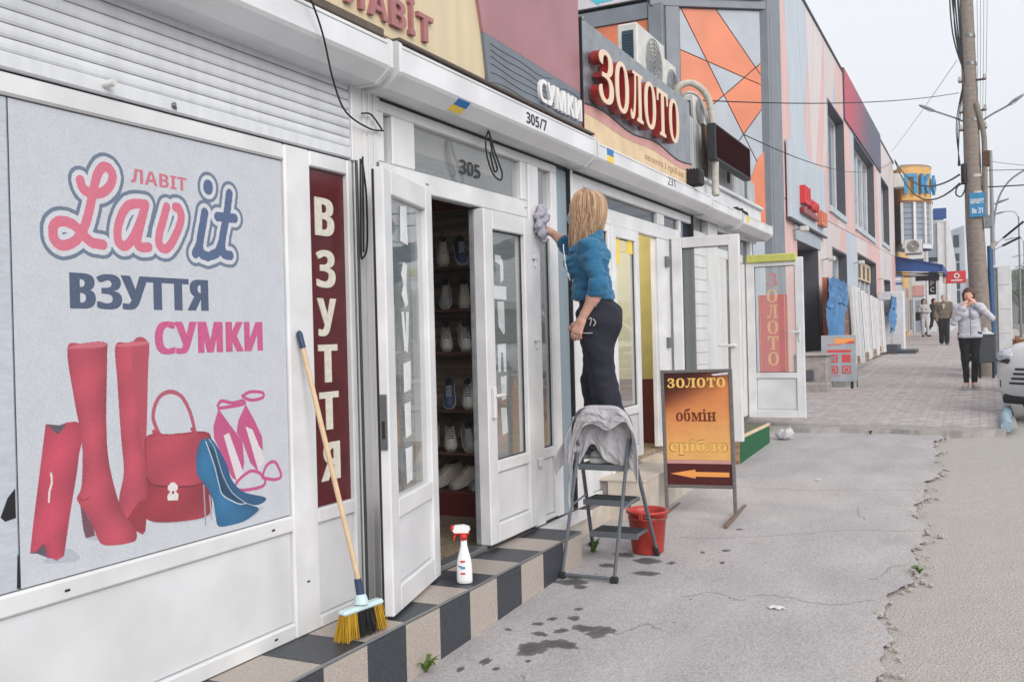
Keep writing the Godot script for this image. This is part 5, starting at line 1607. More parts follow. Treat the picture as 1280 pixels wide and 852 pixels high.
	box("plaque", Vector3(17.9, 3.77, 0.05), Vector3(19.7, 3.87, 0.13), "letter_red", sg, 0.01)
	lettering("letter", "ш", "orange_panel", sg, Vector3(19.95, 3.74, 0.05), 0.75, 0.28, 0.10)
	# hoarding on the roof: only its lower edge comes into the picture
	var hb := thing("roof_hoarding", "white hoarding with cyan patches on top of the orange corner", "hoarding", Vector3(-4.42, 6.86, -14.36))
	var back := node("frame_panel", hb)
	box("sheet", Vector3(-6.0, 0.0, -0.06), Vector3(0.0, 2.5, -0.001), "banner", back, 0.003)
	box("patch", Vector3(-1.0, 0.05, 0.0), Vector3(-0.7, 0.6, 0.004), "cyan", back, 0.0)
	obj("patch", prism(mb(), pv([-1.3, 0.3, -0.95, 0.02, -0.55, 0.35, -0.9, 0.8]), 0.0, 0.005), "cyan", back)
	obj("pot_print", lathe(mb(), [[0.001, 0.0], [0.16, 0.01], [0.24, 0.12], [0.26, 0.3], [0.2, 0.42], [0.001, 0.44]], 20, Vector3(-1.95, 0.02, 0.0), 0.04), "dark_reveal", back)
	var side := node("frame_panel", hb)
	side.transform = Transform3D(Basis(Vector3(0.809, 0, -0.588), Vector3.UP, Vector3(0.588, 0, 0.809)), Vector3(0.02, 0, 0.0))
	box("sheet", Vector3(0.0, 0.0, -0.06), Vector3(1.75, 2.5, 0.0), "banner", side, 0.003)
	obj("patch", prism(mb(), pv([0.15, 0.25, 0.4, 0.02, 0.65, 0.3, 0.4, 0.6]), 0.001, 0.005), "cyan", side)

	# security lamps and steps at the foot of the building
	for p in [[17.6, 3.42], [21.0, 3.1], [26.6, 3.35], [33.2, 3.2]]:
		var l := front("wall_lamp", "small wall lamp on the clad building, %s" % {17.6: "left of its doorway", 21.0: "right of its doorway", 26.6: "between its two ground-floor windows", 33.2: "beyond its wide ground-floor window"}[p[0]], "wall lamp", -3.0, "wall lamps of the clad building")
		obj("arm", tube(mb(), [Vector3(p[0], p[1], 0.0), Vector3(p[0] - 0.02, p[1] + 0.03, 0.16)], 0.012, 6), "lamp_grey", l)
		box("head", Vector3(p[0] - 0.12, p[1] - 0.03, 0.14), Vector3(p[0] + 0.05, p[1] + 0.06, 0.28), "ac_white", l, 0.015)
	var stp := thing("entrance_steps", "worn concrete steps at the clad building's doorway behind the small board", "steps", Vector3(-2.6, gy(17.5), -17.4))
	box("landing", Vector3(-0.40, -0.1, -2.9), Vector3(0.16, 0.66, -0.02), "concrete", stp, 0.02)
	box("step", Vector3(-0.40, -0.1, -0.018), Vector3(0.22, 0.20, 0.30), "concrete", stp, 0.02)
	box("landing_slab", Vector3(-0.40, 0.66, -2.9), Vector3(0.20, 0.70, 0.02), "concrete_pale", stp, 0.01)
	box("drain_box", Vector3(-0.28, 0.24, 0.0), Vector3(-0.06, 0.42, 0.03), "dark_reveal", stp, 0.01)
	var pl := thing("plinth", "long low concrete plinth that carries the leaning boards", "plinth", Vector3(-2.55, gy(24.0), -20.4))
	box("upper_course", Vector3(-0.45, -0.3, -13.0), Vector3(0.0, 0.16, 0.0), "concrete", pl, 0.02)
	box("lower_course", Vector3(0.001, -0.4, -4.6), Vector3(0.42, 0.04, 1.9), "concrete_pale", pl, 0.02)
	var db := thing("doorstep_block", "dark grey block step at the foot of the far boards", "step", Vector3(-2.62, gy(30.5), -30.6))
	box("upper_block", Vector3(0.0, -0.1, -1.4), Vector3(0.35, 0.33, 0.0), "dark_grey", db, 0.01)
	box("lower_block", Vector3(0.351, -0.1, -1.5), Vector3(0.85, 0.17, -0.1), "dark_grey", db, 0.01)

func boards() -> void:
	# doors and boards stood against the building
	var r := RandomNumberGenerator.new()
	r.seed = 14
	var names := ["first white board behind the plywood, tall and plain", "white board with a narrow ribbed strip, second in the row", "third white board of the row", "fourth white board of the row", "fifth white board of the row", "sixth white board of the row, a little lower", "seventh white board of the row", "last and lowest white board of the row"]
	for k in 8:
		var s := 23.2 + k * 0.93
		var t := thing("white_board", names[k] + ", leaning on the clad building", "board", Vector3(-2.60, gy(s) + 0.14, -s), "white boards leaning on the clad building")
		var h: float = 1.92 - 0.05 * k - r.randf() * 0.06
		t.rotation = Vector3(0, r.randf_range(-0.04, 0.04), 0.035 + r.randf() * 0.02)
		box("leaf", Vector3(-0.06, 0.0, -0.88), Vector3(0.0, h, 0.0), "board_white", t, 0.006)
		box("groove", Vector3(0.0, 0.05, -0.60), Vector3(0.004, h - 0.05, -0.585), "grey_paint", t, 0.0)
		if k == 1:
			for i in 24: box("rib", Vector3(0.004, 0.1 + i * 0.07, -0.55), Vector3(0.014, 0.13 + i * 0.07, -0.3), "pvc", t, 0.003)
		else:
			box("edge_strip", Vector3(0.0, 0.0, -0.06), Vector3(0.012, h, -0.02), ["pvc", "plywood_pale", "grey_paint"][k % 3], t, 0.003)
		for i in 2: box("chock", Vector3(0.0, 0.0, -0.3 - i * 0.3), Vector3(0.03, 0.22, -0.24 - i * 0.3), ["plywood_pale", "pvc"][k % 2], t, 0.004)
	var p := thing("plywood_board", "orange-brown plywood sheet at the near end of the white boards, half under blue tarpaulin", "board", Vector3(-2.70, gy(22.8) + 0.14, -22.6))
	p.rotation.z = 0.04
	box("sheet", Vector3(-0.03, 0.0, -0.55), Vector3(0.0, 1.85, 2.6), "plywood", p, 0.003)
	for i in 3: box("batten", Vector3(-0.09, 0.0, -0.3 + i * 1.2), Vector3(-0.031, 1.8, -0.2 + i * 1.2), "plywood_pale", p, 0.004)
	var pf := thing("orange_post", "orange painted post beside the blue tarpaulin", "post", Vector3(-2.75, gy(19.5), -19.6))
	box("shaft", Vector3(-0.05, 0.0, -0.1), Vector3(0.05, 2.1, 0.0), "orange_panel", pf, 0.006)
	box("foot", Vector3(-0.08, 0.0, -0.13), Vector3(0.08, 0.12, 0.03), "rust", pf, 0.006)
	tarp("big blue tarpaulin hung over the plywood sheet", Vector3(-2.66, gy(20.0) + 2.05, -18.9), 2.75, 1.45, 4)
	tarp("smaller bright blue tarpaulin bunched over the far boards", Vector3(-2.48, gy(31) + 1.75, -30.6), 1.9, 0.95, 9)
	for k in 4:
		var s := 33.0 + k * 0.85
		var t := thing("far_board", ["white far board under the small tarpaulin", "light brown far board next to the white one", "worn brown far board, third of the far group", "pale narrow far board at the end of the row"][k], "board", Vector3(-2.45, gy(s) + 0.05, -s), "boards at the far end of the clad building")
		t.rotation.z = 0.04
		box("sheet", Vector3(-0.05, 0.0, -0.8), Vector3(0.0, 1.85 - 0.1 * k, 0.0), ["board_white", "plywood_pale", "plywood_pale", "board_white"][k], t, 0.006)
		box("batten", Vector3(0.0, 0.0, -0.45), Vector3(0.02, 1.7 - 0.1 * k, -0.38), ["pvc", "plywood", "plywood", "pvc"][k], t, 0.004)
	var bx2 := thing("white_cabinet", "white upright cabinet facing the street beside the far boards", "cabinet", Vector3(-2.9, gy(31.6) + 0.1, -32.2))
	box("carcass", Vector3(0.0, 0.0, -0.6), Vector3(0.72, 1.85, 0.0), "board_white", bx2, 0.01)
	box("grey_plate", Vector3(0.05, 1.1, 0.0), Vector3(0.34, 1.6, 0.01), "grey_paint", bx2, 0.003)
	box("door", Vector3(0.36, 0.05, 0.0), Vector3(0.70, 1.8, 0.014), "pvc", bx2, 0.004)

func tarp(label: String, at: Vector3, long: float, drop: float, sd: int) -> void:
	var t := thing("tarpaulin", label, "tarpaulin", at, "blue tarpaulins over the boards")
	var n := FastNoiseLite.new()
	n.seed = sd
	n.frequency = 1.0
	var f := func(u: float, v: float) -> Vector3:
		var w := long * (1.0 - 0.42 * v * v)
		var x := 0.06 + 0.05 * sin(u * 15.0 + v * 3.5 + sd) * (0.25 + v) + 0.035 * n.get_noise_2d(u * 9.0, v * 6.0)
		return Vector3(x - 0.02 * v, -v * drop * (1.0 - 0.12 * sin(u * 5.0 + sd)) - 0.03 * sin(u * 22.0), -u * w - long * 0.02 * sin(v * 9.0))
	for layer in [["drape", 0.0], ["fold", 0.012]]:
		var st := mb()
		st.set_smooth_group(5)
		var nu := 44
		var nv := 22
		for j in nv:
			for i in nu:
				var q := []
				for e in [[i, j], [i + 1, j], [i + 1, j + 1], [i, j + 1]]:
					var u: float = float(e[0]) / nu
					var v: float = float(e[1]) / nv
					var p: Vector3 = f.call(u, v if layer[1] == 0.0 else v * 0.35)
					q.append(p + Vector3(layer[1] * 2.0, layer[1], 0))
				for k in [0, 1, 2, 0, 2, 3]: st.add_vertex(q[k])
		obj(layer[0], st, "tarp", t)

# ---------------------------------------------------------------- farther houses
func far_houses() -> void:
	# house with a rounded yellow bay over the pavement
	var g := gy(41.0)
	var b := thing("yellow_bay_house", "house with a rounded bay, yellow band with blue letters and a blue awning", "building", Vector3(-3.1, 0, -40.6))
	box("wall", Vector3(-6.0, g - 0.5, -9.0), Vector3(0.0, 7.9, 0.0), "yellow_wall", b)
	var n := 28
	var flat := Transform3D(Basis(Vector3(1, 0, 0), Vector3(0, 0, 1), Vector3(0, 1, 0)), Vector3.ZERO)
	var bay := node("bay", b)
	var plan := func(r0: float) -> PackedVector2Array:
		var p := PackedVector2Array()
		p.append(Vector2(-0.3, -0.1))
		for k in n + 1:
			var a := -PI * 0.5 + PI * k / n
			p.append(Vector2(cos(a) * r0 * 0.82 + 0.35, -1.5 - sin(a) * -r0))
		p.append(Vector2(-0.3, -2.9))
		return p
	obj("yellow_band", prism(mb(), plan.call(1.25), 6.62, 7.95, flat), "yellow_wall", bay)
	obj("band_lip", prism(mb(), plan.call(1.31), 6.55, 6.619, flat), "plywood", bay)
	obj("glazed_wall", prism(mb(), plan.call(1.18), 4.9, 6.549, flat), "pale_pane", bay)
	obj("bay_floor", prism(mb(), plan.call(1.27), 4.72, 4.899, flat), "pvc", bay)
	obj("coping", prism(mb(), plan.call(1.28), 7.951, 8.02, flat), "plywood_pale", bay)
	for k in 8:
		var a := PI * 0.5 - PI * k / 7.0
		var c := Vector3(cos(a) * 1.2 * 0.82 + 0.35, 0, -1.5 + sin(a) * 1.2)
		obj("mullion", bx(mb(), Vector3(0, 5.725, 0), Vector3(0.1, 1.64, 0.17), 0.004, Transform3D(Basis(Vector3.UP, PI * 0.5 - a), c)), "pvc", bay)
		if k < 7:
			var a2 := a - PI / 14.0
			for j in 7:
				var c2 := Vector3(cos(a2) * 1.19 * 0.82 + 0.35, 5.05 + j * 0.22, -1.5 + sin(a2) * 1.19)
				obj("glazing_bar", bx(mb(), Vector3.ZERO, Vector3(0.36, 0.018, 0.03), 0.0, Transform3D(Basis(Vector3.UP, PI * 0.5 - a2), c2)), "grey_paint", bay)
	var w := "ПКФ"
	for i in 3:
		var a := PI * 0.5 - 0.30 - 0.55 * i
		var c := Vector3(cos(a) * 1.33 * 0.82 + 0.35, 6.86, -1.5 + sin(a) * 1.33)
		var bs := Basis(Vector3.UP, PI * 0.5 - a)
		lettering("letter", w[i], "plate_blue", bay, c - bs.x * 0.25, 0.5, 0.78, 0.10, false, bs)
	var gl := node("ground_floor", b)
	box("shop_pane", Vector3(-2.4, g, 0.001), Vector3(0.0, 3.6, 0.03), "pale_pane", gl, 0.0)
	box("column", Vector3(-0.10, g, 0.02), Vector3(0.30, 3.6, 0.35), "pale_panel", gl)
	for y in [3.3, 3.45, 3.6]: box("column_band", Vector3(-0.12, y, 0.01), Vector3(0.32, y + 0.07, 0.37), "awning_blue" if y != 3.45 else "pvc", gl)
	for p in [[0.0, -0.7], [0.0, -1.4], [0.0, -2.2]]: box("door_post", Vector3(0.0, g, p[1] - 0.1), Vector3(0.05, 3.5, p[1]), "pvc", gl)
	box("street_pane", Vector3(0.001, g + 0.4, -8.0), Vector3(0.03, 3.4, -0.6), "dark_pane", gl, 0.0)
	for k in 6: box("goods_poster", Vector3(0.031, g + 0.5 + 0.35 * (k % 3), -1.6 - k * 0.6), Vector3(0.036, g + 0.9 + 0.35 * (k % 3), -1.2 - k * 0.6), ["sign_cream", "crimson_panel", "plate_blue", "pvc", "sign_pink", "green_carpet"][k], gl, 0.0)
	var aw := node("awning", b)
	var ast := mb()
	prism(ast, pv([0.0, 4.42, 1.75, 3.98, 1.75, 3.72, 0.0, 3.85]), 0.2, 0.24, Transform3D(Basis.IDENTITY, Vector3(0, 0, -0.2)))
	obj("gable", ast, "awning_blue", aw)
	var a2 := mb()
	prism(a2, pv([0.0, 4.45, 1.80, 4.0, 1.80, 3.75, 1.76, 3.75, 1.76, 3.97, 0.0, 4.41]), -4.5, 0.1)
	obj("sheet", a2, "awning_blue", aw)
	for z in [0.0, -1.5, -3.0, -4.4]: obj("rib", tube(mb(), [Vector3(0, 3.85, z), Vector3(1.75, 3.76, z)], 0.02, 6), "dark_grey", aw)
	var ac := air_conditioner("air conditioner with a round fan under the yellow bay, above the blue awning", Vector3(-2.62, 4.46, -39.9), Vector3(0.62, 0.52, 0.4), false)
	var fr := node("front_fan", ac)
	for k in 5:
		var pts := []
		for i in 25: pts.append(Vector3(0.30 + sin(TAU * i / 24.0) * (0.05 + k * 0.04), 0.27 + cos(TAU * i / 24.0) * (0.05 + k * 0.04), 0.018))
		obj("ring", tube(mb(), pts, 0.008, 5, false), "dark_grey", fr)
	air_conditioner("air conditioner on the yellow band left of the blue letters", Vector3(-3.0, 7.1, -40.4), Vector3(0.36, 0.55, 0.25), false)
	# hanging signs
	var s1 := thing("red_sign", "red projecting sign with a white ring over the far pavement", "sign", Vector3(-1.35, 3.44, -45.0))
	box("board", Vector3(0.0, 0.0, -0.08), Vector3(0.78, 0.52, 0.0), "sign_red", s1, 0.01)
	box("end_strip", Vector3(-0.12, 0.02, -0.08), Vector3(-0.001, 0.5, 0.0), "sign_cream", s1, 0.01)
	var ring := []
	for i in 25: ring.append(Vector3(0.42 + sin(TAU * i / 24.0) * 0.09, 0.31 + cos(TAU * i / 24.0) * 0.09, 0.004))
	obj("ring_mark", tube(mb(), ring, 0.03, 6, false), "white_letter", s1)
	box("text_line", Vector3(0.2, 0.10, 0.0), Vector3(0.64, 0.15, 0.004), "white_letter", s1, 0.0)
	box("arm", Vector3(-1.2, 0.44, -0.06), Vector3(-0.121, 0.48, -0.02), "dark_grey", s1)
	var s2 := thing("black_sign", "black upright projecting sign with white letters beyond the blue awning", "sign", Vector3(-2.05, 3.0, -45.3))
	box("board", Vector3(0.0, 0.0, -0.1), Vector3(0.30, 0.95, 0.0), "black", s2, 0.01)
	lettering("letter", "О", "white_letter", s2, Vector3(0.07, 0.66, 0.0), 0.16, 0.2, 0.01)
	lettering("letter", "Р", "white_letter", s2, Vector3(0.07, 0.39, 0.0), 0.16, 0.2, 0.01)
	lettering("letter", "С", "white_letter", s2, Vector3(0.07, 0.12, 0.0), 0.16, 0.2, 0.01)
	box("arm", Vector3(-1.0, 0.8, -0.07), Vector3(-0.001, 0.84, -0.03), "dark_grey", s2)
	var s3 := thing("blue_dark_sign", "long dark blue sign under the awning's far end", "sign", Vector3(-2.55, 3.60, -45.0))
	box("board", Vector3(0.0, 0.0, -0.1), Vector3(0.95, 0.20, 0.0), "violet_panel", s3, 0.01)
	box("trim", Vector3(0.0, 0.2, -0.1), Vector3(0.95, 0.23, 0.01), "dark_grey", s3, 0.004)
	# shops behind, beyond the bay
	for k in 3:
		var s := 49.5 + k * 4.2
		var h := thing("far_shop", ["pale glazed shop front beyond the blue awning", "second pale shop front along the far pavement", "third pale shop front along the far pavement"][k], "shop", Vector3(-3.2 + 0.55 * k, 0, -s), "shops along the far pavement")
		box("body", Vector3(-5.0, 0.5, -4.0), Vector3(0.0, 4.2 + 0.3 * k, 0.0), ["wall_render", "pvc_panel", "wall_render"][k], h)
		box("end_pane", Vector3(-0.95, gy(s) + 0.1, 0.001), Vector3(-0.1, 3.0, 0.02), "pale_pane", h, 0.0)
		for i in 3: box("door_post", Vector3(-0.98 + i * 0.45, gy(s), 0.02), Vector3(-0.90 + i * 0.45, 3.05, 0.06), "pvc", h)
		box("sign_band", Vector3(-1.2, 3.2, 0.001), Vector3(0.02, 3.75, 0.08), ["dark_grey", "sign_pink", "pale_blue"][k], h)
		for i in 4: box("street_pane", Vector3(0.001, gy(s) + 0.3, -0.9 - i * 0.9), Vector3(0.02, 3.0, -0.2 - i * 0.9), "dark_pane", h, 0.0)
	var wh := thing("white_block", "tall white block with dark vertical windows behind the yellow bay", "building", Vector3(-2.75, 0, -55.0))
	obj("wall", prism(mb(), pv([-6.0, 0.5, 1.28, 0.5, 1.28, 7.1, -6.0, 7.4]), -0.5, 0.0), "pvc_panel", wh)
	obj("side_wall", prism(mb(), pv([0.5, 0.5, 16.0, 0.5, 16.0, 5.6, 0.5, 7.1]), 0.0, 0.3, Transform3D(Basis(Vector3(0, 0, -1), Vector3.UP, Vector3(1, 0, 0)), Vector3(1.0, 0, 0.0))), "pvc_panel", wh)
	for p in [[0.30, 5.3, 0.72, 7.0], [0.30, 5.0, 0.72, 5.25], [0.30, 4.0, 0.72, 4.9], [-0.5, 3.6, 0.05, 5.2]]: box("window", Vector3(p[0], p[1], 0.001), Vector3(p[2], p[3], 0.03), "pale_pane" if p[1] > 5.2 else "dark_pane", wh, 0.0)
	for s in [0.18, 0.74, 1.15]: box("pilaster", Vector3(s, 0.6, 0.001), Vector3(s + 0.1, 7.1, 0.08), "pvc", wh)
	var ts := thing("roof_sign", "blue and white lettered sign on the roof of the tall white block", "sign", Vector3(-2.60, 7.15, -54.9))
	box("board", Vector3(0.0, 0.0, -0.1), Vector3(0.9, 0.55, 0.0), "pale_blue", ts, 0.01)
	box("board", Vector3(0.42, 0.05, 0.001), Vector3(1.05, 0.62, 0.05), "awning_blue", ts, 0.01)
	for y in [0.18, 0.36]: box("text_line", Vector3(0.08, y, 0.001), Vector3(0.40, y + 0.07, 0.006), "awning_blue", ts, 0.0)
	var tw := thing("glazed_tower", "narrow grey stair tower with a strip of dark panes beside the pole", "building", Vector3(-1.95, 0, -70.0))
	obj("wall", prism(mb(), pv([-3.0, 0.6, 1.0, 0.6, 1.0, 8.2, 0.1, 7.9, -3.0, 6.6]), -3.0, 0.0), "grey_panel", tw)
	for k in 6: box("window", Vector3(0.36, 2.2 + k * 0.92, 0.001), Vector3(0.70, 2.2 + k * 0.92 + (0.8 if k % 2 else 0.5), 0.04), "dark_pane", tw, 0.0)
	var lb := thing("long_low_building", "low pale building closing the far end of the street", "building", Vector3(-3.0, 0, -95.0))
	box("wall", Vector3(-4.0, 0.5, -12.0), Vector3(2.6, 5.2, 0.0), "wall_render", lb)
	for k in 4: box("window", Vector3(-3.2 + k * 1.4, 2.6, 0.001), Vector3(-2.4 + k * 1.4, 4.3, 0.03), "dark_pane", lb, 0.0)
	var gt := thing("grey_block", "small grey building above the white kiosk in the distance", "building", Vector3(2.9, 0, -120.0))
	box("wall", Vector3(0.0, 0.8, -6.0), Vector3(2.6, 7.6, 0.0), "grey_paint", gt)
	box("wall", Vector3(-3.0, 0.8, -6.0), Vector3(-0.001, 5.2, 0.4), "wall_render", gt)
	for k in 3: box("window", Vector3(-2.4 + k * 0.8, 3.0, 0.401), Vector3(-2.0 + k * 0.8, 4.2, 0.43), "dark_pane", gt, 0.0)

# ---------------------------------------------------------------- poles, lamps, wires
func poles() -> void:
	var g := gy(21.0)
	var p := thing("concrete_pole", "thick tapering concrete pole hung with cables and a blue plate", "utility pole", Vector3(0.0, g, -21.0))
	obj("shaft", tube(mb(), [Vector3(0.02, 0, 0), Vector3(-0.09, 3.0, 0), Vector3(-0.145, 7.0, 0), Vector3(-0.19, 10.5, 0)], [0.19, 0.165, 0.125, 0.10], 20), "pole_concrete", p)
	for y in [3.62, 3.95, 5.05, 6.15, 6.7]:
		var x := lerpf(0.0, -0.16, y / 8.0)
		obj("band", tube(mb(), [Vector3(x, y, 0), Vector3(x, y + 0.06, 0)], 0.19 - y * 0.0088, 20), "hose" if y < 5.0 else "steel", p)
	for y in [4.9, 5.25, 5.85]:
		obj("crossbar", tube(mb(), [Vector3(-0.32, y, 0.06), Vector3(0.16, y, 0.06)], 0.022, 8), "rust", p)
		for x in [-0.3, 0.14]: obj("insulator", lathe(mb(), [[0.001, 0.0], [0.03, 0.0], [0.035, 0.05], [0.02, 0.06], [0.03, 0.09], [0.001, 0.11]], 12, Vector3(x, y, 0.06)), "hose", p)
	box("junction_box", Vector3(0.06, 4.15, -0.05), Vector3(0.20, 4.45, 0.12), "rust", p, 0.01)
	box("junction_box", Vector3(0.08, 2.95, -0.05), Vector3(0.22, 3.2, 0.12), "grey_paint", p, 0.01)
	obj("conduit", tube(mb(), curve([Vector3(0.10, 3.2, 0.06), Vector3(0.11, 4.2, 0.06), Vector3(0.10, 4.8, 0.06), Vector3(-0.02, 5.4, 0.12)], 5), 0.05, 8), "pole_concrete", p)
	var ca := thing("cable_bundle", "black cable bundle hanging down the left of the concrete pole", "cable", Vector3(-0.30, g, -20.95))
	for k in 7:
		var x := -0.02 * k + 0.04
		obj("strand", tube(mb(), curve([Vector3(x + 0.02, 10.0, 0), Vector3(x - 0.05 + 0.02 * sin(k * 2.0), 8.2, 0.02), Vector3(x + 0.03 * sin(k * 3.0), 6.8, 0.02), Vector3(0.10 + 0.01 * k, 5.8, 0.05)], 5), 0.016, 6), "cable", ca)
	for k in 3: obj("strand", tube(mb(), curve([Vector3(0.06, 5.8, 0.03), Vector3(-0.02 - 0.03 * k, 5.0, 0.02), Vector3(-0.06 + 0.02 * k, 4.2, 0.02)], 5), 0.010, 6), "cable", ca)
	for k in 4: obj("strand", tube(mb(), curve([Vector3(0.33 + 0.07 * k, 10.0, 0), Vector3(0.34 + 0.06 * k, 7.5, 0.02), Vector3(0.31 + 0.035 * k, 5.25 - 0.25 * k, 0.04)], 5), 0.0045, 5), "grey_pipe", ca)
	var cl := thing("cable_closure", "black cable closure with a loose loop on the concrete pole", "cable", Vector3(-0.36, g + 3.75, -20.9))
	obj("canister", lathe(mb(), [[0.001, 0.0], [0.05, 0.0], [0.055, 0.02], [0.055, 0.34], [0.045, 0.4], [0.001, 0.41]], 14, Vector3(0.1, 0.08, 0)), "cable", cl)
	obj("loop", tube(mb(), curve([Vector3(0.08, 0.1, 0), Vector3(-0.02, 0.04, 0.02), Vector3(-0.05, -0.10, 0.02), Vector3(0.03, -0.16, 0.02), Vector3(0.10, -0.06, 0.02), Vector3(0.13, 0.1, 0)], 6), 0.014, 8), "cable", cl)
	var pl := thing("route_plate", "blue plate with two lines of white lettering strapped to the concrete pole", "sign", Vector3(-0.175, 3.76, -20.80))
	box("plate", Vector3(0.0, 0.0, -0.012), Vector3(0.275, 0.47, 0.0), "plate_blue", pl, 0.003)
	lettering("line", "МАРШРУТ", "white_letter", pl, Vector3(0.02, 0.26, 0.0), 0.235, 0.095, 0.003)
	lettering("line", "№ 31", "white_letter", pl, Vector3(0.045, 0.07, 0.0), 0.19, 0.11, 0.003)
	for y in [0.02, 0.44]: box("strap", Vector3(-0.03, y, -0.05), Vector3(0.30, y + 0.02, -0.013), "steel", pl, 0.0)
	for k in 2:
		var l := thing("street_lamp", ["street lamp on a thin arm reaching left from the concrete pole", "street lamp on an arm reaching right from the concrete pole"][k], "street lamp", Vector3(-0.13, 5.6 if k == 0 else 5.45, -21.0), "lamps on the concrete pole")
		var e := Vector3(-0.62, 0.32, 0.1) if k == 0 else Vector3(0.66, 0.42, 0.1)
		obj("arm", tube(mb(), curve([Vector3.ZERO, e * 0.4 + Vector3(0, 0.02 if k == 0 else 0.06, 0), e], 5), 0.018, 8), "lamp_grey", l)
		var d := (e - e * 0.4).normalized()
		obj("head", tube(mb(), [e, e + d * 0.06, e + d * 0.16, e + d * 0.30, e + d * 0.34], [0.025, 0.05, 0.062, 0.04, 0.01], 12, true, 0.6), "lamp_grey", l)
		obj("lens", tube(mb(), [e + d * 0.08 - Vector3(0, 0.03, 0), e + d * 0.26 - Vector3(0, 0.022, 0)], [0.04, 0.03], 10, true, 0.5), "plastic_white", l)
	# thin lamp post with a curved arm
	var lp := thing("lamp_post", "thin grey lamp post with a curved arm right of the concrete pole", "street lamp", Vector3(0.28, gy(27.0), -27.0))
	obj("shaft", tube(mb(), [Vector3(0, 0, 0), Vector3(0, 5.3, 0)], [0.07, 0.04], 10), "lamp_grey", lp)
	obj("arm", tube(mb(), curve([Vector3(0, 2.9, 0), Vector3(0.1, 3.9, 0), Vector3(0.4, 4.5, 0), Vector3(0.95, 4.85, 0)], 6), 0.022, 8), "lamp_grey", lp)
	obj("head", tube(mb(), [Vector3(0.95, 4.85, 0), Vector3(1.05, 4.88, 0), Vector3(1.3, 4.93, 0)], [0.03, 0.06, 0.03], 10, true, 0.6), "lamp_grey", lp)
	obj("side_lamp", tube(mb(), [Vector3(0.05, 3.95, 0), Vector3(0.18, 4.0, 0), Vector3(0.38, 4.06, 0)], [0.02, 0.05, 0.03], 10, true, 0.6), "lamp_grey", lp)
	for k in 5:
		var s := 45.0 + k * 19.0
		var q := thing("lamp_post", "far grey lamp post along the road, number %s counted away from the concrete pole" % ["one", "two", "three", "four", "five"][k], "street lamp", Vector3(1.45 + 0.85 * k, gy(s), -s), "far lamp posts along the road")
		obj("shaft", tube(mb(), [Vector3.ZERO, Vector3(0, 5.0, 0)], [0.05, 0.03], 8), "lamp_grey", q)
		obj("arm", tube(mb(), curve([Vector3(0, 4.9, 0), Vector3(-0.15, 5.2, 0), Vector3(-0.55, 5.25, 0)], 4), 0.018, 6), "lamp_grey", q)
		obj("head", tube(mb(), [Vector3(-0.5, 5.24, 0), Vector3(-0.65, 5.22, 0), Vector3(-1.0, 5.12, 0)], [0.03, 0.07, 0.04], 8, true, 0.6), "lamp_grey", q)
	# wires across the sky
	var top := Vector3(-0.32, 6.25, -21.0)
	var w := [["wire running from the concrete pole to the shop fascia by the hose", top, Vector3(-2.6, 4.08, -9.9), 0.10, 0.007],
		["slack wire from the LED board along the clad building to its far roof corner", Vector3(-2.45, 3.95, -11.3), Vector3(-2.95, 8.1, -40.0), 0.45, 0.007],
		["upper of two wires from the far roof corner to the cable closure", Vector3(-2.9, 8.1, -40.0), Vector3(-0.34, 4.62, -20.9), 0.55, 0.02],
		["lower of two wires from the far roof corner to the cable closure", Vector3(-2.9, 8.05, -40.0), Vector3(-0.34, 4.45, -20.9), 0.80, 0.02],
		["faint slanting wire falling left from the pole's top", Vector3(-0.34, 6.9, -21.0), Vector3(-3.1, 8.6, -41.0), 0.05, 0.006],
		["wire going right from the concrete pole at the height of its closure", Vector3(0.1, 4.35, -21.0), Vector3(2.4, 4.4, -21.5), 0.02, 0.013],
		["second wire going right, just under the first one", Vector3(0.1, 4.68, -21.0), Vector3(2.4, 4.66, -21.5), 0.03, 0.007],
		["thin slack wire from the lamp post's top to the right", Vector3(0.28, 5.75, -27.0), Vector3(3.2, 5.5, -27.5), 0.12, 0.006]]
	for l in w: tag(obj("overhead_wire", tube(mb(), sag(l[1], l[2], l[3]), l[4], 5), "cable"), l[0], "wire")
	# blue post with slanting rods
	var bp := thing("blue_post", "blue steel post carrying two slanting black rods beside the bin", "post", Vector3(0.19, g, -21.3))
	obj("shaft", tube(mb(), [Vector3(0.0, 0, 0), Vector3(-0.02, 2.62, 0)], 0.055, 10), "blue_paint", bp)
	obj("brace", tube(mb(), [Vector3(0.0, 1.3, 0.02), Vector3(-0.16, 2.2, 0.02)], 0.02, 8), "blue_paint", bp)
	obj("clamp", tube(mb(), [Vector3(-0.03, 2.55, 0), Vector3(0.1, 2.7, 0)], 0.05, 10), "hose", bp)
	for k in 2:
		var a := Vector3(0.05, 2.62 - 0.09 * k, 0.03 * k)
		var e := Vector3(0.58 - 0.06 * k, 3.06 - 0.30 * k, 0.03 * k)
		obj("rod", tube(mb(), [a, e], 0.008, 6), "lamp_grey", bp)
		obj("rod_sleeve", tube(mb(), [a.lerp(e, 0.32), e], 0.022, 8), "cable", bp)

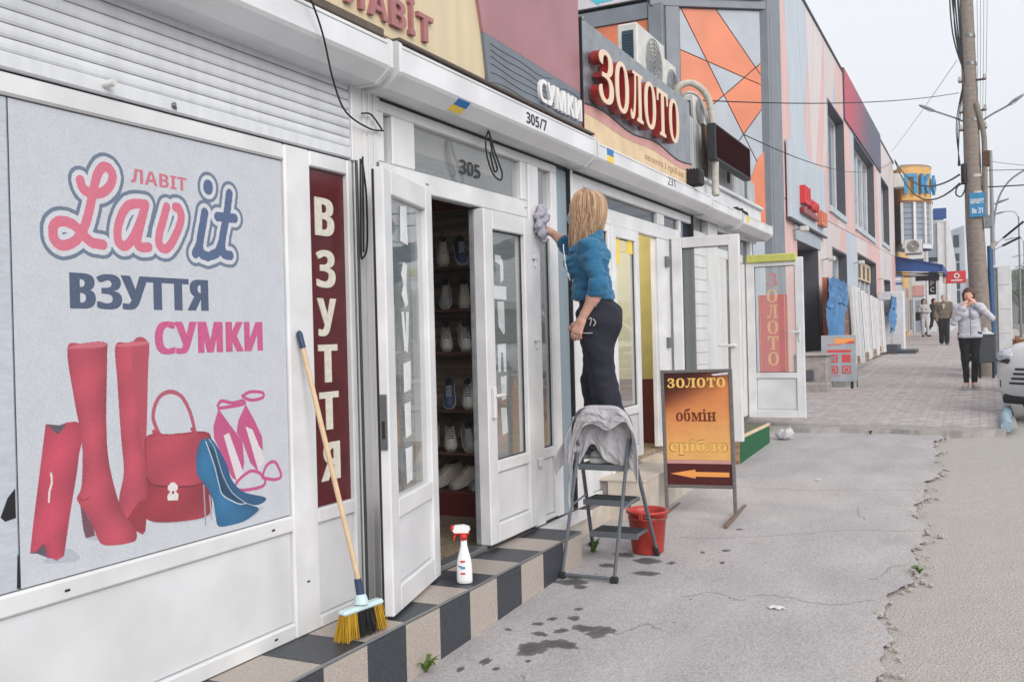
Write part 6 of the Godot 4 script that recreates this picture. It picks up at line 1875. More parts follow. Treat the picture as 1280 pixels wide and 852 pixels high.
# ---------------------------------------------------------------- things on the pavement
func street_things() -> void:
	# broom against the narrow window
	var br := thing("broom", "broom with pale wooden handle, mint head and yellow and black bristles", "broom", Vector3(-2.42, 0.40, -3.40))
	var hb := Basis(Vector3.UP, PI * 0.5 - 0.15)
	obj("handle", tube(mb(), [Vector3(0.0, 0.19, 0.0), Vector3(-0.215, 1.26, 0.085)], 0.0115, 10), "broom_wood", br)
	obj("grip", tube(mb(), [Vector3(-0.211, 1.24, 0.0835), Vector3(-0.224, 1.305, 0.0885), Vector3(-0.227, 1.315, 0.0892)], [0.014, 0.0135, 0.006], 10), "broom_navy", br)
	obj("socket", tube(mb(), [Vector3(0.004, 0.145, 0.0), Vector3(-0.012, 0.245, 0.006)], [0.02, 0.0155], 12), "broom_navy", br)
	obj("head", bx(mb(), Vector3(0, 0.122, 0), Vector3(0.245, 0.026, 0.05), 0.012, Transform3D(hb, Vector3.ZERO)), "broom_mint", br)
	obj("socket_base", lathe(mb(), [[0.034, 0.14], [0.026, 0.165], [0.02, 0.18], [0.001, 0.181]], 12), "broom_mint", br)
	var r := RandomNumberGenerator.new()
	r.seed = 6
	for part in [["black_bristles", -0.045, 0.058, "bristle_black"], ["yellow_bristles", -0.118, -0.045, "bristle_yellow"], ["yellow_bristles", 0.058, 0.118, "bristle_yellow"]]:
		var st := mb()
		for k in int((part[2] - part[1]) * 2600):
			var x := r.randf_range(part[1], part[2])
			var z := r.randf_range(-0.021, 0.021)
			var e := Vector3(x * 1.16 + r.randfn(0, 0.004), 0.002 + r.randf() * 0.01, z * 1.8 + r.randfn(0, 0.005))
			tube(st, [hb * Vector3(x, 0.115, z), hb * e], 0.0014, 4, false)
		obj(part[0], st, part[3], br)
	# spray bottle on the step
	var sb := thing("spray_bottle", "white spray bottle with a red trigger on a dark tile of the step", "bottle", Vector3(-2.43, 0.4005, -4.33))
	sb.rotation.y = 0.35
	obj("bottle", lathe(mb(), [[0.001, 0.0], [0.036, 0.0], [0.041, 0.006], [0.041, 0.02], [0.040, 0.07], [0.038, 0.105], [0.034, 0.13], [0.024, 0.165], [0.017, 0.195], [0.0155, 0.225], [0.001, 0.226]], 24, Vector3.ZERO, 0.72), "plastic_white", sb)
	obj("collar", lathe(mb(), [[0.001, 0.224], [0.019, 0.224], [0.020, 0.25], [0.014, 0.255], [0.001, 0.256]], 18), "plastic_red", sb)
	obj("sprayer", prism(mb(), pv([-0.056, 0.272, -0.05, 0.262, -0.02, 0.254, 0.02, 0.254, 0.034, 0.275, 0.03, 0.292, 0.0, 0.302, -0.045, 0.298]), -0.013, 0.013), "plastic_white", sb)
	obj("trigger", prism(mb(), pv([-0.03, 0.262, -0.046, 0.262, -0.053, 0.235, -0.05, 0.215, -0.043, 0.235]), -0.008, 0.008), "plastic_red", sb)
	box("nozzle", Vector3(-0.064, 0.272, -0.014), Vector3(-0.046, 0.299, 0.014), "plastic_red", sb, 0.004)
	box("band", Vector3(-0.05, 0.252, -0.014), Vector3(0.03, 0.262, 0.014), "plastic_red", sb, 0.003)
	for l in [["heart_mark", 0.112, 0.009, "plastic_red"], ["blue_mark", 0.078, 0.012, "label_blue"], ["dark_mark", 0.088, 0.005, "number"], ["red_mark", 0.05, 0.009, "plastic_red"]]:
		var pt := mb()
		pt.set_smooth_group(1)
		for k in 6:
			var q := []
			for e in [[k, 0], [k + 1, 0], [k + 1, 1], [k, 1]]:
				var an: float = lerpf(1.35, 1.95, e[0] / 6.0) + (0.0 if l[0] != "dark_mark" else 0.4)
				var y: float = l[1] + e[1] * l[2]
				q.append(Vector3(cos(an) * 0.0418, y, sin(an) * 0.0418 * 0.73))
			quad(pt, q[0], q[1], q[2], q[3], Vector3(0, l[1], 0))
		obj(l[0], pt, l[3], sb)
	step_ladder()
	# red bucket
	var bk := thing("bucket", "red plastic bucket standing behind the step ladder", "bucket", Vector3(-2.03, gy(6.12), -6.12))
	obj("shell", lathe(mb(), [[0.001, 0.002], [0.10, 0.0], [0.105, 0.008], [0.128, 0.262], [0.140, 0.264], [0.142, 0.276], [0.138, 0.284], [0.128, 0.282], [0.122, 0.25], [0.099, 0.012], [0.001, 0.012]], 40), "bucket_red", bk)
	obj("rib", lathe(mb(), [[0.124, 0.222], [0.1285, 0.224], [0.129, 0.232], [0.1255, 0.236]], 40), "bucket_red", bk)
	for s in [-1.0, 1.0]: obj("lug", bx(mb(), Vector3(0.04 * 0, 0.255, 0.138 * s), Vector3(0.03, 0.04, 0.012), 0.004), "bucket_red", bk)
	var hp := []
	for i in 17:
		var a := PI * i / 16.0
		hp.append(Vector3(0.13 * sin(a) * 1.0, 0.262 - 0.035 * sin(a), 0.14 * cos(a)))
	obj("handle", tube(mb(), hp, 0.003, 6), "steel", bk)
	obj("water", lathe(mb(), [[0.116, 0.19], [0.001, 0.191]], 32), "dark_pane", bk)
	# gold sign on a rusty stand
	var sg := thing("pavement_sign", "free-standing gold and brown pavement sign with an arrow pointing left", "sign", Vector3(-1.98, gy(7.28), -7.28))
	sg.rotation = Vector3(0.0, 0.05, 0.014)
	var cv := Canvas.new(256, 512, Color.WHITE)
	for y in 512:
		for x in 256:
			var u := x / 256.0
			var v := y / 512.0
			var t := clampf(v * 2.2 + u * 0.8 - 0.28, 0.0, 1.0)
			var c := Color(0.24, 0.07, 0.05).lerp(Color(0.84, 0.53, 0.32), smoothstep(0.0, 1.0, t))
			c = c.lerp(Color(0.90, 0.70, 0.42), smoothstep(0.35, 1.0, v + 0.15 * u) * 0.9)
			cv.im.set_pixel(x, y, c)
	cv.grain(0.05, 0.04, 5)
	print_material("gold_print", cv, 0.4)
	var ww := 0.50
	box("backing", Vector3(-ww * 0.5, 0.23, -0.012), Vector3(ww * 0.5, 1.10, 0.0), "plywood", sg, 0.0)
	var pr := printed("print", ww, 0.675, "gold_print", sg, Vector3(-ww * 0.5, 0.425, 0.001))
	box("arrow_field", Vector3(-ww * 0.5, 0.235, 0.001), Vector3(ww * 0.5, 0.396, 0.0025), "arrow_field", sg, 0.0)
	box("pink_line", Vector3(-ww * 0.5, 0.397, 0.001), Vector3(ww * 0.5, 0.424, 0.003), "sign_pink", sg, 0.0)
	obj("arrow", prism(mb(), pv([-0.225, 0.318, -0.03, 0.352, -0.03, 0.333, 0.23, 0.333, 0.23, 0.297, -0.03, 0.297, -0.03, 0.282]), 0.0026, 0.0045), "arrow_gold", sg)
	lettering("line", "золото", "serif_gold", sg, Vector3(-0.225, 0.985, 0.0031), 0.45, 0.075, 0.002, true)
	lettering("line", "обмін", "serif_brown", sg, Vector3(-0.165, 0.725, 0.0031), 0.31, 0.10, 0.002, true, Basis.IDENTITY, true, true, 16)
	lettering("line_shadow", "срібло", "serif_brown", sg, Vector3(-0.226, 0.461, 0.0031), 0.452, 0.125, 0.0015, true)
	lettering("line", "срібло", "serif_gold", sg, Vector3(-0.221, 0.466, 0.0047), 0.443, 0.115, 0.0015, true)
	for s in [-1.0, 1.0]:
		box("post", Vector3(s * (ww * 0.5 + 0.015) - 0.013, 0.0, -0.016), Vector3(s * (ww * 0.5 + 0.015) + 0.013, 1.125, 0.012), "rust_frame", sg, 0.003)
		box("foot", Vector3(s * (ww * 0.5 + 0.015) - 0.014, -0.012, -0.42), Vector3(s * (ww * 0.5 + 0.015) + 0.014, 0.018, 0.40), "foot_wood", sg, 0.003)
	for y in [0.208, 1.100]: box("crossbar", Vector3(-ww * 0.5 - 0.001, y, -0.015), Vector3(ww * 0.5 + 0.001, y + 0.024, 0.011), "rust_frame", sg, 0.003)
	obj("torn_corner", prism(mb(), pv([0.12, 1.085, 0.25, 1.099, 0.25, 1.082, 0.135, 1.074]), 0.004, 0.006), "paper", sg)
	# small grey board farther on
	var ab := thing("pavement_board", "low grey pavement board with four red square pictograms before the far steps", "sign", Vector3(-2.30, gy(17.9) + 0.055, -17.9))
	ab.rotation.x = -0.06
	box("panel", Vector3(-0.31, 0.12, -0.02), Vector3(0.29, 0.95, 0.0), "board_grey", ab, 0.02)
	box("top_picture", Vector3(-0.08, 0.80, 0.001), Vector3(0.26, 0.89, 0.003), "arrow_gold", ab, 0.0)
	obj("red_swoosh", prism(mb(), pv([0.08, 0.80, 0.26, 0.80, 0.26, 0.845, 0.18, 0.84]), 0.0031, 0.004), "icon_red", ab)
	lettering("line", "ремонт", "icon_red", ab, Vector3(-0.20, 0.755, 0.001), 0.24, 0.035, 0.001)
	obj("ribbon", prism(mb(), pv([-0.22, 0.665, -0.18, 0.64, 0.18, 0.64, 0.22, 0.665, 0.18, 0.69, -0.18, 0.69]), 0.001, 0.002), "icon_red", ab)
	for k in 4:
		var c := Vector3(-0.10 + 0.22 * (k % 2), 0.535 - 0.2 * (k / 2), 0.001)
		var pg := node("pictogram", ab, c)
		obj("square", bx(mb(), Vector3.ZERO, Vector3(0.15, 0.14, 0.004), 0.0), "icon_red", pg)
		if k == 0:
			for a in [0.78, -0.78]: obj("bar", bx(mb(), Vector3(0, 0, 0.004), Vector3(0.12, 0.028, 0.004), 0.0, Transform3D(Basis(Vector3(0, 0, 1), a), Vector3.ZERO)), "board_grey", pg)
		elif k == 1: obj("eye", lathe(mb(), [[0.055, 0.0], [0.001, 0.002]], 16, Vector3(0, 0.0, 0.004), 1.0), "board_grey", pg).rotation.x = PI * 0.5
		else:
			box("frame", Vector3(-0.05, -0.045, 0.003), Vector3(0.05, 0.045, 0.005), "board_grey", pg, 0.0)
			box("frame_hole", Vector3(-0.03, -0.028, 0.0051), Vector3(0.035, 0.03, 0.006), "icon_red", pg, 0.0)
	lettering("line", "дзвоніть", "icon_red", ab, Vector3(-0.15, 0.215, 0.001), 0.16, 0.03, 0.001)
	for s in [-0.21, 0.19]: box("leg", Vector3(s, 0.0, -0.02), Vector3(s + 0.045, 0.125, 0.01), "black", ab, 0.004)
	obj("foot_bar", tube(mb(), [Vector3(-0.22, 0.005, 0.0), Vector3(0.30, 0.005, 0.0)], 0.008, 6), "pvc", ab)
	for s in [-0.31, 0.27]: obj("back_leg", tube(mb(), [Vector3(s, 0.5, -0.03), Vector3(s, -0.005, -0.3)], 0.012, 6), "rust_frame", ab)
	# bin, white kiosk, pale blue kerb block, bag
	var bn := thing("litter_bin", "grey street bin with a pale bag in it beside the blue post", "bin", Vector3(0.055, gy(20.6) + 0.05, -20.4))
	box("body", Vector3(-0.19, 0.30, -0.16), Vector3(0.17, 0.82, 0.16), "grey_pipe", bn, 0.02)
	box("rim", Vector3(-0.20, 0.80, -0.17), Vector3(0.18, 0.84, 0.17), "dark_grey", bn, 0.008)
	obj("bag", lathe(mb(), [[0.16, 0.78], [0.15, 0.845], [0.11, 0.87], [0.05, 0.90], [0.03, 0.96], [0.001, 0.97]], 12), "bag_white", bn)
	for s in [-0.13, 0.10]: box("leg", Vector3(s, 0.0, -0.03), Vector3(s + 0.04, 0.31, 0.03), "black", bn, 0.004)
	var ks := thing("kiosk", "slim white kiosk with a grey end panel behind the bin", "kiosk", Vector3(0.06, gy(22.0) - 0.05, -22.2))
	box("grey_end", Vector3(0.0, 0.0, -0.6), Vector3(0.24, 2.25, 0.0), "grey_paint", ks, 0.01)
	box("white_side", Vector3(0.241, 0.0, -0.6), Vector3(0.50, 2.30, 0.02), "board_white", ks, 0.012)
	box("roof_edge", Vector3(-0.08, 2.25, -0.62), Vector3(0.24, 2.31, 0.04), "pvc", ks, 0.01)
	box("dark_door", Vector3(-0.20, 0.0, -0.5), Vector3(-0.001, 1.95, -0.05), "dark_grey", ks, 0.01)
	for k in 4: box("panel_joint", Vector3(0.26, 0.4 + k * 0.5, 0.02), Vector3(0.48, 0.408 + k * 0.5, 0.024), "grey_paint", ks, 0.0)
	var kb := thing("kerb_block", "pale blue painted kerb block lying at the pavement's edge by the car", "kerb", Vector3(0.23, gy(12.3) + 0.02, -12.25))
	obj("block", tube(mb(), [Vector3(0, 0.06, 0), Vector3(0.0, 0.09, -1.0)], [0.062, 0.062], 14), "pale_blue", kb)
	obj("block", tube(mb(), [Vector3(0.02, 0.085, -1.03), Vector3(0.04, 0.11, -1.9)], [0.06, 0.06], 14), "pale_blue", kb)
	var bg := thing("plastic_bag", "crumpled white plastic bag on the ground at the end of the carpeted step", "bag", Vector3(-2.08, gy(11.4), -11.35))
	var fb := Field.new(Vector3(-0.2, -0.02, -0.2), Vector3(0.2, 0.25, 0.2), 0.014)
	fb.ell(Vector3(0, 0.06, 0), Vector3(0.10, 0.065, 0.08))
	fb.ell(Vector3(0.05, 0.08, 0.02), Vector3(0.05, 0.05, 0.05))
	fb.crease(0.022, Vector3.ONE * 11.0, 3)
	obj("sheet", fb.mesh(mb()), "bag_white", bg)
	obj("knot", tube(mb(), curve([Vector3(0.05, 0.11, 0.02), Vector3(0.07, 0.14, 0.03), Vector3(0.055, 0.155, 0.0)], 4), 0.009, 6), "bag_white", bg)
	# litter on the asphalt
	for l in [[-1.02, 5.20, 0.055, "torn white scrap of paper on the crack in the middle of the asphalt"], [-0.95, 3.95, 0.016, "tiny white cigarette end on the asphalt nearest the viewer"], [-1.35, 8.9, 0.03, "small pale wrapper on the asphalt before the far kerb"]]:
		var lt := Field.new(Vector3(-0.1, -0.01, -0.1), Vector3(0.1, 0.05, 0.1), 0.006)
		lt.ell(Vector3(0, 0.006, 0), Vector3(l[2], 0.005, l[2] * 0.55), 0.01)
		lt.crease(0.006, Vector3.ONE * 30.0, 7)
		var lo := obj({0.055: "paper_scrap", 0.016: "cigarette_end", 0.03: "sweet_wrapper"}[l[2]], lt.mesh(mb()), "paper")
		lo.position = Vector3(l[0], gy(l[1]) + 0.002, -l[1])
		tag(lo, l[3], "litter")
	# weeds in the joints
	for wv in [[-2.33, 3.77, 0.10, "small weed at the foot of the tiled step's nearest dark tile"], [-2.36, 5.98, 0.12, "weed growing at the end of the tiled step behind the ladder"], [-1.2, 11.93, 0.06, "tuft of weed at the broken edge of the paved pavement"], [-0.36, 6.1, 0.06, "tuft of weed at the ragged edge of the asphalt"]]:
		var wd := thing("weed", wv[3], "weed", Vector3(wv[0], gy(wv[1]), -wv[1]))
		var r2 := RandomNumberGenerator.new()
		r2.seed = int(wv[1] * 100)
		for k in 14:
			var a := r2.randf() * TAU
			var l: float = wv[2] * r2.randf_range(0.5, 1.1)
			var d := Vector3(cos(a), 0, sin(a))
			var sd := Vector3(-d.z, 0, d.x) * 0.012
			var st := mb()
			st.set_smooth_group(-1)
			var m := d * l * 0.4 + Vector3(0, l * 0.7, 0)
			var e := d * l * 0.9 + Vector3(0, l * r2.randf_range(0.5, 0.95), 0)
			for tr in [[Vector3.ZERO, m + sd, m - sd], [m + sd, e, m - sd]]:
				for v in tr: st.add_vertex(v)
			obj("leaf", st, "weed", wd)
	# hanging cables and straps on the fronts
	hang_strap("shutter_strap", "doubled black shutter strap hanging from the shutter's lower corner", "strap", Vector3(-2.64, 0, 0), [[[3.752, 2.52, 0.03], [3.744, 2.3, 0.03], [3.738, 2.08, 0.03], [3.752, 2.055, 0.03], [3.782, 2.12, 0.035], [3.785, 2.35, 0.035], [3.766, 2.515, 0.03]], [[3.756, 2.53, 0.04], [3.750, 2.3, 0.04], [3.744, 2.08, 0.04]]], 0.005)
	hang_strap("fascia_cable", "thin black cable hanging from the shutter box across to the entrance frame", "cable", Vector3(-2.43, 0, 0), [[[3.10, 3.09, 0.02], [3.16, 3.03, 0.02], [3.25, 2.93, 0.0], [3.38, 2.78, -0.05], [3.62, 2.71, -0.16], [3.86, 2.685, -0.2], [4.0, 2.70, -0.21]], [[3.80, 2.745, -0.2], [3.88, 2.755, -0.2], [3.97, 2.70, -0.2]]], 0.0045)
	hang_strap("cable_coil", "coiled black cable hanging before the transom window", "cable", Vector3(-2.62, 0, 0), [[[4.98, 2.87, 0.06], [4.94, 2.80, 0.06], [4.96, 2.70, 0.06], [5.03, 2.62, 0.06], [5.12, 2.60, 0.06], [5.14, 2.65, 0.06], [5.05, 2.76, 0.06], [4.99, 2.86, 0.06]], [[4.97, 2.86, 0.07], [5.0, 2.75, 0.07], [5.06, 2.66, 0.07], [5.02, 2.64, 0.07], [4.97, 2.74, 0.07]]], 0.0055)

func step_ladder() -> void:
	var g := gy(5.6)
	var t := thing("step_ladder", "grey tubular three-step ladder standing before the glazed entrance", "ladder", Vector3(-2.14, 0, -5.62))
	# frame that carries the treads: feet on the far side, rising towards the viewer and bent over the top as a hoop
	var rear := []
	var fl := Vector3(-0.244, gy(6.03), -0.41)
	var frr := Vector3(0.198, gy(6.05), -0.43)
	for e in [[fl, Vector3(-0.095, 0.955, 0.14)], [frr, Vector3(0.236, 0.99, 0.14)]]:
		obj("rail", tube(mb(), [e[0] + Vector3(0, 0.03, 0), e[0].lerp(e[1], 0.12), e[1]], 0.0125, 12), "ladder_grey", t)
		obj("rubber_foot", tube(mb(), [e[0], e[0] + (e[1] - e[0]).normalized() * 0.06], 0.0165, 12), "rubber", t)
	obj("hoop", tube(mb(), curve([Vector3(-0.095, 0.95, 0.139), Vector3(-0.112, 1.05, 0.165), Vector3(-0.108, 1.14, 0.185), Vector3(-0.06, 1.205, 0.198), Vector3(0.065, 1.222, 0.20), Vector3(0.19, 1.21, 0.198), Vector3(0.24, 1.15, 0.185), Vector3(0.248, 1.06, 0.165), Vector3(0.236, 0.985, 0.139)], 8), 0.0125, 12), "ladder_grey", t)
	# support frame nearer to the viewer, joined by a bar at the ground
	var a := [Vector3(-0.191, gy(5.37) + 0.025, 0.25), Vector3(-0.103, 0.95, 0.165)]
	var b := [Vector3(0.145, gy(5.37) + 0.025, 0.25), Vector3(0.229, 1.04, 0.165)]
	for e in [a, b]: obj("support_leg", tube(mb(), e, 0.011, 12), "ladder_grey", t)
	obj("ground_bar", tube(mb(), [a[0], b[0]], 0.011, 12), "ladder_grey", t)
	for e in [a[0], b[0]]: obj("corner_foot", bx(mb(), e + Vector3(0, -0.006, 0), Vector3(0.05, 0.045, 0.036), 0.01), "rubber", t)
	# treads
	for k in 3:
		var y: float = [0.874, 0.630, 0.398][k]
		var z: float = [0.025, -0.095, -0.25][k]
		var w: float = [0.160, 0.158, 0.165][k]
		var dep: float = [0.27, 0.19, 0.20][k]
		var tr := node("tread", t, Vector3([0.055, 0.015, 0.0][k], y, z))
		box("board", Vector3(-w, -0.022, -dep * 0.5), Vector3(w, 0.0, dep * 0.5), "ladder_grey", tr, 0.006)
		box("mat", Vector3(-w + 0.014, 0.0, -dep * 0.5 + 0.012), Vector3(w - 0.014, 0.004, dep * 0.5 - 0.012), "tread", tr, 0.001)
		for i in 6: box("groove", Vector3(-w + 0.02, 0.004, -dep * 0.42 + i * dep * 0.15), Vector3(w - 0.02, 0.0055, -dep * 0.42 + i * dep * 0.15 + 0.006), "rubber", tr, 0.0)
		box("lip", Vector3(-w, -0.034, dep * 0.5 - 0.004), Vector3(w, 0.002, dep * 0.5 + 0.006), "ladder_grey", tr, 0.003)
	for s in [-1.0, 1.0]:
		obj("link", tube(mb(), [Vector3(-0.15 if s < 0 else 0.205, 0.65, -0.06), Vector3((-0.150 if s < 0 else 0.186), 0.615, 0.21)], 0.006, 8), "ladder_grey", t)
		obj("rivet", tube(mb(), [Vector3(0.055 + 0.168 * s, 0.86, 0.09), Vector3(0.055 + 0.184 * s, 0.86, 0.09)], 0.012, 10), "steel", t)
	# cloth over the hoop
	var cl := thing("draped_cloth", "light grey cloth draped over the top hoop of the step ladder", "cloth", Vector3(-2.14, 0, -5.62))
	var top := func(u: float) -> Vector3:              # the hoop's line
		var ang := u * 2.0 - 1.0
		var x := 0.19 * signf(ang) * pow(absf(ang), 0.75) if absf(ang) < 0.86 else 0.19 * signf(ang)
		return Vector3(0.068 + clampf(ang * 0.225, -0.192, 0.192), 1.236 - 0.28 * pow(absf(ang), 5.0), 0.20 - 0.02 * pow(absf(ang), 3.0))
	var wr := FastNoiseLite.new()
	wr.seed = 15
	wr.frequency = 1.0
	var sheets := [["front_fall", 1.0], ["back_fall", -1.0]]
	for sv in sheets:
		var st := mb()
		st.set_smooth_group(6)
		var nu := 60
		var nv := 30
		for j in nv:
			for i in nu:
				var q := []
				for e in [[i, j], [i + 1, j], [i + 1, j + 1], [i, j + 1]]:
					var u: float = float(e[0]) / nu
					var v: float = float(e[1]) / nv
					var crumple := wr.get_noise_2d(u * 5.5 + sv[1] * 3.0, v * 2.6) * 0.020 + wr.get_noise_2d(u * 14.0, v * 8.0 + 4.0) * 0.007
					var p: Vector3 = top.call(u)
					var cu := absf(u * 2.0 - 1.0)
					var drop: float
					if sv[1] > 0.0:
						drop = 0.085 + 0.05 * sin(u * 4.0 + 0.6) + 0.035 * sin(u * 13.0) + 0.17 * pow(cu, 3.0) + (0.10 if u < 0.12 else 0.0)
					else:
						drop = 0.352 - 0.125 * exp(-pow((u - 0.34) * 6.5, 2.0)) - 0.17 * pow(cu, 5.0)
					var over := sin(minf(v * 5.0, PI * 0.5))
					var out := 0.024 * over + (0.03 * v + 0.014 * sin(u * 17.0 + v * 3.0) * v) * (1.0 if sv[1] > 0 else 0.5)
					q.append(Vector3(p.x * (1.0 + 0.16 * v * (1.0 if sv[1] > 0 else 0.0)) + 0.008 * sin(v * 9.0 + u * 7.0), p.y + 0.004 - drop * v + 0.014 * (cos(minf(v * 5.0, PI * 0.5)) - 1.0), p.z + sv[1] * (out + crumple * minf(1.0, v * 4.0 + 0.2))))
				for k in [0, 1, 2, 0, 2, 3]: st.add_vertex(q[k])
		obj(sv[0], st, "fabric_grey", cl)
	# the left corner hangs down outside the frame
	var cs := mb()
	cs.set_smooth_group(6)
	for j in 14:
		for i in 8:
			var q := []
			for e in [[i, j], [i + 1, j], [i + 1, j + 1], [i, j + 1]]:
				var u: float = float(e[0]) / 8
				var v: float = float(e[1]) / 14
				q.append(Vector3(-0.112 - 0.125 * sin(v * PI * 0.55) * (0.35 + u * 0.9) + 0.01 * sin(v * 8.0 + u * 5.0), 1.17 - v * 0.38 * (0.70 + 0.30 * u), 0.22 - 0.09 * u + 0.015 * sin(u * 9.0)))
			for k in [0, 1, 2, 0, 2, 3]: cs.add_vertex(q[k])
	obj("side_fall", cs, "fabric_grey", cl)

# ---------------------------------------------------------------- people
func shoe_on(t: Node, ankle: Vector3, dir: Vector3, upper: String, sole: String, cell: float) -> void:
	var d := Vector3(dir.x, 0, dir.z).normalized()
	var b := Basis(Vector3.UP.cross(d), Vector3.UP, d)
	var base := Vector3(ankle.x, ankle.y - 0.085, ankle.z)
	var f := Field.new(base - Vector3.ONE * 0.24 + Vector3(0, 0.2, 0), base + Vector3.ONE * 0.24, cell)
	f.ell(base + b * Vector3(0, 0.045, 0.10), Vector3(0.044, 0.036, 0.075), 0.03, b)
	f.ell(base + b * Vector3(0, 0.05, -0.02), Vector3(0.036, 0.045, 0.06), 0.03, b)
	f.cap(base + b * Vector3(0, 0.07, 0.0), base + b * Vector3(0, 0.10, -0.01), 0.038, 0.040, 0.03)
	f.above(base.y + 0.018)
	var n := node("shoe", t)
	obj("upper", f.mesh(mb()), upper, n)
	var out := PackedVector2Array()
	for k in 24:
		var a := TAU * k / 24.0
		out.append(Vector2(cos(a) * (0.043 if sin(a) > 0 else 0.038), 0.048 + sin(a) * 0.132))
	obj("sole", prism(mb(), out, 0.0, 0.028, Transform3D(b * Basis(Vector3(1, 0, 0), Vector3(0, 0, 1), Vector3(0, 1, 0)), base)), sole, n)
	var lc := mb()
	for k in 4: tube(lc, [base + b * Vector3(-0.026, 0.078 - k * 0.004, 0.055 + k * 0.02), base + b * Vector3(0, 0.088 - k * 0.006, 0.057 + k * 0.02), base + b * Vector3(0.026, 0.078 - k * 0.004, 0.055 + k * 0.02)], 0.004, 5)
	obj("laces", lc, "shoe_white" if upper != "shoe_white" else "shoe_grey", n)

func figure(t: Node, j: Dictionary, o: Dictionary) -> void:
	# j: joints; o: clothes and sizes. The skin is one surface; clothes are surfaces of their own round it.
	var cell: float = o.get("cell", 0.013)
	var g: float = o.get("girth", 1.0)
	var side: Vector3 = (j.shL - j.shR).normalized()
	var pel: Vector3 = (j.hipL + j.hipR) * 0.5
	var lo := pel
	var hi := pel
	for k in j:
		if k in ["fwd", "toeL", "toeR"]: continue
		lo = lo.min(j[k]); hi = hi.max(j[k])
	lo -= Vector3.ONE * 0.2
	hi += Vector3.ONE * 0.2
	var torso := func(f: Field, e: float, k: float) -> void:
		for s in [-1.0, 1.0]:
			f.cap(pel + side * s * 0.07, j.waist + side * s * 0.055, 0.098 * g + e, 0.085 * g + e, k)
			f.cap(j.waist + side * s * 0.055, j.chest + side * s * 0.07, 0.086 * g + e, 0.098 * g + e, k)
			f.cap(j.chest + side * s * 0.055 + Vector3(0, 0.05, 0), j.shL if s > 0 else j.shR, 0.075 * g + e, 0.042 * g + e, k)
		f.cap(j.chest + Vector3(0, 0.05, 0), j.neck, 0.085 * g + e, 0.055 * g + e, k)
		if o.get("bust", 0.0) > 0.0:
			for s in [-1.0, 1.0]: f.ell(j.chest + side * s * 0.075 + j.fwd * (0.085 * g + e) + Vector3(0, -0.01, 0), Vector3.ONE * (0.055 + e * 0.6) * o.bust, 0.05)
		if o.get("seat", 0.0) > 0.0:
			for s in [-1.0, 1.0]: f.ell(pel + side * s * 0.07 - j.fwd * (0.055 * g) + Vector3(0, -0.01, 0), Vector3(0.088, 0.10, 0.088) * o.seat + Vector3.ONE * e, 0.05)
	# skin
	var f := Field.new(lo, hi, cell)
	torso.call(f, 0.0, 0.05)
	for s in ["L", "R"]:
		f.cap(j["hip" + s], j["knee" + s], 0.082 * g, 0.053 * g, 0.05)
		f.cap(j["knee" + s], j["ank" + s], 0.052 * g, 0.034 * g, 0.03)
		f.cap(j["ank" + s], j["ank" + s] + j["toe" + s] * 0.10 - Vector3(0, 0.05, 0), 0.034, 0.026, 0.03)
		f.cap(j["sh" + s], j["el" + s], 0.044 * g, 0.037 * g, 0.04)
		f.cap(j["el" + s], j["el" + s].lerp(j["wr" + s], 0.35), 0.037 * g, 0.038 * g, 0.03)
		f.cap(j["el" + s].lerp(j["wr" + s], 0.35), j["wr" + s], 0.038 * g, 0.0245, 0.03)
	f.cap(j.neck - Vector3(0, 0.04, 0), j.head - Vector3(0, 0.08, 0) - j.fwd * 0.02, 0.052, 0.05, 0.03)
	var st := f.mesh(mb())
	head(st, j.head, j.fwd, o.get("head_cell", 0.007), o.get("head_size", 1.0), j.neck - j.head + Vector3(0, 0.02, 0))
	for s in ["L", "R"]:
		var hd: Array = o["hand" + s]
		hand(st, j["wr" + s], hd[0], hd[1], hd[2], o.get("hand_size", 0.95), hd[3], o.get("hand_cell", 0.004))
	obj("body", st, "skin", t)
	# trousers
	f = Field.new(lo, hi, cell)
	for s in [-1.0, 1.0]: f.cap(pel + side * s * 0.072, j.waist.lerp(pel, 0.45) + side * s * 0.06, 0.108 * g, 0.098 * g, 0.05)
	if o.get("seat", 0.0) > 0.0:
		for s in [-1.0, 1.0]: f.ell(pel + side * s * 0.07 - j.fwd * (0.06 * g) + Vector3(0, -0.02, 0), Vector3(0.10, 0.115, 0.10) * o.seat, 0.06)
	var leg: Array = o.get("leg", [0.10, 0.072, 0.058])
	for s in ["L", "R"]:
		f.cap(j["hip" + s], j["knee" + s], leg[0] * g, leg[1] * g, 0.05)
		f.cap(j["knee" + s], j["ank" + s] + Vector3(0, o.get("hem_up", 0.0), 0), leg[1] * g, leg[2] * g, 0.03)
	f.crease(o.get("leg_crease", 0.008), Vector3(6, 9, 6), 3)
	f.above(minf(j.ankL.y, j.ankR.y) - 0.03 + o.get("hem_up", 0.0))
	f.below(j.waist.y + 0.02)
	obj("trousers", f.mesh(mb()), o.trousers, t)
	# upper garment
	f = Field.new(lo, hi, cell)
	torso.call(f, o.get("ease", 0.022), 0.06)
	for s in ["L", "R"]:
		var sl: float = o.get("sleeve" + s, 0.95)
		var th: float = o.get("sleeve_thick", 0.018)
		f.cap(j["sh" + s], j["el" + s], 0.047 * g + th, 0.040 * g + th, 0.05)
		f.cap(j["el" + s], j["el" + s].lerp(j["wr" + s], sl), 0.040 * g + th, 0.034 * g + th * 0.8, 0.03)
		for k in 3: f.cap(j["el" + s].lerp(j["wr" + s], sl * (0.35 + 0.3 * k)) - side * 0.012, j["el" + s].lerp(j["wr" + s], sl * (0.35 + 0.3 * k)) + side * 0.012, 0.041 * g + th, 0.041 * g + th, 0.02)
	f.crease(o.get("crease", 0.010), Vector3(5, 15, 5), 5)
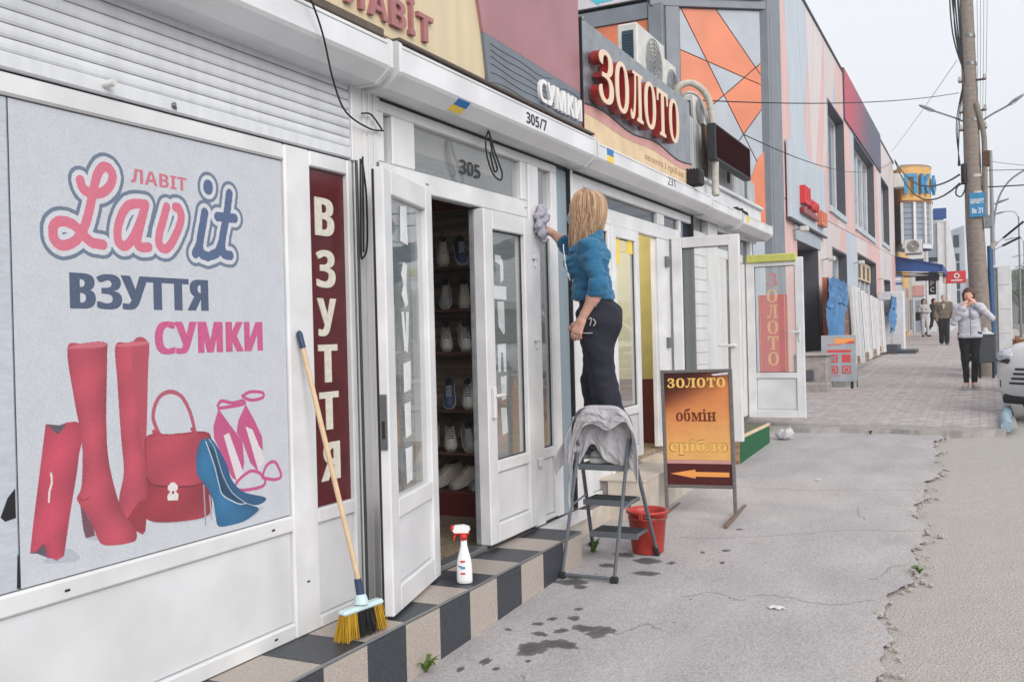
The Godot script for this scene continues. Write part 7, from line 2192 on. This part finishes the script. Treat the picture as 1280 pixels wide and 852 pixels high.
	f.crease(o.get("crease", 0.010) * 0.7, Vector3(11, 30, 11), 6)
	f.above(o.hem)
	f.below(j.neck.y + 0.035)
	obj(o.get("top_name", "sweater"), f.mesh(mb()), o.top, t)
	if o.has("waistband"):
		f = Field.new(Vector3(lo.x, o.hem - 0.06, lo.z), Vector3(hi.x, o.hem + 0.1, hi.z), cell)
		torso.call(f, o.get("ease", 0.022) + 0.004, 0.06)
		f.above(o.hem - 0.012)
		f.below(o.hem + 0.05)
		obj("hem_band", f.mesh(mb()), o.waistband, t)
	for s in ["L", "R"]: shoe_on(t, j["ank" + s], j["toe" + s], o.shoe, o.get("sole", "shoe_white"), maxf(cell * 0.5, 0.006))

func hair_cap(t: Node, c: Vector3, fwd: Vector3, m: String, back: float, cell := 0.008) -> void:
	var b := Basis(Vector3.UP.cross(fwd).normalized(), Vector3.UP, fwd)
	var f := Field.new(c - Vector3(0.16, 0.12 + back, 0.16), c + Vector3(0.16, 0.16, 0.16), cell)
	f.ell(c + b * Vector3(0, 0.028, -0.02), Vector3(0.088, 0.096, 0.104), 0.02, b)
	if back > 0.0:
		for s in [-1.0, 1.0]: f.cap(c + b * Vector3(0.062 * s, 0.0, -0.03), c + b * Vector3(0.06 * s, -back, -0.025), 0.036, 0.02, 0.04)
		f.cap(c + b * Vector3(0, 0.0, -0.06), c + b * Vector3(0, -back, -0.055), 0.065, 0.03, 0.05)
	f.carve(c + b * Vector3(0, -0.035, 0.10), Vector3(0.066, 0.085, 0.075), b)
	f.crease(0.010, Vector3(40, 6, 40), 8)
	obj("hair", f.mesh(mb()), m, t)

func window_cleaner() -> void:
	var t := thing("person", "woman in a blue sweater and dark trousers on the step ladder, wiping the door frame", "person", Vector3(-2.15, 0.876, -5.665))
	var j := {"hipL": Vector3(-0.01, 0.90, 0.095), "hipR": Vector3(-0.03, 0.90, -0.085), "kneeL": Vector3(0.04, 0.50, 0.10), "kneeR": Vector3(-0.085, 0.50, -0.09),
		"ankL": Vector3(0.125, 0.088, 0.085), "ankR": Vector3(-0.05, 0.088, -0.06), "toeL": Vector3(-0.90, 0, 0.43), "toeR": Vector3(-0.93, 0, 0.36),
		"waist": Vector3(-0.055, 1.06, 0.0), "chest": Vector3(-0.065, 1.245, 0.0), "neck": Vector3(-0.055, 1.42, 0.0), "head": Vector3(-0.10, 1.585, 0.0),
		"shL": Vector3(0.005, 1.315, 0.172), "shR": Vector3(-0.11, 1.345, -0.16), "elL": Vector3(0.085, 1.085, 0.235), "elR": Vector3(-0.285, 1.375, -0.20),
		"wrL": Vector3(-0.035, 0.885, 0.235), "wrR": Vector3(-0.415, 1.475, -0.205), "fwd": Vector3(-0.995, 0.04, -0.03).normalized()}
	figure(t, j, {"cell": 0.0115, "girth": 0.99, "top": "sweater", "top_name": "sweater", "trousers": "trousers", "shoe": "shoe_grey", "hem": 1.015, "waistband": "sweater", "bust": 1.0, "seat": 0.96,
		"ease": 0.019, "sleeveL": 0.17, "sleeveR": 0.20, "sleeve_thick": 0.012, "crease": 0.015, "leg": [0.114, 0.084, 0.094], "leg_crease": 0.016, "hem_up": 0.03,
		"handL": [Vector3(-0.42, -0.9, 0.02), Vector3(0.05, 0.0, -1.0), Vector3(-0.9, 0.2, 0), 1.0], "handR": [Vector3(-0.82, 0.52, -0.05), Vector3(-0.4, -0.6, -0.3), Vector3(0, 0.5, 0.8), 1.15], "head_cell": 0.0055, "hand_cell": 0.0036, "hand_size": 0.98})
	# mask
	var fw: Vector3 = j.fwd
	var b := Basis(Vector3.UP.cross(fw).normalized(), Vector3.UP, fw)
	var c: Vector3 = j.head
	var f := Field.new(c - Vector3.ONE * 0.16, c + Vector3.ONE * 0.16, 0.006)
	f.ell(c + b * Vector3(0, -0.062, 0.066), Vector3(0.058, 0.05, 0.046), 0.01, b)
	f.carve(c + b * Vector3(0, -0.06, -0.02), Vector3(0.12, 0.12, 0.06), b)
	obj("face_mask", f.mesh(mb()), "mask", t)
	for s in [-1.0, 1.0]: obj("mask_loop", tube(mb(), curve([c + b * Vector3(0.056 * s, -0.04, 0.055), c + b * Vector3(0.074 * s, -0.02, 0.0), c + b * Vector3(0.056 * s, -0.08, 0.05)], 5), 0.002, 5), "mask", t)
	# long blonde hair: a cap and many locks
	var st := mb()
	var r := RandomNumberGenerator.new()
	r.seed = 19
	var fc := Field.new(c - Vector3(0.16, 0.3, 0.16), c + Vector3(0.16, 0.16, 0.16), 0.008)
	fc.ell(c + b * Vector3(0, 0.026, -0.022), Vector3(0.086, 0.094, 0.102), 0.02, b)
	fc.cap(c + b * Vector3(0, -0.02, -0.045), c + b * Vector3(0, -0.15, -0.03), 0.078, 0.06, 0.05)
	fc.carve(c + b * Vector3(0, -0.035, 0.10), Vector3(0.062, 0.085, 0.07), b)
	st.set_color(Color(0.30, 0.17, 0.09))
	fc.mesh(st)
	for k in 1150:
		var a := r.randf_range(1.02, TAU - 0.95)              # round the head from the face
		var ch := c + b * Vector3(0, 0, -0.022)
		var at := func(y: float, f_: float) -> Vector3: return ch + b * Vector3(sin(a) * 0.093 * f_, 0, cos(a) * 0.110 * f_) + Vector3(0, y, 0)
		var grow := r.randf_range(0.98, 1.15)
		var behind := clampf(-cos(a), 0.0, 1.0)
		var long := r.randf_range(0.24, 0.41) * (1.0 - 0.38 * behind)
		var lat := b * Vector3(cos(a), 0, -sin(a))
		var wob := r.randf_range(-0.034, 0.034)
		var draw := fw * (0.015 + 0.075 * behind)
		var pts := [ch + b * Vector3(r.randf_range(-0.012, 0.02), 0.121, 0.01) + b * Vector3(sin(a), 0, cos(a)) * r.randf_range(0.0, 0.03), at.call(0.088, 0.80 * grow), at.call(0.015, 1.04 * grow),
			at.call(-0.085, 1.03 * grow) + lat * wob * 0.6 + draw * 0.15, at.call(-0.085 - (long - 0.085) * 0.55, 0.93 * grow) + lat * wob * 1.4 + draw * 0.6, at.call(-long, 0.70 * grow) + lat * wob * 1.2 + draw * 1.2]
		var w := r.randf_range(0.0014, 0.0032)
		var v := r.randf()
		st.set_color(Color(0.30, 0.17, 0.095).lerp(Color(0.70, 0.50, 0.33), v * v * 0.4 + 0.5 * v))
		tube(st, curve(pts, 3), [w * 0.7, w, w, w, w, w, w, w, w, w, w, w * 0.9, w * 0.8, w * 0.6, w * 0.4, 0.0006], 4, false)
	obj("hair", st, "hair_blonde", t)
	# embroidery on the pocket and the side seam
	var em := node("pocket_mark", t)
	for l in [[[0.055, 0.965, 0.218], [0.02, 0.955, 0.223], [-0.035, 0.95, 0.218]], [[0.0, 0.885, 0.222], [0.02, 0.89, 0.224], [0.008, 0.845, 0.222]], [[0.03, 0.885, 0.223], [0.045, 0.862, 0.222], [0.03, 0.842, 0.223]], [[0.02, 0.80, 0.216], [-0.03, 0.80, 0.215], [-0.075, 0.81, 0.20]]]:
		var pts := []
		for p in l: pts.append(Vector3(p[0], p[1], p[2] - 0.008))
		obj("stitch", tube(mb(), curve(pts, 4), 0.0035, 5), "shoe_white", em)
	# what she wipes with, and the glasses on her collar
	var rg := thing("cleaning_rag", "crumpled grey-lilac rag in the window cleaner's raised hand", "rag", Vector3(-2.615, 2.425, -5.81))
	var fr := Field.new(Vector3(-0.08, -0.16, -0.13), Vector3(0.1, 0.15, 0.13), 0.008)
	fr.ell(Vector3(0.0, 0.035, -0.01), Vector3(0.034, 0.075, 0.07), 0.03)
	fr.ell(Vector3(0.01, -0.04, 0.02), Vector3(0.03, 0.07, 0.045), 0.03)
	fr.cap(Vector3(0.01, -0.07, 0.02), Vector3(0.015, -0.13, 0.01), 0.03, 0.018, 0.03)
	fr.ell(Vector3(-0.005, 0.075, -0.05), Vector3(0.025, 0.035, 0.035), 0.03)
	fr.crease(0.030, Vector3.ONE * 17.0, 4)
	obj("bunch", fr.mesh(mb()), "rag", rg)
	var tail := mb()
	tail.set_smooth_group(3)
	for i in 10:
		for k in 6:
			var q := []
			for e in [[i, k], [i + 1, k], [i + 1, k + 1], [i, k + 1]]:
				var u: float = e[0] / 10.0
				var v: float = e[1] / 6.0
				q.append(Vector3(0.012 + 0.014 * sin(v * 9.0 + u * 4.0), -0.05 - u * 0.10, -0.03 + v * 0.085 * (1.0 - 0.4 * u) + 0.01 * sin(u * 8.0)))
			for m in [0, 1, 2, 0, 2, 3]: tail.add_vertex(q[m])
	obj("tail", tail, "rag", rg)
	var sg := thing("sunglasses", "white-framed dark sunglasses hung on the front of the blue sweater", "sunglasses", Vector3(-2.312, 2.10, -5.515))
	sg.rotation = Vector3(0.1, 0.45, 0.28)
	for s in [0, 1]:
		var lp := []
		for k in 17: lp.append(Vector3(-0.008, -0.028 + 0.026 * sin(TAU * k / 16.0) - 0.062 * s + 0.02, 0.021 * cos(TAU * k / 16.0)))
		var rim := node("rim", sg)
		obj("frame", tube(mb(), lp, 0.004, 6, false), "plastic_white", rim)
		obj("lens", lathe(mb(), [[0.001, 0.0], [0.022, 0.001], [0.001, 0.004]], 18, Vector3.ZERO), "car_glass", rim).transform = Transform3D(Basis(Vector3(0, 1.15, 0), Vector3(-1, 0, 0), Vector3(0, 0, 0.95)), Vector3(-0.006, -0.008 - 0.062 * s, 0))
	obj("temple_arm", tube(mb(), [Vector3(-0.004, 0.02, 0.012), Vector3(0.012, 0.11, 0.0), Vector3(0.02, 0.13, -0.01)], 0.003, 6), "plastic_white", sg)

func walkers() -> void:
	# standing woman with her hands at her mouth, seen from the front
	var t := thing("person", "woman in a pale lilac hooded jacket and black leggings, hands raised to her mouth", "person", Vector3(-0.19, gy(17.8) + 0.055, -17.8), "", 0.05)
	var base := {"hipL": Vector3(0.085, 0.90, 0), "hipR": Vector3(-0.085, 0.90, 0), "kneeL": Vector3(0.075, 0.50, 0.03), "kneeR": Vector3(-0.075, 0.50, 0.02), "ankL": Vector3(0.055, 0.088, 0.0), "ankR": Vector3(-0.065, 0.088, 0.0),
		"toeL": Vector3(0.3, 0, 0.95).normalized(), "toeR": Vector3(-0.25, 0, 0.97).normalized(), "waist": Vector3(0, 1.06, 0.0), "chest": Vector3(0, 1.26, 0.0), "neck": Vector3(0, 1.43, -0.01), "head": Vector3(-0.005, 1.58, 0.02),
		"shL": Vector3(0.18, 1.37, 0), "shR": Vector3(-0.18, 1.37, 0), "elL": Vector3(0.33, 1.18, 0.07), "elR": Vector3(-0.24, 1.12, 0.09), "wrL": Vector3(0.10, 1.42, 0.14), "wrR": Vector3(-0.09, 1.38, 0.17), "fwd": Vector3(-0.1, -0.05, 1).normalized()}
	figure(t, base, {"cell": 0.012, "girth": 0.97, "top": "hoodie", "top_name": "hooded_jacket", "trousers": "black_cloth", "shoe": "shoe_cream", "hem": 0.87, "waistband": "hoodie", "bust": 0.9, "seat": 1.0, "ease": 0.020, "sleeveL": 0.93, "sleeveR": 0.93, "sleeve_thick": 0.011, "crease": 0.007,
		"leg": [0.092, 0.062, 0.047], "hem_up": 0.05, "handL": [Vector3(-0.55, 0.8, -0.1), Vector3(-0.5, -0.3, -0.8), Vector3(-0.5, 0, -0.5), 1.0], "handR": [Vector3(0.35, 0.85, -0.25), Vector3(0.4, 0.1, -0.9), Vector3(0.7, 0.2, -0.4), 1.0], "hand_cell": 0.006, "head_cell": 0.008})
	hair_cap(t, base.head, base.fwd, "hair_brown", 0.16)
	obj("zip", tube(mb(), [Vector3(0.01, 0.90, 0.165), Vector3(0.01, 1.15, 0.178), Vector3(0.01, 1.36, 0.125)], 0.006, 6), "print_navy", t)
	obj("leg_stripe", tube(mb(), [Vector3(-0.178, 0.86, 0.0), Vector3(-0.15, 0.62, 0.01), Vector3(-0.14, 0.48, 0.02)], 0.012, 6, true, 0.4), "shoe_white", t)
	# man walking towards the viewer
	t = thing("person", "grey-haired man in a tan jacket and black trousers walking towards the viewer", "person", Vector3(-1.20, gy(37.0) + 0.055, -37.0), "", 0.05)
	var m := base.duplicate()
	m.merge({"hipL": Vector3(0.09, 0.93, 0), "hipR": Vector3(-0.09, 0.93, 0), "kneeL": Vector3(0.085, 0.52, 0.10), "kneeR": Vector3(-0.085, 0.52, 0.0), "ankL": Vector3(0.08, 0.09, 0.14), "ankR": Vector3(-0.085, 0.11, -0.16), "toeL": Vector3(0, 0, 1), "toeR": Vector3(0, 0, 1), "waist": Vector3(0, 1.10, 0), "chest": Vector3(0, 1.32, 0), "neck": Vector3(0, 1.49, 0), "head": Vector3(0, 1.64, 0.02), "shL": Vector3(0.20, 1.43, 0), "shR": Vector3(-0.20, 1.43, 0), "elL": Vector3(0.27, 1.16, -0.02), "elR": Vector3(-0.27, 1.16, -0.04), "wrL": Vector3(0.28, 0.93, 0.06), "wrR": Vector3(-0.25, 0.95, 0.10), "fwd": Vector3(0, 0, 1)}, true)
	figure(t, m, {"cell": 0.018, "girth": 1.12, "top": "jacket_tan", "top_name": "jacket", "trousers": "black_cloth", "shoe": "shoe_black", "sole": "shoe_black", "hem": 0.92, "ease": 0.035, "sleeve_thick": 0.026, "leg": [0.098, 0.08, 0.072], "handL": [Vector3(0, -1, 0.2), Vector3(-1, 0, 0), Vector3(0, 0, 1), 0.9], "handR": [Vector3(0.1, -1, 0.25), Vector3(1, 0, 0), Vector3(0, 0, 1), 0.9], "hand_cell": 0.008, "head_cell": 0.010})
	hair_cap(t, m.head, m.fwd, "hair_grey", 0.0, 0.010)
	obj("shirt_front", prism(mb(), pv([-0.05, 1.42, 0.05, 1.42, 0.0, 1.22]), 0.13, 0.165), "white_cloth", t)
	# two girls farther on
	t = thing("person", "dark-haired girl in white clothes with a black bag, standing by the far shops", "person", Vector3(-2.32, gy(46.5) + 0.055, -46.5), "", 0.5)
	m = base.duplicate()
	m.merge({"elL": Vector3(0.26, 1.12, 0.02), "wrL": Vector3(0.10, 1.10, 0.2), "elR": Vector3(-0.26, 1.12, 0.02), "wrR": Vector3(-0.06, 1.12, 0.2), "ankL": Vector3(0.08, 0.09, 0.2), "kneeL": Vector3(0.08, 0.5, 0.14)}, true)
	figure(t, m, {"cell": 0.02, "top": "white_cloth", "top_name": "jacket", "trousers": "white_cloth", "shoe": "shoe_black", "sole": "shoe_black", "hem": 0.86, "bust": 0.8, "ease": 0.03, "leg": [0.095, 0.07, 0.06], "handL": [Vector3(-1, 0, 0.3), Vector3(0, 0, -1), Vector3(0, 1, 0), 0.9], "handR": [Vector3(1, 0, 0.3), Vector3(0, 0, -1), Vector3(0, 1, 0), 0.9], "hand_cell": 0.009, "head_cell": 0.011})
	hair_cap(t, m.head, m.fwd, "hair_dark", 0.30, 0.011)
	box("bag", Vector3(-0.36, 0.72, -0.08), Vector3(-0.22, 1.1, 0.16), "black_cloth", t, 0.03)
	t = thing("person", "dark-haired girl in black striding to the right beside the girl in white", "person", Vector3(-1.93, gy(47.0) + 0.055, -47.0), "", 1.0)
	m = base.duplicate()
	m.merge({"kneeL": Vector3(0.08, 0.52, 0.2), "ankL": Vector3(0.08, 0.10, 0.36), "kneeR": Vector3(-0.08, 0.5, -0.08), "ankR": Vector3(-0.08, 0.13, -0.36), "elL": Vector3(0.25, 1.1, -0.06), "wrL": Vector3(0.2, 0.95, 0.15), "elR": Vector3(-0.25, 1.1, 0.05), "wrR": Vector3(-0.15, 1.0, 0.24)}, true)
	figure(t, m, {"cell": 0.02, "top": "black_cloth", "top_name": "jacket", "trousers": "black_cloth", "shoe": "shoe_black", "hem": 0.86, "bust": 0.8, "ease": 0.03, "leg": [0.09, 0.065, 0.055], "handL": [Vector3(0, -0.5, 1), Vector3(-1, 0, 0), Vector3(0, 1, 0), 0.9], "handR": [Vector3(0, -0.3, 1), Vector3(1, 0, 0), Vector3(0, 1, 0), 0.9], "hand_cell": 0.009, "head_cell": 0.011})
	hair_cap(t, m.head, m.fwd, "hair_dark", 0.28, 0.011)
	obj("scarf", tube(mb(), curve([Vector3(-0.07, 1.44, 0.06), Vector3(0.0, 1.40, 0.12), Vector3(0.08, 1.44, 0.05)], 5), 0.035, 8), "white_cloth", t)

# ---------------------------------------------------------------- vehicles, trees
func car(label: String, paint: String, at: Vector3, turn: float) -> Node3D:
	# nose at the origin, pointing along +Z
	var t := thing("parked_car", label, "car", at, "cars parked along the road", turn)
	var st := mb()
	st.set_smooth_group(1)
	# lower body: [z, half width, bottom, top]
	var sec := [[0.0, 0.62, 0.30, 0.62], [-0.10, 0.78, 0.22, 0.78], [-0.30, 0.86, 0.20, 0.86], [-0.8, 0.90, 0.20, 0.93], [-1.25, 0.91, 0.20, 0.98], [-2.2, 0.91, 0.20, 1.0], [-3.3, 0.91, 0.20, 1.02], [-3.9, 0.89, 0.22, 1.02], [-4.2, 0.84, 0.26, 0.95], [-4.3, 0.74, 0.34, 0.80]]
	var prev := []
	for s in sec:
		var ring := []
		for k in 24:
			var a := TAU * (k + 0.5) / 24.0
			var cx := signf(cos(a)) * pow(absf(cos(a)), 0.4)
			var cy := signf(sin(a)) * pow(absf(sin(a)), 0.45)
			ring.append(Vector3(cx * s[1], (s[2] + s[3]) * 0.5 + cy * (s[3] - s[2]) * 0.5, s[0]))
		var mid := Vector3(0, 0.55, s[0])
		if prev:
			for k in 24: quad(st, prev[k], prev[(k + 1) % 24], ring[(k + 1) % 24], ring[k], mid + Vector3(0, 0, 0.05))
		else:
			for k in range(1, 23): tri(st, ring[0], ring[k], ring[k + 1], Vector3(0, 0.5, -1))
		prev = ring
	for k in range(1, 23): tri(st, prev[0], prev[k], prev[k + 1], Vector3(0, 0.5, -2))
	obj("body", st, paint, t)
	var cab := mb()
	cab.set_smooth_group(1)
	var cs := [[-0.95, 0.80, 0.0], [-1.25, 0.76, 0.22], [-1.7, 0.70, 0.44], [-2.3, 0.68, 0.50], [-3.1, 0.68, 0.47], [-3.75, 0.72, 0.26], [-4.0, 0.78, 0.0]]
	prev = []
	for s in cs:
		var ring := []
		for k in 13:
			var a := PI * k / 12.0
			ring.append(Vector3(signf(cos(a)) * pow(absf(cos(a)), 0.5) * (s[1] + 0.08 * (1.0 - sin(a))), 0.96 + pow(sin(a), 0.55) * (s[2] + 0.01), s[0]))
		if prev:
			for k in 12: quad(cab, prev[k], prev[k + 1], ring[k + 1], ring[k], Vector3(0, 0.7, s[0] + 0.2))
		prev = ring
	obj("windows", cab, "car_glass", t)
	obj("roof", prism(mb(), pv([-0.62, 1.65, 0.62, 1.65, 0.58, 3.15, -0.58, 3.15]), 1.435, 1.475, Transform3D(Basis(Vector3(1, 0, 0), Vector3(0, 0, -1), Vector3(0, 1, 0)), Vector3.ZERO)), paint, t)
	for x in [-1.0, 1.0]:
		obj("pillar", tube(mb(), [Vector3(0.80 * x, 0.98, -1.0), Vector3(0.63 * x, 1.44, -1.72)], 0.035, 8), paint, t)
		obj("pillar", tube(mb(), [Vector3(0.80 * x, 0.98, -3.95), Vector3(0.62 * x, 1.43, -3.1)], 0.05, 8), paint, t)
		obj("pillar", tube(mb(), [Vector3(0.84 * x, 0.98, -2.4), Vector3(0.68 * x, 1.44, -2.4)], 0.03, 8), "black", t)
		obj("mirror", bx(mb(), Vector3(0.98 * x, 1.03, -1.25), Vector3(0.2, 0.13, 0.1), 0.04), paint, t)
		var hl := node("headlight", t)
		var f := Field.new(Vector3(0.62 * x - 0.22, 0.55, -0.4), Vector3(0.62 * x + 0.22, 0.9, 0.05), 0.015)
		f.ell(Vector3(0.64 * x, 0.70, -0.13), Vector3(0.14, 0.085, 0.13), 0.02)
		obj("lens", f.mesh(mb()), "lamp_glass", hl)
		obj("dark_surround", tube(mb(), [Vector3(0.52 * x, 0.645, -0.02), Vector3(0.74 * x, 0.67, -0.09)], [0.035, 0.045], 10, true, 0.7), "black", hl)
		for z in [-0.85, -3.45]:
			var w := node("wheel", t, Vector3(0.80 * x, 0.31, z))
			w.rotation.z = PI * 0.5
			obj("tyre", lathe(mb(), [[0.20, -0.1], [0.29, -0.1], [0.315, -0.07], [0.315, 0.07], [0.29, 0.1], [0.20, 0.1]], 28), "tyre", w)
			obj("rim", lathe(mb(), [[0.001, -0.085], [0.06, -0.09], [0.19, -0.07], [0.205, -0.1], [0.205, 0.1], [0.19, 0.07], [0.06, 0.09], [0.001, 0.085]], 20), "car_silver", w)
	for k in 4: obj("grille_slot", bx(mb(), Vector3(0, 0.42 + k * 0.05, 0.002), Vector3(1.0 - 0.06 * k, 0.022, 0.02), 0.006), "black", t)
	obj("lower_lip", bx(mb(), Vector3(0, 0.25, -0.10), Vector3(1.30, 0.10, 0.18), 0.03), "rubber", t)
	box("number_plate", Vector3(-0.26, 0.33, 0.013), Vector3(0.26, 0.41, 0.022), "plastic_white", t, 0.003)
	for k in 2: box("fog_lamp", Vector3(-0.68 + k * 1.18, 0.36, -0.07), Vector3(-0.50 + k * 1.18, 0.46, -0.015), "black", t, 0.02)
	return t

func vehicles() -> void:
	car("silver-white car whose nose pokes in at the right edge beside the pale blue kerb block", "car_white", Vector3(0.66, gy(13.3) - 0.03, -13.35), -0.80).scale = Vector3(1.04, 1.2, 1.04)
	car("white car behind the nearest one, past the slatted crate", "car_white", Vector3(1.25, gy(20.0) - 0.03, -20.0), -1.0)
	car("red car farther along the right edge", "car_red", Vector3(1.55, gy(28.0) - 0.03, -28.0), -1.1)
	car("silver car beyond the red one", "car_silver", Vector3(1.9, gy(35.0) - 0.03, -35.0), -1.1)
	car("far white car beyond the silver one", "car_white", Vector3(2.3, gy(43.0) - 0.03, -43.0), -1.1)
	var c := thing("slatted_crate", "orange-brown slatted wooden crate between the parked cars", "crate", Vector3(0.78, gy(17.2), -17.2))
	for k in 6: box("slat", Vector3(-0.3, 0.05 + k * 0.15, 0.0), Vector3(0.4, 0.15 + k * 0.15, 0.03), "plywood", c, 0.004)
	for x in [-0.3, 0.34]: box("corner_post", Vector3(x, 0.0, -0.5), Vector3(x + 0.06, 0.95, -0.001), "plywood_pale", c, 0.004)
	for k in 6: box("slat", Vector3(-0.34, 0.05 + k * 0.15, -0.5), Vector3(-0.301, 0.15 + k * 0.15, -0.002), "plywood", c, 0.004)

func tree(label: String, at: Vector3, h: float, sd: int, leaf: String) -> void:
	var t := thing("tree", label, "tree", at, "trees at the far end of the road")
	var r := RandomNumberGenerator.new()
	r.seed = sd
	var tr := mb()
	tube(tr, [Vector3.ZERO, Vector3(0.05, h * 0.3, 0), Vector3(0.0, h * 0.6, 0.05), Vector3(0.1, h * 0.85, 0)], [h * 0.03, h * 0.024, h * 0.015, h * 0.004], 8)
	var cl := []
	for k in 11:
		var a := r.randf() * TAU
		var y := h * r.randf_range(0.38, 0.88)
		var l := h * 0.30 * (1.15 - absf(y / h - 0.55)) * r.randf_range(0.6, 1.0)
		var e := Vector3(cos(a) * l, y + h * 0.08, sin(a) * l)
		tube(tr, [Vector3(0.03, y - h * 0.1, 0), e * Vector3(0.5, 1, 0.5), e], [h * 0.01, h * 0.007, h * 0.002], 5)
		cl.append([e, h * r.randf_range(0.09, 0.15)])
	cl.append([Vector3(0, h * 0.93, 0), h * 0.12])
	obj("trunk", tr, "bark", t)
	var st := mb()
	st.set_smooth_group(-1)
	for c in cl:
		for k in 170:
			var d := Vector3(r.randfn(), r.randfn() * 0.75, r.randfn()).normalized() * pow(r.randf(), 0.4)
			var p: Vector3 = c[0] + d * c[1] * 1.3
			var u := Vector3(r.randfn(), r.randfn(), r.randfn()).normalized() * h * 0.014
			var v := u.cross(Vector3(r.randfn(), r.randfn(), r.randfn())).normalized() * h * 0.011
			for q in [p - u, p + v, p + u, p - u, p + u, p - v]: st.add_vertex(q)
	obj("crown", st, leaf, t)

func trees() -> void:
	var l := ["broad tree nearest the road's far bend", "lower tree left of the broad one", "tall tree on the right behind the parked cars", "bushy tree farther back on the slope", "slim tree at the slope's edge", "far round tree on the slope"]
	var p := [[4.2, 82.0, 4.6], [3.0, 96.0, 4.4], [6.5, 88.0, 5.2], [5.2, 110.0, 6.2], [4.0, 120.0, 5.8], [7.5, 125.0, 7.0]]
	for k in 6: tree(l[k], Vector3(p[k][0], gy(p[k][1]), -p[k][1]), p[k][2], 40 + k, "leaf%d" % (k % 3))

# ---------------------------------------------------------------- the scene
func _ready() -> void:
	rng.seed = 1
	var cam := Camera3D.new()
	cam.name = "camera"
	cam.fov = 39.09
	cam.near = 0.05
	cam.far = 1500.0
	cam.position = Vector3(0, 1.67, 0)
	cam.rotation_order = EULER_ORDER_YXZ
	cam.rotation_degrees = Vector3(-0.30, 26.12, -1.43)
	add_child(cam)
	cam.current = true
	var sky := ProceduralSkyMaterial.new()
	sky.sky_top_color = Color(0.93, 0.945, 0.965)
	sky.sky_horizon_color = Color(0.885, 0.90, 0.925)
	sky.sky_curve = 0.12
	sky.ground_bottom_color = Color(0.50, 0.49, 0.48)
	sky.ground_horizon_color = Color(0.80, 0.82, 0.84)
	sky.sun_angle_max = 0.0
	sky.sky_energy_multiplier = 1.0
	var we := WorldEnvironment.new()
	we.name = "environment"
	var env := Environment.new()
	env.background_mode = Environment.BG_SKY
	env.sky = Sky.new()
	env.sky.sky_material = sky
	env.ambient_light_source = Environment.AMBIENT_SOURCE_SKY
	env.tonemap_mode = Environment.TONE_MAPPER_LINEAR
	env.tonemap_exposure = 1.12
	env.sdfgi_enabled = true
	env.ssao_enabled = true
	env.ssil_enabled = true
	env.fog_enabled = true
	env.fog_density = 0.002
	env.fog_light_color = Color(0.88, 0.90, 0.93)
	we.environment = env
	add_child(we)
	var sun := DirectionalLight3D.new()
	sun.name = "sun"
	sun.light_energy = 0.80
	sun.light_color = Color(1.0, 0.985, 0.975)
	sun.light_angular_distance = 45.0
	sun.shadow_enabled = true
	sun.look_at_from_position(Vector3(7.0, 5.0, 5.5), Vector3.ZERO)
	add_child(sun)
	textures()
	materials()
	setting()
	shoe_shop()
	tiled_step()
	jewellery_shop()
	siding_shop()
	led_board()
	roof_things()
	clad_building()
	boards()
	far_houses()
	poles()
	street_things()
	window_cleaner()
	walkers()
	vehicles()
	trees()
